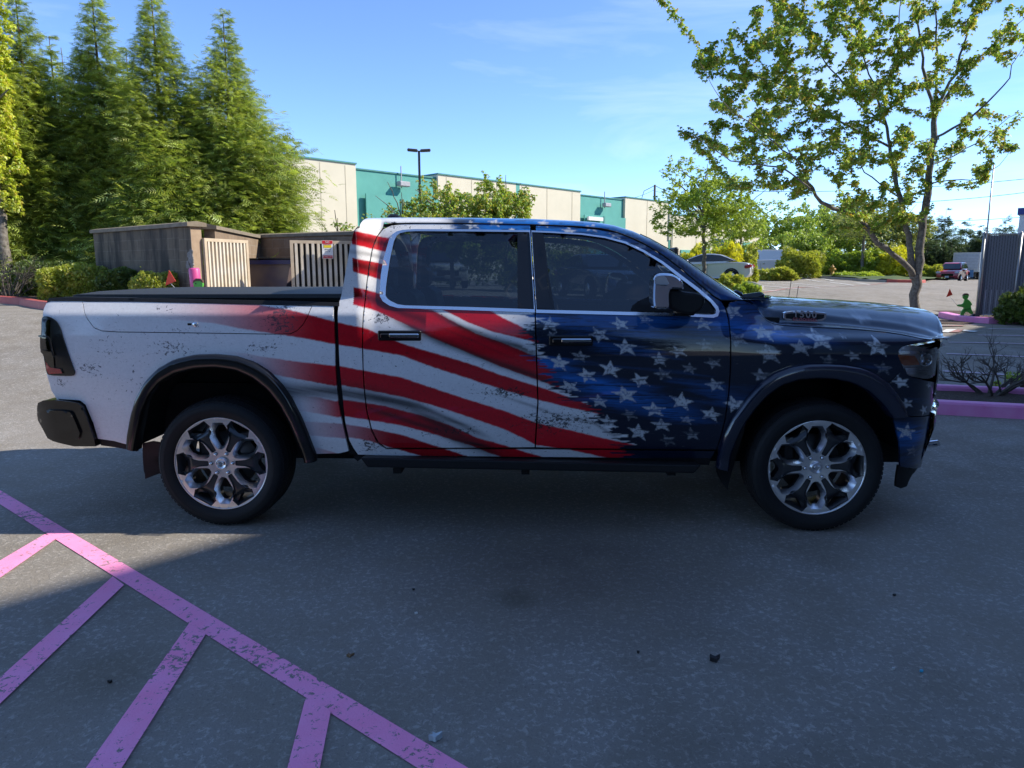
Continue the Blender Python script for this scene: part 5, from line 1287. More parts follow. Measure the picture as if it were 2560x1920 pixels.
def skeleton_tree(base, limbs, attract, name, label, mat, bark='bark', leaf=.1, cl_per=7, seed=0, group=None, cat='tree', rmin=.006, twig_leaf=.65, nl=4, hang=.8, trunk_r=.15, sag=.0):
    """limbs: list of polylines [(point, radius)...] in world; attract: (n,3) twig ends"""
    r = np.random.default_rng(seed); b = np.array(base, float); root = empty(name, b, label=label, cat=cat, group=group)
    mb = MB(); nodesP = []; nodesR = []
    for li, (pts, rs) in enumerate(limbs):
        pts = np.array(pts)-b; d = np.r_[0, np.cumsum(np.linalg.norm(np.diff(pts, axis=0), axis=1))]; k = max(3, int(d[-1]/.22)); t = np.linspace(0, d[-1], k)
        q = np.stack([np.interp(t, d, pts[:, i]) for i in range(3)], 1); q[1:-1] += r.normal(0, .018, q[1:-1].shape); rr = np.interp(t, d, rs)
        mb.tube([tuple(a) for a in q], list(rr*(1+r.normal(0, .05, k))), 10 if rr[0] > .06 else 6, False); nodesP.append(q); nodesR.append(rr)
    mb.build('trunk', M[bark], root)
    P0 = np.concatenate(nodesP); R0 = np.concatenate(nodesR); ok = P0[:, 2] > (P0[:, 2].max()*.22)
    P0 = P0[ok]; R0 = R0[ok]
    A = np.array(attract)-b; o = np.argsort([np.min(np.linalg.norm(P0-a, axis=1)) for a in A]); A = A[o]
    tw = MB(); pos = []
    for a in A:
        dd = np.linalg.norm(P0-a, axis=1) + .6*np.maximum(P0[:, 2]-a[2]+.1, 0); i = int(np.argmin(dd)); s = P0[i]; L = np.linalg.norm(a-s)
        if L < .05: continue
        k = max(3, int(L/.18)); t = np.linspace(0, 1, k)[:, None]; mid = (s+a)/2+np.array([0, 0, -.08*L])+r.normal(0, .06*L, 3)
        q = (1-t)**2*s+2*t*(1-t)*mid+t*t*a; r0 = min(R0[i]*.6, .010+.012*L); rr = np.linspace(r0, rmin*.5, k)
        tw.tube([tuple(v) for v in q], list(rr), 4, False); P0 = np.concatenate([P0, q[1:]]); R0 = np.concatenate([R0, rr[1:]])
        m = int(cl_per*max(.4, min(L, 1.6))); tt = (1-twig_leaf)+twig_leaf*r.random(m)
        for w in tt: pos.append((1-w)**2*s+2*w*(1-w)*mid+w*w*a+r.normal(0, leaf*.5, 3))
    tw.build('twigs', M[bark], root)
    pos = np.array(pos); tv, tf = leaf_cluster(nl, r, 1.0, hang); an = r.uniform(0, 2*math.pi, len(pos)); d = np.stack([np.cos(an), np.sin(an), r.normal(0, .25, len(pos))], 1)
    Rm = frames(d, r.normal(0, .2, d.shape), r); V, Fc = inst(tv, tf, pos, Rm, leaf*r.uniform(.65, 1.25, len(pos))); leafmesh('crown', V, Fc, len(tv), M[mat], root, r, .65, 1.3)
    return root
def round_tree(base, H, cr, n, name, label, mat, seed=0, leaf=.1, group=None, trunk=.06, clear=.25, cl_per=8, cat='tree', bark='bark', nl=4, asp=1.0, shape=2.0):
    r = np.random.default_rng(seed); b = np.array(base, float); zc = H*(clear+(1-clear)/2); hz = H*(1-clear)/2
    u = r.normal(0, 1, (n, 3)); u /= np.linalg.norm(u, axis=1)[:, None]; u *= (r.random(n)**.38)[:, None]
    lum = .8+.3*np.sin(u[:, 0]*4+seed)*np.sin(u[:, 2]*5+seed); A = b+np.stack([u[:, 0]*cr*lum, u[:, 1]*cr*asp*lum, zc+u[:, 2]*hz*lum], 1)
    limbs = [([b+np.array((0, 0, -.1)), b+np.array((.02, 0, H*clear)), b+np.array((r.normal(0, .05), 0, H*.6)), b+np.array((0, 0, H*.93))], [trunk*1.1, trunk*.9, trunk*.5, .01])]
    for i in range(6):
        a = r.uniform(0, 6.28); z0 = H*(clear+.08+.4*r.random()); L = cr*r.uniform(.5, .85)
        limbs.append(([b+np.array((0, 0, z0)), b+np.array((math.cos(a)*L*.4, math.sin(a)*L*.4, z0+L*.5)), b+np.array((math.cos(a)*L, math.sin(a)*L, z0+L*.9))], [trunk*.5, trunk*.3, .01]))
    return skeleton_tree(b, limbs, A, name, label, mat, bark, leaf, cl_per, seed, group, cat, nl=nl)

# ------------------------------------------------------------------ walls and buildings
def block_mat(name, c1, c2, mortar, sx, sz, stain=0.0, rotz=0.0):
    m, t, b = nodes(name); tc = N(t, 'ShaderNodeTexCoord'); br = N(t, 'ShaderNodeTexBrick')
    sep = N(t, 'ShaderNodeSeparateXYZ'); t.links.new(tc.outputs['Object'], sep.inputs[0]); cb = N(t, 'ShaderNodeCombineXYZ')
    t.links.new(sep.outputs[0], cb.inputs[0]); t.links.new(sep.outputs[2], cb.inputs[1]); t.links.new(cb.outputs[0], br.inputs['Vector'])
    br.inputs['Color1'].default_value = (*c1, 1); br.inputs['Color2'].default_value = (*c2, 1); br.inputs['Mortar'].default_value = (*mortar, 1)
    br.inputs['Scale'].default_value = 1; br.inputs['Brick Width'].default_value = sx; br.inputs['Row Height'].default_value = sz; br.inputs['Mortar Size'].default_value = .006; br.inputs['Bias'].default_value = 0
    f = noise(t, 14, 5, .7); c = mixc(t, ramp(t, f, [(.3, .0), (.75, .5)]), br.outputs[0], tuple(x*.6 for x in c1))
    if stain:
        s = noise(t, 2.2, 4, .6, stretch=(1.6, 1, .28)); c = mixc(t, ramp(t, s, [(.42, 0.), (.62, stain)]), c, (.02, .018, .016))
    t.links.new(c, b.inputs['Base Color']); b.inputs['Roughness'].default_value = .9; bump(t, b, f, .3, .01); return m
M['block'] = block_mat('grey_block', (.15, .115, .078), (.20, .155, .105), (.24, .20, .15), .406, .203, .8)
M['block_tan'] = block_mat('tan_block', (.24, .17, .11), (.30, .22, .15), (.32, .27, .21), .406, .203, .15)
M['cap'] = simple('concrete_cap', (.17, .14, .10), .9, scale=7, bmp=.3, c2=(.27, .22, .16))
def wall(name, a, b, zt, th, mat, capm='cap', label=None, z0=None, over=.05, group=None, cap_h=.10):
    a = np.array(a, float); b = np.array(b, float); L = np.linalg.norm((b-a)[:2]); an = math.atan2(b[1]-a[1], b[0]-a[0]); zb = (min(gz(a), gz(b)) if z0 is None else z0)-.1
    root = empty(name, (a[0], a[1], zb), an, label=label, cat='wall', group=group); H = zt-zb-cap_h
    MB().box((L/2, 0, H/2), (L, th, H)).build('wall_blocks', M[mat], root)
    MB().prism([(-th/2-over, 0), (-th/2-over, cap_h*.7), (0, cap_h), (th/2+over, cap_h*.7), (th/2+over, 0)], lambda u, v, w: (w, u, H+.002+v), -over, L+over).build('wall_cap', M[capm], root)
    return root
P0 = P(493, 640, 13.5); PL_ = P(250, 640, 15.9); PC = P(646, 640, 17.9); PR = P(884, 640, 16.5)
zcap = P(507, 553, 13.5)[2]
u_ = (PL_-P0)/np.linalg.norm((PL_-P0)[:2])
wall('block_wall', P0+u_*.42, PL_, zcap, .20, 'block', label='grey block wall with black water stains under a sloping cap, left of the slatted gates')
# pier with broken corner
pr = empty('wall_pier', (P0[0], P0[1], gz(P0)-.1), math.atan2(u_[1], u_[0]), label='block pier with an end coloured lighter as if sunlit and a broken corner at the wall end', cat='pier')
Hp = zcap-gz(P0)+.1
MB().box((.21, 0, (Hp-.1)/2), (.42, .205, Hp-.1)).build('pier_blocks', M['block'], pr); MB().box((-.008, 0, (Hp-.1)/2), (.014, .207, Hp-.1)).build('pier_end', simple('sunlit_block_face', (.34, .24, .16), .9, scale=9, c2=(.42, .31, .21), bmp=.3), pr)  # end plate in a lighter tan than the blocks: sunlight put into its colour
MB().prism([(-.19, 0), (-.19, .07), (0, .10), (.19, .07), (.19, 0)], lambda u, v, w: (w, u, Hp-.098+v), -.07, .42).build('pier_cap', M['cap'], pr)
# exposed rubble where the blocks broke away
rb_ = MB(); rr_ = np.random.default_rng(3)
for i in range(34):
    z = Hp-.56-rr_.random()*.42; s_ = .05+.05*rr_.random(); rb_.box((-.005+rr_.random()*.24*(1-abs(z-Hp+.80)*2.2), .094+.004*rr_.random(), z), (s_, .03, s_), Matrix.Rotation(rr_.uniform(0, 3), 3, 'Y'), bev=.01)
rb_.build('broken_patch', simple('broken_concrete', (.16, .15, .14), .95, scale=20, c2=(.30, .28, .26), bmp=.5), pr)
ub = (PR-PC)/np.linalg.norm((PR-PC)[:2])
wall('block_wall', PC, PC+ub*3.2, P(884, 577, 16.5)[2], .22, 'block_tan', label='long tan block wall at the back of the bin enclosure behind the dumpster')
wall('block_wall', P0+np.array((.1, .35, 0)), PC, zcap-.03, .20, 'block_tan', label='side block wall of the bin enclosure running back from the pier')
M['slat'] = simple('gate_slats', (.60, .49, .33), .5, metal=.0, scale=3, c2=(.72, .68, .60), detail=8)
M['gframe'] = simple('gate_frame_tan', (.52, .42, .30), .6)
def gate(a, b, zt, n, label, sign=False):
    a = np.array(a); b = np.array(b); L = np.linalg.norm((b-a)[:2]); an = math.atan2(b[1]-a[1], b[0]-a[0]); zb = gz(a)+.08; H = zt-zb
    root = empty('metal_gate', (a[0], a[1], zb), an, label=label, cat='gate')
    f = MB().box((L/2, 0, H-.03), (L, .05, .06)).box((.03, 0, H/2-.03), (.06, .05, H-.062)).box((L-.03, 0, H/2-.03), (.06, .05, H-.062)).box((L/2, 0, .03), (L-.124, .05, .06)); f.build('gate_frame', M['gframe'], root)
    s = MB(); w = (L-.12)/n
    for i in range(n): 
        x = .06+w*(i+.5); s.prism([(x-w*.30, .022), (x-w*.22, -.022), (x+w*.22, -.022), (x+w*.30, .022)], lambda u, v, q: (u, v-.004, q), .062, H-.062)
    s.build('slat_panel', M['slat'], root); bk = MB().box((L/2, .035, H/2), (L-.12, .012, H-.12)); bk.build('gate_backing', M['dark'], root); return root
g1 = gate(P(511, 640, 13.55), P(620, 640, 14.6), P(511, 595, 13.55)[2], 11, 'left slatted metal gate standing open beside the broken pier')
g2 = gate(P(726, 640, 14.4), P(893, 640, 14.9), P(726, 600.5, 14.4)[2], 11, 'right slatted metal gate with a warning sign, behind the cab corner')
# warning sign on the second gate
_pe = PC+ub*3.2; wall('block_wall', _pe, P(915, 640, 14.3), zcap-.03, .20, 'block_tan', label='short side wall closing the bin enclosure, hidden behind the cab corner')
sg = empty('warning_sign', P(818, 624, 14.58), math.atan2((P(893, 640, 14.9)-P(726, 640, 14.4))[1], (P(893, 640, 14.9)-P(726, 640, 14.4))[0]), label='small red, yellow and white warning sign fixed to the right slatted gate', cat='sign')
MB().box((0, -.05, 0), (.215, .006, .36)).build('sign_plate', simple('sign_white', (.78, .78, .76), .4), sg)
sr = simple('sign_red', (.60, .03, .04), .4); sy_ = simple('sign_yellow', (.75, .60, .03), .4)
MB().box((0, -.055, .145), (.205, .004, .06)).build('sign_band', sr, sg); MB().box((0, -.055, .06), (.15, .004, .05)).build('sign_band', sy_, sg); MB().box((0, -.055, -.145), (.19, .004, .055)).build('sign_band', sr, sg)
sk = simple('sign_black', (.02, .02, .02), .5)
text('NO', .05, (0, -.059, .145), (rad(90), 0, 0), simple('sign_ink_white', (.8, .8, .8), .4), 'sign_word', sg, .001)
text('PARKING', .036, (0, -.056, .10), (rad(90), 0, 0), sr, 'sign_word', sg, .001)
for zz, ss in ((.0, 'VEHICLES'), (-.04, 'WILL BE')): text(ss, .028, (0, -.056, zz), (rad(90), 0, 0), sk, 'sign_word', sg, .001)
text('TOWED AWAY', .028, (0, -.058, -.145), (rad(90), 0, 0), bpy.data.materials['sign_ink_white'], 'sign_word', sg, .001)
# dumpster
dp = P(680, 690, 15.7); dz = gz(dp); dm = empty('dumpster', (dp[0], dp[1], dz), rad(-8), label='dark blue dumpster with a black lid inside the block enclosure', cat='dumpster')
DH = P(680, 648, 15.7)[2]-dz
mdb = simple('dumpster_paint', (.16, .12, .10), .35, c2=(.02, .03, .10), scale=1.6, detail=2)
MB().prism([(-.50, 0.05), (.50, 0.05), (.78, DH-.1), (.0-.78, DH-.1)], lambda u, v, w: (u*.9, w, v), -.5, .55).build('bin_body', mdb, dm, bevel=.01)
MB().box((0, .02, DH-.07), (1.52, 1.16, .09)).build('bin_rim', simple('blue_rim', (.012, .02, .10), .4), dm)
MB().box((-.38, .02, DH-.005), (.74, 1.2, .035), bev=.01).box((.38, .02, DH+.0), (.74, 1.2, .035), Matrix.Rotation(rad(1.5), 3, 'Y'), bev=.01).build('bin_lid', M['black_plastic'], dm, bevel=.006)
# pink bollard
bp_ = P(492, 700, 12.9); bz = gz(bp_); bo = MB().lathe([(0, 0), (.0, 0), (.095, 0), (.095, P(492, 670, 12.9)[2]-bz-.03), (.08, P(492, 670, 12.9)[2]-bz), (0, P(492, 670, 12.9)[2]-bz+.005)], (0, 0, 0), 'z', 20).build('bollard', simple('pink_bollard_paint', (.62, .08, .26), .4))
bo.location = (bp_[0], bp_[1], bz); bo.rotation_euler = (0, rad(-2), 0); tag(bo, 'bright pink round bollard in front of the broken block pier', 'bollard')

# warehouse far behind
def fD(px): return 1/(.0216-9.46e-6*(px-765))
def FWp(px, z): 
    q = P(px, 640, fD(px)); return np.array([q[0], q[1], z])
A_ = FWp(0, 0); B_ = FWp(1912, 0); LB = np.linalg.norm(B_-A_); anB = math.atan2(B_[1]-A_[1], B_[0]-A_[0])
wh = empty('warehouse', (A_[0], A_[1], .8), anB, label='long cream warehouse with green door bays and a stepped green-edged parapet, far behind the truck', cat='warehouse')
def sx_(px): return float(np.dot((FWp(px, 0)-A_)[:2], (B_-A_)[:2]/LB))
M['cream'] = simple('cream_stucco', (.58, .53, .40), .9, scale=.6, c2=(.64, .58, .44)); M['teal'] = simple('teal_paint', (.07, .29, .24), .7, scale=.8, c2=(.09, .34, .28)); M['tealc'] = simple('teal_coping', (.045, .20, .17), .6)
def ztop(px, py): return float(P(px, py, fD(px))[2])-.8
def bay(p0, p1, ztp, mat, y=0.0, cop=True):
    a, b = sx_(p0), sx_(p1); MB().box(((a+b)/2, 6+y, ztp/2-.5), (b-a-.004, 12, ztp+1)).build('wall_bay', M[mat], wh)
    if cop: MB().box(((a+b)/2, 6+y-.03, ztp+.04), (b-a+.1, 12.1, .10)).build('coping', M['tealc'], wh)
Zc = ztop(765, 394); 
bay(0, 300, Zc, 'cream'); bay(300, 520, Zc-1.0, 'teal', .25); bay(520, 897, Zc, 'cream'); bay(897, 1098, ztop(900, 422), 'teal', .25); bay(1098, 1290, Zc, 'cream'); bay(1290, 1299, Zc, 'teal')
bay(1299, 1449, Zc, 'cream'); bay(1449, 1560, ztop(1450, 487), 'teal', .25); bay(1560, 1669, Zc, 'cream'); bay(1669, 1680, Zc-1, 'teal', .2); bay(1680, 1912, Zc-1.2, 'cream')

def onwall(px0, px1, py0, py1, mat, y, name, th=.15):
    a, b = sx_(px0), sx_(px1); z0 = ztop((px0+px1)/2, py1); z1 = ztop((px0+px1)/2, py0)
    return MB().box(((a+b)/2, y, (z0+z1)/2), (b-a, th, z1-z0)).build(name, mat, wh)
onwall(918, 1100, 492, 640, M['teal'], -.05, 'bay_door', .1); 
for z_ in (.25, .5, .75): pass
onwall(1458, 1560, 541, 650, M['teal'], -.05, 'bay_door', .1)
onwall(1002, 1010, 498, 640, M['tealc'], -.12, 'door_jamb', .06); onwall(1462, 1498, 543, 552, simple('shop_sign_white', (.7, .7, .68), .5), -.3, 'shop_sign', .2); onwall(1504, 1508, 541, 640, M['tealc'], -.12, 'door_jamb', .06)
gw = simple('dark_window', (.02, .05, .05), .15, coat=1)
for a, b, c, d in ((1745, 1772, 618, 660), (1781, 1832, 598, 655), (1855, 1882, 606, 660), (1700, 1725, 625, 660)): onwall(a, b, c, d, gw if a == 1781 else M['teal'], -.06, 'window', .12)
for px in range(560, 1912, 62):
    if not (897 < px < 1100 or 1449 < px < 1562): onwall(px, px+1.3, 400+.12*(px-765), 660, M['jt'] if 'jt' in M else M.setdefault('jt', simple('panel_joint', (.44, .39, .28), .9)), -.0, 'panel_joint', .03)
onwall(1668, 1672, 520, 600, simple('downpipe', (.45, .42, .33), .6), -.1, 'downpipe', .1)
for px, py in ((1008, 461), (1509, 513)):
    a = sx_(px); z = ztop(px, py); l_ = MB().box((a, -.25, z), (.9, .45, .35), bev=.05).box((a, .0, z+.5), (.05, .08, 1.5)).build('wall_lamp', simple('lamp_grey', (.35, .35, .36), .5), wh)
# light pole
lp_ = P(1053, 640, 38); lz_ = gz(lp_); lt = P(1053, 377, 38)[2]; lamp = empty('street_lamp', (lp_[0], lp_[1], lz_), rad(10), label='tall brown parking lot lamp with two flat heads before the warehouse', cat='lamp post')
mb_ = simple('bronze_paint', (.045, .035, .03), .5); MB().box((0, 0, (lt-lz_)/2), (.12, .12, lt-lz_)).build('pole', mb_, lamp)
for s_ in (-1, 1): MB().box((s_*.33, 0, lt-lz_+.02), (.54, .30, .13), Matrix.Rotation(rad(-4*s_), 3, 'Y'), bev=.04).build('lamp_head', mb_, lamp)
# building at the right edge
rb0 = P(2538, 640, 60); bz = gz(rb0); wb_ = empty('white_building', (rb0[0], rb0[1], bz), rad(-38), label='white building with a dark blue roof band at the far right edge', cat='building')
zt_ = P(2538, 520, 60)[2]-bz; zb_ = P(2538, 537, 60)[2]-bz
MB().box((6, 4, zb_/2), (12, 8, zb_)).build('wall', simple('white_panel', (.62, .63, .64), .6), wb_); MB().box((6, 4, (zt_+zb_)/2), (12.3, 8.3, zt_-zb_)).build('roof_band', simple('blue_band', (.015, .03, .20), .5), wb_)

# the car wash building behind and to the right of the camera: its roof edge casts the long shade line
HB = 13.0; 
s1 = np.array([-1.70, 4.10]); s2 = np.array([14.9, 21.5]); dS = (s2-s1)/np.linalg.norm(s2-s1)
def edge_pt(t):
    q = CW(*(s1+dS*t), 0.0); return q[:2]+np.array([SUN_VEC.x, SUN_VEC.y])/SUN_VEC.z*HB
ea, eb = edge_pt(-16), edge_pt(58); Lb = np.linalg.norm(eb-ea); ab = math.atan2(*(eb-ea)[::-1])
cwb = empty('wash_building', (ea[0], ea[1], -.1), ab, label='dark walled car wash building with a purple roof band behind the camera', cat='building')
MB().box((Lb/2, -5.2, HB/2-.6), (Lb-.6, 9.4, HB-1.2)).build('wall', simple('wash_wall', (.09, .07, .08), .6, scale=1.5, c2=(.13, .11, .12)), cwb)
MB().box((Lb/2, -5, HB-.55), (Lb, 10, 1.29)).build('roof_band', simple('purple_band', (.18, .03, .14), .4), cwb)
for i in range(9):
    MB().box((3+i*7.5, -.45, 1.9), (3.6, .12, 3.4)).build('bay_opening', simple('bay_glass', (.02, .025, .03), .1, coat=1) if i == 0 else bpy.data.materials['bay_glass'], cwb)

# chain link fence with privacy slats
M['galv'] = simple('galvanised_steel', (.36, .37, .39), .38, metal=.6, var=.1)
def chain_mat():
    m, t, b = nodes('grey_privacy_slats'); tc = N(t, 'ShaderNodeTexCoord'); w = N(t, 'ShaderNodeTexWave', bands_direction='X'); w.inputs['Scale'].default_value = 4.4; w.inputs['Distortion'].default_value = 0
    t.links.new(tc.outputs['Object'], w.inputs[0]); c = mixc(t, ramp(t, w.outputs[0], [(.08, 1.), (.2, 0.)]), (.25, .255, .28), (.06, .065, .08)); c = mixc(t, ramp(t, noise(t, 2.5, 4), [(.5, 0.), (.8, .4)]), c, (.22, .22, .24)); t.links.new(c, b.inputs['Base Color']); b.inputs['Roughness'].default_value = .6; return m
f0 = P(2449, 700, 21.2); f1 = P(2740, 700, 20.6); fz = .22; Lf = np.linalg.norm((f1-f0)[:2]); fa_ = math.atan2((f1-f0)[1], (f1-f0)[0]); FH_ = P(2465, 584, 21.2)[2]-fz
fn_ = empty('chain_link_fence', (f0[0], f0[1], fz), fa_, label='tall grey slatted chain link fence standing on the purple kerb at right', cat='fence')
MB().box((Lf/2, .02, FH_/2), (Lf-.05, .012, FH_-.10)).build('slats', chain_mat(), fn_)
wv = MB(); stp = .11
nW = int(Lf/stp)
for i in range(-int(FH_/stp)-1, nW+1):
    for sgn in (1, -1):
        x0 = i*stp; a = (x0, 0.0); b2 = (x0+FH_, FH_)
        if sgn < 0: a = (x0+FH_, 0.0); b2 = (x0, FH_)
        # clip to fence width
        pts = []
        for t in (0, 1):
            pts.append([a[0]+(b2[0]-a[0])*t, a[1]+(b2[1]-a[1])*t])
        dx = pts[1][0]-pts[0][0]; dz = pts[1][1]-pts[0][1]
        t0, t1 = 0, 1
        for lim, g_ in ((0, 1), (Lf, -1)):
            v0 = (pts[0][0]-lim)*g_; v1 = (pts[1][0]-lim)*g_
            if v0 < 0 and v1 < 0: t0 = 2
            elif v0 < 0: t0 = max(t0, v0/(v0-v1))
            elif v1 < 0: t1 = min(t1, v0/(v0-v1))
        if t1-t0 < .02: continue
        wv.tube([(pts[0][0]+dx*t0, -.01*sgn, pts[0][1]+dz*t0+.03), (pts[0][0]+dx*t1, -.01*sgn, min(FH_-.05, pts[0][1]+dz*t1+.03))], .0022, 3, False)
wv.build('wire_mesh', M['galv'], fn_)
lw_ = MB()
for i in range(int(Lf/.145)+1): lw_.box((.05+i*.145, -.012, .40), (.016, .006, .78))
lw_.build('worn_slat_edges', simple('pale_slat_edge', (.55, .56, .60), .5), fn_)
MB().tube([(0, 0, FH_-.02), (Lf, 0, FH_-.02)], .022, 8).tube([(0, 0, .06), (Lf, 0, .06)], .018, 8).build('rail', M['galv'], fn_)
for x in (0, (P(2548, 640, 21.0)-f0)[0]): MB().tube([(x, -.03, -.3), (x, -.03, FH_)], .042, 10).lathe([(.045, 0), (.045, .02), (0, .06)], (x, -.03, FH_), 'z', 10).build('post', M['galv'], fn_)
tp_ = P(2476, 403, 21.05); pz = .1
po = MB().tube([(0, 0, 0), (0, 0, tp_[2]*.98-pz)], [.028, .018], 8).build('pole', M['galv']); po.location = (f0[0]+.02, f0[1]-.09, pz); tag(po, 'tall thin steel pole at the left end of the slatted fence', 'pole')

# green walking-child caution figures with flags
M['lime'] = simple('lime_plastic', (.10, .42, .06), .45, var=.06); M['orange'] = simple('orange_flag', (.85, .07, .03), .5, var=.05)
def kid(base, rz, label, word=True, s=1.0):
    root = empty('caution_figure', base, rz, label=label, cat='caution sign')
    # side silhouette walking to -x, 0.81 m tall
    sc = s
    hd = [(-.02+.082*math.cos(q), .725+.088*math.sin(q)) for q in np.linspace(0, 2*math.pi, 26, endpoint=False)]
    body = [(-.04, .655), (.03, .655), (.085, .625), (.14, .57), (.18, .51), (.19, .47), (.15, .46), (.17, .40), (.185, .34), (.20, .30), (.235, .25), (.20, .20), (.13, .25), (.08, .285), (.03, .28), (-.02, .24), (-.035, .18), (-.03, .10), (.0, .07), (.045, .045), (.05, .0), (-.16, .0), (-.155, .03), (-.11, .05), (-.105, .10), (-.12, .18), (-.125, .26), (-.09, .33), (-.04, .37), (-.04, .44), (-.09, .44), (-.20, .475), (-.235, .465), (-.24, .435), (-.205, .415), (-.10, .395), (-.05, .385), (-.045, .52), (-.05, .60)]
    body = [(-.04, .655), (.03, .655), (.085, .625), (.14, .57), (.18, .51), (.19, .47), (.15, .46), (.17, .40), (.185, .34), (.215, .29), (.25, .24), (.21, .19), (.13, .24), (.08, .275), (.03, .27), (-.01, .23), (-.03, .17), (-.03, .10), (.0, .075), (.045, .05), (.05, .0), (-.17, .0), (-.165, .03), (-.115, .05), (-.11, .10), (-.12, .18), (-.11, .26), (-.07, .33), (-.03, .38), (-.06, .405), (-.13, .42), (-.205, .43), (-.24, .45), (-.24, .475), (-.205, .495), (-.12, .495), (-.07, .52), (-.05, .57)]
    f3 = lambda u, v, w: (u*sc, w, v*sc)
    # arms sweep forward
    MB().prism(chaikin(body, 1), f3, -.022, .022).build('body', M['lime'], root, bevel=.006)
    MB().prism(hd, f3, -.024, .024).build('head', M['lime'], root, bevel=.008)
    capp = [(-.105, .745), (-.09, .79), (-.045, .82), (.02, .818), (.06, .785), (.065, .75), (.02, .775), (-.05, .775)]
    MB().prism(capp, f3, -.027, .027).build('cap', simple('brown_cap', (.10, .05, .03), .6), root)
    for s_ in (-1, 1): MB().lathe([(0, -.0), (.012, 0), (.012, .002), (0, .002)], (-.055*sc, s_*.026-.001, .735*sc), 'y', 10).build('eye', sk, root)
    if word: text('SLOW', .058*sc, (.055*sc, -.026, .345*sc), (rad(90), rad(-12), 0), sk, 'sign_word', root, .001, True)
    MB().box((.17*sc, .01, .10*sc), (.34*sc, .10, .075*sc), Matrix.Rotation(rad(-33), 3, 'Y'), bev=.01).build('foot_block', M['black_plastic'], root)
    MB().tube([(-.22*sc, 0, .45*sc), (-.55*sc, 0, .80*sc)], .004, 5).build('flag_stick', simple('stick', (.6, .6, .6), .5), root)
    fl = [(-.50, .955), (-.58, .705), (-.40, .775)]
    MB().prism(fl, f3, -.004, .004).build('flag', M['orange'], root); return root
kb_ = G(*c8(865, 688)); kid((kb_[0], kb_[1], gz(kb_)), rad(0), 'lime green walking child caution cutout beside the purple kerb at right')
kl_ = P(505, 790, 11.9); kid((kl_[0], kl_[1], P(480, 675.5, 11.9)[2]-.955), rad(0), 'lime green caution cutout with orange flag by the pink bollard', False)

# utility pole and lines
up_ = P(1632, 640, 110); u = empty('utility_pole', (up_[0], up_[1], gz(up_)), 0, label='distant utility pole with a crossarm behind the warehouse', cat='utility pole'); zt2 = P(1632, 462, 110)[2]-gz(up_)
MB().tube([(0, 0, 0), (0, 0, zt2)], .16, 8).box((0, 0, zt2-2.4), (4.2, .15, .15)).build('pole', M['bark_dark'], u)
MB().tube([(-2.0, 0, zt2-2.3), (-1.6, 0, zt2-.9), (0, 0, zt2-.1), (1.6, 0, zt2-.9), (2.0, 0, zt2-2.3)], .05, 5).build('arch_bracket', M['bark_dark'], u)
for i, (pa_, pb_) in enumerate((((1880, 478), (2700, 432)), ((2050, 510), (2700, 462)), ((2030, 548), (2700, 530)), ((1530, 497), (1632, 476)), ((1632, 476), (1760, 480)))):
    a = P(*pa_, 110 if i > 2 else 70); b = P(*pb_, 110 if i > 2 else 60); pts = [a+(b-a)*t-np.array((0, 0, .5*4*t*(1-t))) for t in np.linspace(0, 1, 14)]
    o = MB().tube(pts, .022, 4, False).build('power_line', M['black_plastic']); tag(o, ['upper power line crossing the sky at right', 'second power line in the sky at right', 'lowest power line just over the fence top', 'power line left of the distant utility pole', 'power line right of the distant utility pole'][i], 'power line', 'overhead power lines')

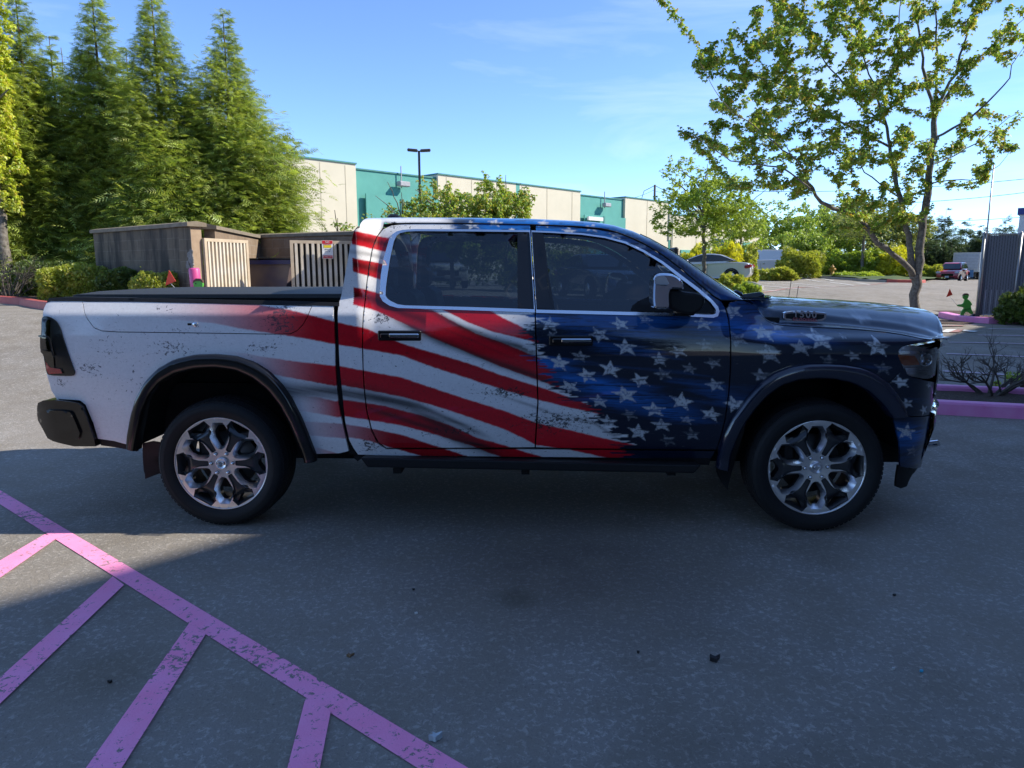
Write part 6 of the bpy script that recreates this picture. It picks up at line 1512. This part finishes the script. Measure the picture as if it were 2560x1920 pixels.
# ------------------------------------------------------------------ other vehicles
def car(name, loc, rz, L, Wd, H, kind, paint, label, cat, plate=True, group=None, wheel_r=.33):
    """heading +x, origin at ground centre"""
    root = empty(name, loc, rz, label=label, cat=cat, group=group)
    h2 = L/2; w2 = Wd/2
    if kind == 'sedan':
        low = [(-h2, .42), (-h2-.02, .62), (-h2+.02, .92), (-h2+.25, 1.02), (-h2+.75, 1.03), (h2-1.5, .98), (h2-.75, .88), (h2-.15, .72), (h2, .58), (h2-.02, .30), (h2-.2, .20), (-h2+.25, .22)]
        gh = [(-h2+.55, 1.02), (-h2+1.35, H-.07), (-h2+1.9, H), (-h2+2.5, H-.02), (h2-1.25, .95)]
    elif kind == 'suv':
        low = [(-h2, .45), (-h2-.03, .70), (-h2+.02, 1.10), (h2-1.45, 1.14), (h2-.5, 1.06), (h2-.1, .96), (h2, .70), (h2-.02, .42), (h2-.2, .30), (-h2+.2, .32)]
        gh = [(-h2+.02, 1.1), (-h2+.25, H-.1), (-h2+.6, H), (h2-2.3, H), (h2-2.0, H-.06), (h2-1.2, 1.12)]
    else:   # van
        low = [(-h2, .5), (-h2, 1.2), (h2-1.5, 1.2), (h2-.5, 1.12), (h2-.05, .90), (h2, .6), (h2-.05, .35), (-h2+.1, .38)]
        gh = [(-h2, 1.18), (-h2+.02, H-.05), (-h2+.3, H), (h2-2.0, H), (h2-1.75, H-.08), (h2-.75, 1.12)]
    def loft(poly, w_lo, w_hi, zlo, zhi, name_, mat_, it=1):
        poly = chaikin(poly, it); m = MB(); n = len(poly)
        wf = lambda z: w_lo+(w_hi-w_lo)*min(1, max(0, (z-zlo)/(zhi-zlo)))
        vs = [(x, -wf(z)*(1-.10*max(0, (abs(x)-h2+.5)/.5)), z) for x, z in poly] + [(x, wf(z)*(1-.10*max(0, (abs(x)-h2+.5)/.5)), z) for x, z in poly]
        m.add(vs, [tuple(range(n)), tuple(range(n, 2*n))[::-1]]); m.f += [(i, (i+1) % n, n+(i+1) % n, n+i) for i in range(n)]; m.sm += [True]*n
        return m.build(name_, mat_, root, bevel=.035)
    loft(low, w2*.98, w2, .2, .8, 'body', paint); loft(gh, w2*.97, w2*.72, 1.0, H, 'cabin', paint)
    gz_ = simple('car_glass', (.015, .02, .02), .06, coat=1) if 'car_glass' not in bpy.data.materials else bpy.data.materials['car_glass']
    gg = np.array(gh); cx_ = gg[:, 0].mean(); cz_ = (gg[:, 1].min()+gg[:, 1].max())/2
    ins = [(cx_+(x-cx_)*.88, cz_+.02+(z-cz_)*.70) for x, z in gh]
    wf = lambda z: (w2*.97+(w2*.72-w2*.97)*min(1, max(0, (z-1.0)/(H-1.0))))
    for s_ in (-1, 1):
        if kind == 'van': ins_ = [p for p in [(h2-2.3, 1.25), (h2-2.3, H-.35), (h2-1.9, H-.35), (h2-1.1, 1.25)]]
        else: ins_ = ins
        vs = [(x, s_*(wf(z)+.012), z) for x, z in ins_]; MB().add(vs, [tuple(range(len(vs)))]).build('side_window', gz_, root)
    # windscreen and rear glass
    def slope(p, q, nm, a0=.10, a1=.90):
        (x0, z0), (x1, z1) = p, q; vs = []
        nx_ = -(z1-z0); nz_ = (x1-x0); l_ = math.hypot(nx_, nz_); nx_ /= l_; nz_ /= l_
        if nz_ < 0: nx_, nz_ = -nx_, -nz_
        for t in (a0, a1):
            x = x0+(x1-x0)*t+nx_*.02; z = z0+(z1-z0)*t+nz_*.02
            vs += [(x, -wf(z)*.88, z), (x, wf(z)*.88, z)]
        MB().add(vs, [(0, 1, 3, 2)]).build(nm, gz_, root)
    if kind == 'sedan': slope(gh[4], gh[3], 'windscreen'); slope(gh[0], gh[1], 'rear_glass')
    elif kind == 'suv': slope(gh[5], gh[4], 'windscreen'); slope(gh[0], gh[1], 'rear_glass', .2)
    else: slope(gh[5], gh[4], 'windscreen')
    for sx2 in (-1, 1):
        for s_ in (-1, 1):
            xw = sx2*(h2-.88); w = MB().lathe([(0, -.10), (wheel_r*.6, -.11), (wheel_r*.64, -.08), (wheel_r, -.10), (wheel_r, .10), (wheel_r*.6, .11), (0, .10)], (xw, s_*(w2-.09), wheel_r), 'y', 22).build('wheel', M['rubber'], root)
            MB().lathe([(0, s_*.02), (wheel_r*.5, s_*.03), (wheel_r*.62, s_*.0)], (xw, s_*(w2+.01), wheel_r), 'y', 18).build('rim', M['machined'], w)
            MB().lathe([(wheel_r*.98, s_*-.0), (wheel_r*1.16, s_*.012), (wheel_r*1.17, -s_*.02)], (xw, s_*(w2-.005), wheel_r+.02), 'y', 22).build('arch', M['dark'], root)
    zl = .84 if kind == 'sedan' else .95
    for s_ in (-1, 1):
        MB().box((-h2+.10, s_*(w2-.16), zl-.02), (.34, .34, .17), Matrix.Rotation(rad(12), 3, 'Y'), bev=.05).build('tail_light', M['red_lens'], root)
        MB().box((h2-.14, s_*(w2-.20), zl-.08), (.30, .36, .17), bev=.05).build('headlight', simple('car_lamp', (.6, .62, .65), .1, coat=1) if 'car_lamp' not in bpy.data.materials else bpy.data.materials['car_lamp'], root)
        MB().box((h2-1.75 if kind != 'van' else h2-1.25, s_*(w2+.05), 1.08), (.12, .20, .14), bev=.04).build('side_mirror', paint, root)
        MB().box((.05, s_*(w2+.004), .92), (.16, .02, .03)).build('door_handle', M['chrome'], root)
        for xx in ((-.35, .75) if kind != 'van' else (h2-2.4,)): MB().box((xx, s_*(w2+.001), .68), (.012, .008, .56)).build('door_gap', M['dark'], root)
    MB().box((h2+.0, 0, .66), (.06, Wd*.50, .24), bev=.03).build('grille', M['black_gloss'], root)
    MB().box((h2+.02, 0, .40), (.06, Wd*.62, .12), bev=.03).build('lower_grille', M['black_plastic'], root)
    if plate: MB().box((-h2-.035, 0, .78), (.02, .32, .16)).build('number_plate', simple('plate', (.6, .6, .6), .5), root); MB().box((h2+.05, 0, .50), (.02, .32, .15)).build('number_plate', simple('plate', (.6, .6, .6), .5), root)
    return root
sil_p = simple('silver_paint', (.68, .69, .70), .28, metal=.3, coat=1.0, var=.03); red_p = simple('red_paint', (.50, .04, .05), .3, coat=1, var=.04); wht_p = simple('white_paint', (.70, .71, .72), .3, coat=1, var=.02); blu_p = simple('blue_van_paint', (.05, .09, .38), .35, coat=1, scale=1.5, c2=(.35, .38, .6)); drk_p = simple('dark_green_paint', (.02, .035, .035), .25, coat=1)
sc_ = P(1757, 690, 37.2); hd_ = math.atan2(.38, -.925)
car('parked_car', (sc_[0], sc_[1], P(1810, 707, 36.5)[2]), hd_, 4.8, 1.83, 1.47, 'sedan', sil_p, 'silver saloon car parked tail towards the lot, beyond the windscreen', 'car')
rc = P(2381, 690, 65.5); vd = math.atan2(CAM[1]-rc[1], CAM[0]-rc[0])
car('parked_car', (rc[0], rc[1], P(2381, 706, 64)[2]), vd+rad(-10), 4.7, 1.85, 1.78, 'suv', red_p, 'red sport utility car parked before the box truck', 'car')
vn = P(1905, 670, 58); car('parked_van', (vn[0], vn[1], P(1905, 688, 58)[2]), rad(172), 5.4, 1.95, 2.0, 'van', wht_p, 'white van half hidden behind green bushes near the warehouse corner', 'van')
vn = P(1975, 670, 62); car('parked_van', (vn[0], vn[1], P(1975, 686, 62)[2]), rad(172), 5.2, 1.95, 2.1, 'van', blu_p, 'blue and white van behind the green bushes, right of the white van', 'van')
pv = P(1100, 690, 33); car('parked_suv', (pv[0], pv[1], gz(pv)), math.atan2(CAM[1]-pv[1], CAM[0]-pv[0])+rad(8), 4.9, 1.9, 1.85, 'suv', sil_p, 'silver sport utility car facing us, seen through the rear side window', 'car')
pv = P(1500, 700, 24); car('parked_car', (pv[0], pv[1], gz(pv)), math.atan2(CAM[1]-pv[1], CAM[0]-pv[0])+rad(20), 4.7, 1.85, 1.45, 'sedan', drk_p, 'dark green car seen faintly through the front side window', 'car')
lv = P(-40, 690, 33); car('parked_car', (lv[0], lv[1], gz(lv)+.1), rad(20), 4.7, 1.85, 1.5, 'sedan', wht_p, 'white car behind the conifer trunks at the far left', 'car')
lv = P(262, 690, 30); car('parked_van', (lv[0], lv[1], gz(lv)+.1), rad(95), 5.0, 1.95, 2.3, 'van', red_p, 'red van glimpsed between the conifers and the grey block wall', 'van')
# box truck
bt = P(2412, 690, 74); btz = P(2412, 703, 74)[2]; ang = math.atan2(CAM[1]-bt[1], CAM[0]-bt[0])
bx = empty('box_truck', (bt[0], bt[1], btz), ang+rad(-16), label='white box truck with roller door and blue picture side, behind the red car', cat='truck')
zt3 = P(2412, 631, 74)[2]-btz
pic, t_, b_ = nodes('side_picture'); f_ = noise(t_, .9, 4, .6); t_.links.new(ramp(t_, f_, [(.35, (.05, .35, .55)), (.5, (.55, .70, .75)), (.65, (.75, .55, .15)), (.8, (.10, .45, .60))]), b_.inputs['Base Color'])
MB().box((-2.6, 0, (zt3+.95)/2), (5.2, 2.45, zt3-.95)).build('cargo_box', simple('box_white', (.42, .46, .48), .5), bx)
MB().box((.02, 0, zt3-.95), (.05, 2.15, 1.5)).build('roller_door', simple('roller', (.36, .42, .50), .5), bx)
for i in range(5): MB().box((.05, 0, zt3-.35-i*.3), (.02, 2.15, .02)).build('door_rib', simple('rib', (.25, .3, .36), .5), bx)
MB().box((.03, -.2, zt3-2.15), (.06, 1.9, .75)).build('rear_panel', simple('panel_blue', (.05, .16, .34), .5), bx)
for s_ in (-1, 1): MB().box((-2.6, s_*1.235, (zt3+.95)/2+.05), (5.0, .02, zt3-1.2)).build('side_picture', pic, bx)
for x in (-1.0, -6.2):
    for s_ in (-1, 1): MB().lathe([(0, -.15), (.45, -.15), (.48, -.1), (.48, .1), (.45, .15), (0, .15)], (x, s_*1.0, .48), 'y', 20).build('wheel', M['rubber'], bx)
MB().box((-6.2, 0, 1.35), (1.9, 2.1, 1.9), bev=.2).build('cab', wht_p, bx); MB().box((-3, 0, .75), (6.5, .9, .25)).build('chassis', M['dark'], bx)
# hydrant
hy = P(2080, 690, 53); hz = P(2080, 688, 53)[2]
hm = simple('hydrant_yellow', (.55, .30, .06), .5); h_ = empty('fire_hydrant', (hy[0], hy[1], hz), 0, label='yellow fire hydrant in front of the green bushes', cat='hydrant')
MB().lathe([(0, 0), (.19, 0), (.19, .05), (.13, .06), (.13, .50), (.17, .52), (.17, .56), (.14, .60), (.09, .68), (.03, .72), (.03, .77), (0, .77)], (0, 0, 0), 'z', 18).build('barrel', hm, h_)
MB().tube([(-.25, 0, .42), (.25, 0, .42)], .07, 10).tube([(0, -.25, .38), (0, 0, .38)], .09, 10).build('outlet', hm, h_)

# ------------------------------------------------------------------ trees, hedges and bushes
def onG(px, D, dz=0.0): q = P(px, 700, D); return np.array([q[0], q[1], gz(q)+dz])
def topH(px, py, D, base): return P(px, py, D)[2]-base[2]
CON = [ # px, D, top py, radius, n, label
 (598, 19.5, 22, 3.1, 36000, 'pointed conifer standing apart at the right of the row'),
 (432, 19.0, -85, 2.3, 26000, 'tall conifer second from right, over the grey block wall'),
 (512, 20.8, 190, 1.9, 18000, 'shorter conifer filling between the two tall right ones'),
 (292, 19.6, -70, 2.1, 28000, 'tall conifer in the middle of the row'),
 (362, 20.6, 110, 1.9, 17000, 'conifer partly hidden between the middle tall ones'),
 (112, 18.8, -50, 2.0, 28000, 'dark tall conifer near the left end of the row'),
 (182, 20.2, 80, 2.1, 20000, 'yellower conifer between the dark left and middle ones'),
 (-25, 17.6, 400, 1.3, 9000, 'low dark conifer at the left edge before the golden tree')]
for i, (px, D, py, R_, n, lab) in enumerate(CON):
    b = onG(px, D); H = topH(px, py, D, b)
    conifer(b, H, R_, int(n*1.5), 'conifer_tree', lab, 'conifers behind the block wall', 'con' if i != 6 else 'con', seed=20+i, frond=.30)
b = onG(18, 17.0); round_tree(b, topH(18, -190, 17.0, b), .74, 700, 'golden_tree', 'tall golden yellow leaved tree at the top left corner', 'gold', seed=5, leaf=.085, trunk=.13, clear=.16, cl_per=40)
b = onG(-62, 17.6); round_tree(b, topH(-62, -150, 17.6, b), .8, 300, 'golden_tree', 'second golden tree, cut by the left edge of the photo', 'gold', seed=6, leaf=.13, trunk=.13, clear=.12, cl_per=22)
b = onG(208, 22.5); round_tree(b, topH(208, 70, 22.5, b), .45, 70, 'golden_tree', 'thin yellow leaved sapling top poking out between conifers', 'gold', seed=7, leaf=.11, trunk=.05, clear=.3, cl_per=12)
# hedges by the block wall
def hedge(px0, px1, D, y0, y1, dep, n, label, seed, mat='hedge', **k):
    px = (px0+px1)/2; zt = P(px, y0, D)[2]; q = onG(px, D); w = (px1-px0)/1775*D
    return shrub(q, (w, dep, zt-q[2]), n, 'hedge_bush', label, mat, 'clipped bushes by the red kerb', seed, .036, .6, **k)
hedge(122, 278, 15.3, 661, 740, 1.2, 15000, 'long clipped sunlit bush in the middle before the block wall', 1, sprig=60)
hedge(335, 448, 13.7, 680, 735, .9, 9000, 'smaller clipped bush nearest the grey block wall end', 2, sprig=40)
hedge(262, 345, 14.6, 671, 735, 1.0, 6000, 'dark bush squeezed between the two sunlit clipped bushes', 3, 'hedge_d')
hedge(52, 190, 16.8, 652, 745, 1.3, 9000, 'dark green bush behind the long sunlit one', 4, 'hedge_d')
# sparse shrub at the far left
def bare_shrub(base, spread, H, n, name, label, mat, seed, r0=.02, tuft=0, leafm='hedge', cat='shrub'):
    r = np.random.default_rng(seed); b = np.array(base, float); root = empty(name, b, label=label, cat=cat); m = MB(); tips = []
    def grow(p, d, L, rr, lev):
        k = 4; pts = [p]; dd = d.copy()
        for i in range(k): dd = dd+r.normal(0, .16, 3)+np.array([0, 0, .05]); dd /= np.linalg.norm(dd); pts.append(pts[-1]+dd*L/k)
        m.tube([tuple(q) for q in pts], list(np.linspace(rr, rr*.55, k+1)), 6 if lev < 2 else 4, False)
        if lev < 4:
            for j in range(3 if lev < 3 else 2):
                f = r.uniform(.35, 1.0); q = pts[min(k, int(f*k))]; e = dd+r.normal(0, .55, 3); e[2] = abs(e[2])*.8+.1; e[1] *= .8; e /= np.linalg.norm(e); grow(q, e, L*r.uniform(.5, .78), rr*.55, lev+1)
        else: tips.append(pts[-1])
    for i in range(n):
        a = 2*math.pi*i/n+r.uniform(-.3, .3); d = np.array([math.cos(a)*spread, math.sin(a)*spread*.7, 1.0]); d /= np.linalg.norm(d); grow(np.array([math.cos(a)*.05, math.sin(a)*.05, -.05]), d, H*.45, r0, 0)
    m.build('branches', simple('twig_bark', (.05, .042, .035), .9, scale=30, c2=(.12, .105, .085)) if 'twig_bark' not in bpy.data.materials else bpy.data.materials['twig_bark'], root)
    if tuft:
        pos = np.array(tips)[r.choice(len(tips), min(tuft, len(tips)), replace=False)] if tuft > 0 else np.zeros((0, 3))
        tv, tf = leaf_cluster(5, r, 1, -.2); d = r.normal(0, 1, pos.shape); V, Fc = inst(tv, tf, pos, frames(d, r.normal(0, .5, d.shape), r), .045*r.uniform(.7, 1.2, len(pos))); leafmesh('leaves', V, Fc, len(tv), M[leafm], root, r)
    return root
bs = on_z(2478, 984, .10); bs[2] = .09
bare_shrub(bs, 1.15, 1.02, 8, 'bare_shrub', 'leafless spreading shrub in the mulch bed by the truck nose', 'bark_dark', 9, .020)
q_ = on_z(2440, 968, .1); q_[2] = .09
for i, (px, py, lab, s_) in enumerate(((2490, 972, 'small green tuft left of the bare shrub stem', .13), (2530, 962, 'small yellow green tuft right of the bare shrub stem', .22), (2556, 968, 'small green sprig at the right edge of the mulch bed', .16))):
    a = on_z(px, py, .1); a[2] = .09; shrub(a, (s_, s_, s_*.9), 60, 'grass_tuft', lab, 'bright', 'green tufts in the mulch bed', 40+i, .03, .2, stems=3, cat='plant')
b = onG(20, 15.8); bare_shrub(b, .6, 1.5, 7, 'sparse_shrub', 'thin open shrub with few leaves at the left edge', 'bark_dark', 12, .02, 160, 'hedge_d')
# hedge bank behind the truck, seen through its windows
shrub(onG(1190, 39), (12, 1.6, 3.2), 11000, 'hedge_bush', 'long ivy covered bank seen through the cab windows', 'hedge', None, 61, .11, .4)
shrub(onG(1420, 29), (5.5, 1.6, 1.5), 6000, 'hedge_bush', 'lower green hedge seen through the front side window', 'hedge', None, 62, .11, .4)
# tree behind the cab
b = onG(1130, 29); round_tree(b, topH(1130, 440, 29, b), 2.9, 900, 'broadleaf_tree', 'bushy green tree with pink new growth rising behind the cab roof', 'maple', 31, .14, trunk=.10, clear=.15, cl_per=34)
b = onG(1265, 29.5); round_tree(b, topH(1265, 415, 29.5, b), 1.7, 480, 'broadleaf_tree', 'narrower green tree joined to the bushy one over the cab roof', 'maple', 32, .13, trunk=.08, clear=.15, cl_per=30)
b = onG(1010, 28); round_tree(b, topH(1010, 478, 28, b), 1.9, 150, 'broadleaf_tree', 'sparse leaning tree with open twigs left of the lamp post', 'maple', 33, .12, trunk=.06, clear=.25, cl_per=10)
b = onG(850, 24); round_tree(b, topH(850, 530, 24, b), 1.1, 120, 'broadleaf_tree', 'small reddish tree behind the enclosure wall beside the cab', 'maple', 34, .11, trunk=.05, clear=.3, cl_per=12)
# trees and bushes right of the cab
b = onG(1757, 30); round_tree(b, topH(1757, 385, 30, b), 2.7, 700, 'young_tree', 'young bright green tree growing in front of the silver saloon', 'bright', 35, .14, trunk=.09, clear=.30, cl_per=18, bark='bark')
b = onG(1845, 47); round_tree(b, topH(1845, 480, 47, b), 2.8, 520, 'young_tree', 'slender multi stemmed tree behind the silver saloon roof', 'bright', 36, .17, trunk=.10, clear=.28, cl_per=14, bark='bark')
b = onG(2152, 55); round_tree(b, topH(2152, 480, 55, b), 3.2, 480, 'young_tree', 'brownish open tree left of the maple trunk, behind the bank', 'olive', 37, .17, trunk=.13, clear=.3, cl_per=9, bark='bark')
for i, (px, D, py, cr, mat, n, lab) in enumerate((
    (1960, 68, 505, 3.6, 'bright', 520, 'tall light green tree at the warehouse corner'), (2060, 76, 488, 4.6, 'bright', 620, 'tall bright tree behind the hydrant bushes'),
    (2010, 60, 560, 2.6, 'bright', 480, 'rounded green bushy tree left of the hydrant'), (2230, 74, 500, 4.0, 'olive', 500, 'olive tree just left of the maple trunk'),
    (1760, 90, 470, 3.2, 'olive', 380, 'hazy tree behind the young bright tree'), (2120, 84, 470, 4.4, 'olive', 520, 'hazy tall tree in the middle of the far row'))):
    b = onG(px, D); round_tree(b, topH(px, py, D, b), cr, n, 'broadleaf_tree', lab, mat, 50+i, .26, 'trees beyond the parking stalls', .14, .08, 26)
SH = [(1705, 1770, 42, 620, 3, 'yellow', 'yellow bush just right of the windscreen'), (1765, 1860, 43, 615, 3, 'yellow', 'broad yellow bush above the silver saloon roof'), (1835, 1888, 45, 618, 2.6, 'hedge', 'green bush at the tail of the silver saloon'),
 (1945, 2050, 53, 625, 4, 'hedge', 'large green bush left of the hydrant'), (2040, 2140, 57, 630, 4, 'bright', 'large bright bush behind the hydrant'), (2120, 2240, 56, 628, 4, 'bright', 'wide bright bush left of the maple trunk'), (2200, 2270, 54, 620, 4, 'yellow', 'yellowish bush behind the maple trunk'),
 (1905, 1990, 50, 672, 3, 'hedge', 'low green groundcover bush at the kerb corner'), (2090, 2200, 52, 682, 3, 'bright', 'low bright groundcover along the far kerb'), (2288, 2352, 66, 664, 3, 'hedge', 'clipped green hedge beside the red car'),
 (1795, 1850, 29, 690, 1.4, 'hedge', 'small green bush in the planter before the saloon'), (1835, 1900, 27, 712, 1.2, 'bright', 'low light green bush at the planter edge'), (2520, 2640, 19.5, 718, 1.4, 'hedge_d', 'dark green round bush at the right edge before the fence')]
for i, (a, b_, D, py, dep, mat, lab) in enumerate(SH):
    q = onG((a+b_)/2, D); w = (b_-a)/1775*D; H = P((a+b_)/2, py, D)[2]-q[2]
    shrub(q, (w, dep, max(.3, H)), int(1500+900*min(w, 4)), 'bush', lab, mat, 'bushes round the far stalls' if i < 10 else None, 70+i, .05+D*.0022, .25, sprig=120)
# far conifers and cypresses
fr = np.random.default_rng(4)
for i, (px, D, py, R_) in enumerate(((2298, 88, 545, 3.6), (2350, 96, 520, 4.4), (2405, 100, 545, 4.2), (2445, 96, 560, 4.0), (2500, 98, 540, 4.6), (2545, 102, 548, 4.4), (2600, 98, 540, 4.4))):
    b = onG(px, D); conifer(b, topH(px, py, D, b), R_, 4200, 'conifer_tree', ['dark conifer directly right of the maple trunk', 'tallest dark conifer behind the box truck cab', 'dark conifer over the box truck', 'dark conifer left of the thin pole', 'dark conifer showing over the fence top', 'dark conifer beside the white building', 'dark conifer outside the right edge'][i], 'far dark conifers at right', 'far_dark', 90+i, 1.1)
for i, (px, py) in enumerate(((2312, 585), (2333, 600), (2352, 592), (2372, 610))):
    b = onG(px, 78); conifer(b, topH(px, py, 78, b), .75, 2600, 'cypress', ['leftmost narrow cypress by the maple trunk', 'second narrow cypress from the maple trunk', 'third narrow cypress from the maple trunk', 'narrow cypress nearest the box truck'][i], 'narrow cypresses at right', 'far_dark', 100+i, .5)
for i, (px, D, py, R_) in enumerate(((1400, 130, 560, 6), (700, 120, 560, 6), (2700, 90, 520, 5), (-200, 60, 300, 4))):
    b = onG(px, D); conifer(b, max(3, topH(px, py, D, b)), R_, 3000, 'conifer_tree', ['distant conifer behind the middle of the warehouse', 'distant conifer behind the left of the warehouse', 'conifer far outside the right edge', 'conifer outside the left edge'][i], None, 'far_dark', 120+i, 1.2)
# trees behind the camera, seen only as reflections
for i, (X, D, H, R_) in enumerate(((-7.6, -9.5, 11.4, 2.6), (-4.9, -9, 10.3, 2.2), (-2.2, -9.5, 10.0, 2.3), (.6, -9.2, 10.8, 2.3), (-11.5, -12, 9.5, 2.6), (-16.5, -12, 8.0, 3))):
    conifer(CW(X, D), H, R_, 11000, 'conifer_tree', ['dark conifer behind the photographer mirrored in the rear window', 'second conifer behind the photographer', 'third conifer behind the photographer', 'fourth conifer behind the photographer', 'fifth conifer behind the photographer', 'sixth conifer behind the photographer'][i], 'trees behind the photographer', 'far_dark', 130+i, .6)

# the maple at right: limbs follow the photographed ones
c2 = lambda x, y, D: P(1600+x*.458, y*.458, D)
mb0 = G(2283, 803); mD = float(np.dot(mb0-CAM, FH))
rl = np.random.default_rng(17)
LIMBS = [([(1500,1765),(1500,1640),(1503,1560),(1505,1500)], (.175,.155,.15,.16), 0, 0),
 ([(1495,1510),(1470,1465),(1380,1390),(1290,1310),(1200,1190),(1100,1150),(1000,1110),(940,1040),(900,950),(850,870),(800,800)], (.10,.085,.075,.06,.03,.012), -1.6, 0),
 ([(1495,1520),(1470,1330),(1440,1150),(1400,1000),(1370,850),(1360,760),(1320,600),(1290,520)], (.11,.09,.07,.06,.04,.03), .5, 0),
 ([(1512,1520),(1540,1250),(1570,1050),(1590,880),(1600,740),(1610,620)], (.14,.125,.11,.10,.09,.08), .3, 0),
 ([(1610,640),(1570,450),(1540,330),(1520,150),(1530,0),(1530,-150)], (.06,.05,.04,.03,.02,.012), .6, .3), ([(1612,640),(1650,530),(1720,400),(1760,250),(1790,150),(1850,0),(1880,-120)], (.055,.045,.03,.02,.012), -.5, .3), ([(1610,620),(1620,300),(1610,0),(1610,-150)], (.05,.035,.02,.012), 1.2, .3), ([(1620,600),(1700,490),(1800,370),(1900,270),(2000,190),(2100,100)], (.04,.03,.02,.008), 1.0, .3),
 ([(1605,755),(1750,680),(1850,600),(1950,500),(2010,430),(2050,330),(2100,250)], (.045,.035,.025,.015,.006), -.8, .3),
 ([(1360,800),(1250,750),(1120,680),(1000,600),(900,540),(800,470),(700,440),(600,400)], (.04,.035,.03,.02,.008), -.8, .5), ([(1340,680),(1200,570),(1100,450),(1020,350),(930,230),(860,130)], (.035,.03,.02,.008), .9, .5), ([(1305,540),(1250,400),(1200,250),(1150,100),(1120,-50)], (.03,.025,.015,.008), .6, .6),
 ([(850,870),(700,750),(560,640),(450,560),(330,350)], (.022,.018,.012,.005), -.9, -1.6), ([(940,1040),(800,920),(650,900),(500,880),(380,800),(240,720)], (.028,.022,.015,.006), -.6, -1.6), ([(1590,900),(1700,860),(1800,800),(1900,740),(2000,650),(2090,610)], (.025,.02,.014,.005), .8, .3), ([(1585,1000),(1750,980),(1850,980),(1950,920),(2030,800)], (.022,.018,.012,.005), -1.0, .3), ([(1420,1080),(1300,1000),(1180,880),(1080,820),(980,700)], (.03,.025,.015,.006), 1.3, .4), ([(1290,540),(1380,380),(1400,200),(1420,0),(1400,-100)], (.03,.02,.015,.008), -.7, .5)]
limbs = []
for pts, rs, dd, d0 in LIMBS:
    n = len(pts); w = [c2(x, y, mD+d0+(dd*(i/(n-1)))) for i, (x, y) in enumerate(pts)]; limbs.append((w, .84*np.interp(np.linspace(0, 1, n), np.linspace(0, 1, len(rs)), rs)))
# twig ends: spread through the crown seen in the photo, thinner to the right
poly = [(1735,128),(1800,95),(1840,60),(1990,-120),(2620,-140),(2620,120),(2590,160),(2440,160),(2460,260),(2560,290),(2520,400),(2440,470),(2380,470),(2300,490),(2250,585),(2170,560),(2060,500),(1930,490),(1890,470),(1800,470),(1710,330),(1780,300),(1770,200),(1740,170)]
att = []
while len(att) < 720:
    x = rl.uniform(1650, 2620); y = rl.uniform(-140, 600)
    if not inside(poly, np.array([x]), np.array([y]))[0]: continue
    if x > 2300 and rl.random() < .45: continue
    att.append(P(x, y, mD+rl.normal(0, 1.0)))
for x, y in ((1645, -5), (1660, 0), (1740, 150), (1742, 160), (1755, 185), (1870, 105), (1880, 130), (1700, 325), (1720, 335), (1745, 355), (1780, 250), (1800, 215), (2550, 285), (2520, 370), (2535, 365), (2470, 420), (2100, 560), (2140, 570), (2060, 590), (2330, 510), (2300, 540)): att.append(P(x, y, mD-.6))
skeleton_tree((mb0[0], mb0[1], gz(mb0)), limbs, att, 'maple_tree', 'tall maple with a three-way forked trunk and drooping green and orange leaves', 'maple', 'bark', .112, 78, 3, nl=4, hang=1.0, twig_leaf=.85)
# soil strip at the maple's foot
sb = [G(2180, 797), G(2290, 799), G(2400, 800), G(2440, 806), G(2420, 812), G(2300, 808), G(2180, 806)]
bed('soil_strip', sb, .012, .012, step=.15)

# small litter on the asphalt
def chip(px, py, s, c, name, label, cat, seed=0, star=False, h=.01):
    r = np.random.default_rng(seed); g_ = G(px, py); m = MB(); n = 9; ps = []
    for i in range(n):
        a = 2*math.pi*i/n; q = s*(.5+.5*r.random())*(1.5 if star and i % 2 else .8); ps.append((math.cos(a)*q, math.sin(a)*q*.8))
    m.prism(ps, lambda u, v, w: (u, v, w+(abs(u)*.25 if w > .003 else 0)), .0025, h); o = m.build(name, simple(name+str(seed), c, .6)); o.location = tuple(g_); tag(o, label, cat); return o
chip(1787, 1652, .022, (.012, .010, .012), 'dead_leaf', 'crumpled black dead leaf alone on the asphalt', 'leaf', 1, True, .016)
chip(2304, 1681, .012, (.05, .40, .60), 'plastic_scrap', 'tiny bright blue plastic scrap on the asphalt', 'litter', 2)
chip(2233, 1675, .010, (.5, .5, .48), 'pebble', 'small pale pebble left of the blue scrap', 'pebble', 3)
chip(1040, 1536, .011, (.65, .65, .62), 'paper_scrap', 'small white paper scrap right of the pink line', 'litter', 4)
chip(1088, 1851, .022, (.45, .52, .55), 'clear_wrapper', 'crumpled clear wrapper beside the pink line at the bottom', 'litter', 5, True, .02)
chip(1034, 1476, .010, (.012, .012, .012), 'pebble', 'small black pebble above the paper scrap', 'pebble', 6); chip(275, 1707, .012, (.01, .009, .008), 'pebble', 'black crumb in the brown oil stain between the pink lines', 'pebble', 7); chip(875, 1642, .014, (.20, .12, .06), 'dead_leaf', 'small tan leaf right of the main pink line', 'leaf', 8, True)
chip(1595, 1633, .008, (.012, .012, .012), 'pebble', 'black pebble left of the dead leaf', 'pebble', 9); chip(2235, 1490, .012, (.015, .015, .015), 'pebble', 'dark pebble in front of the front wheel', 'pebble', 10)
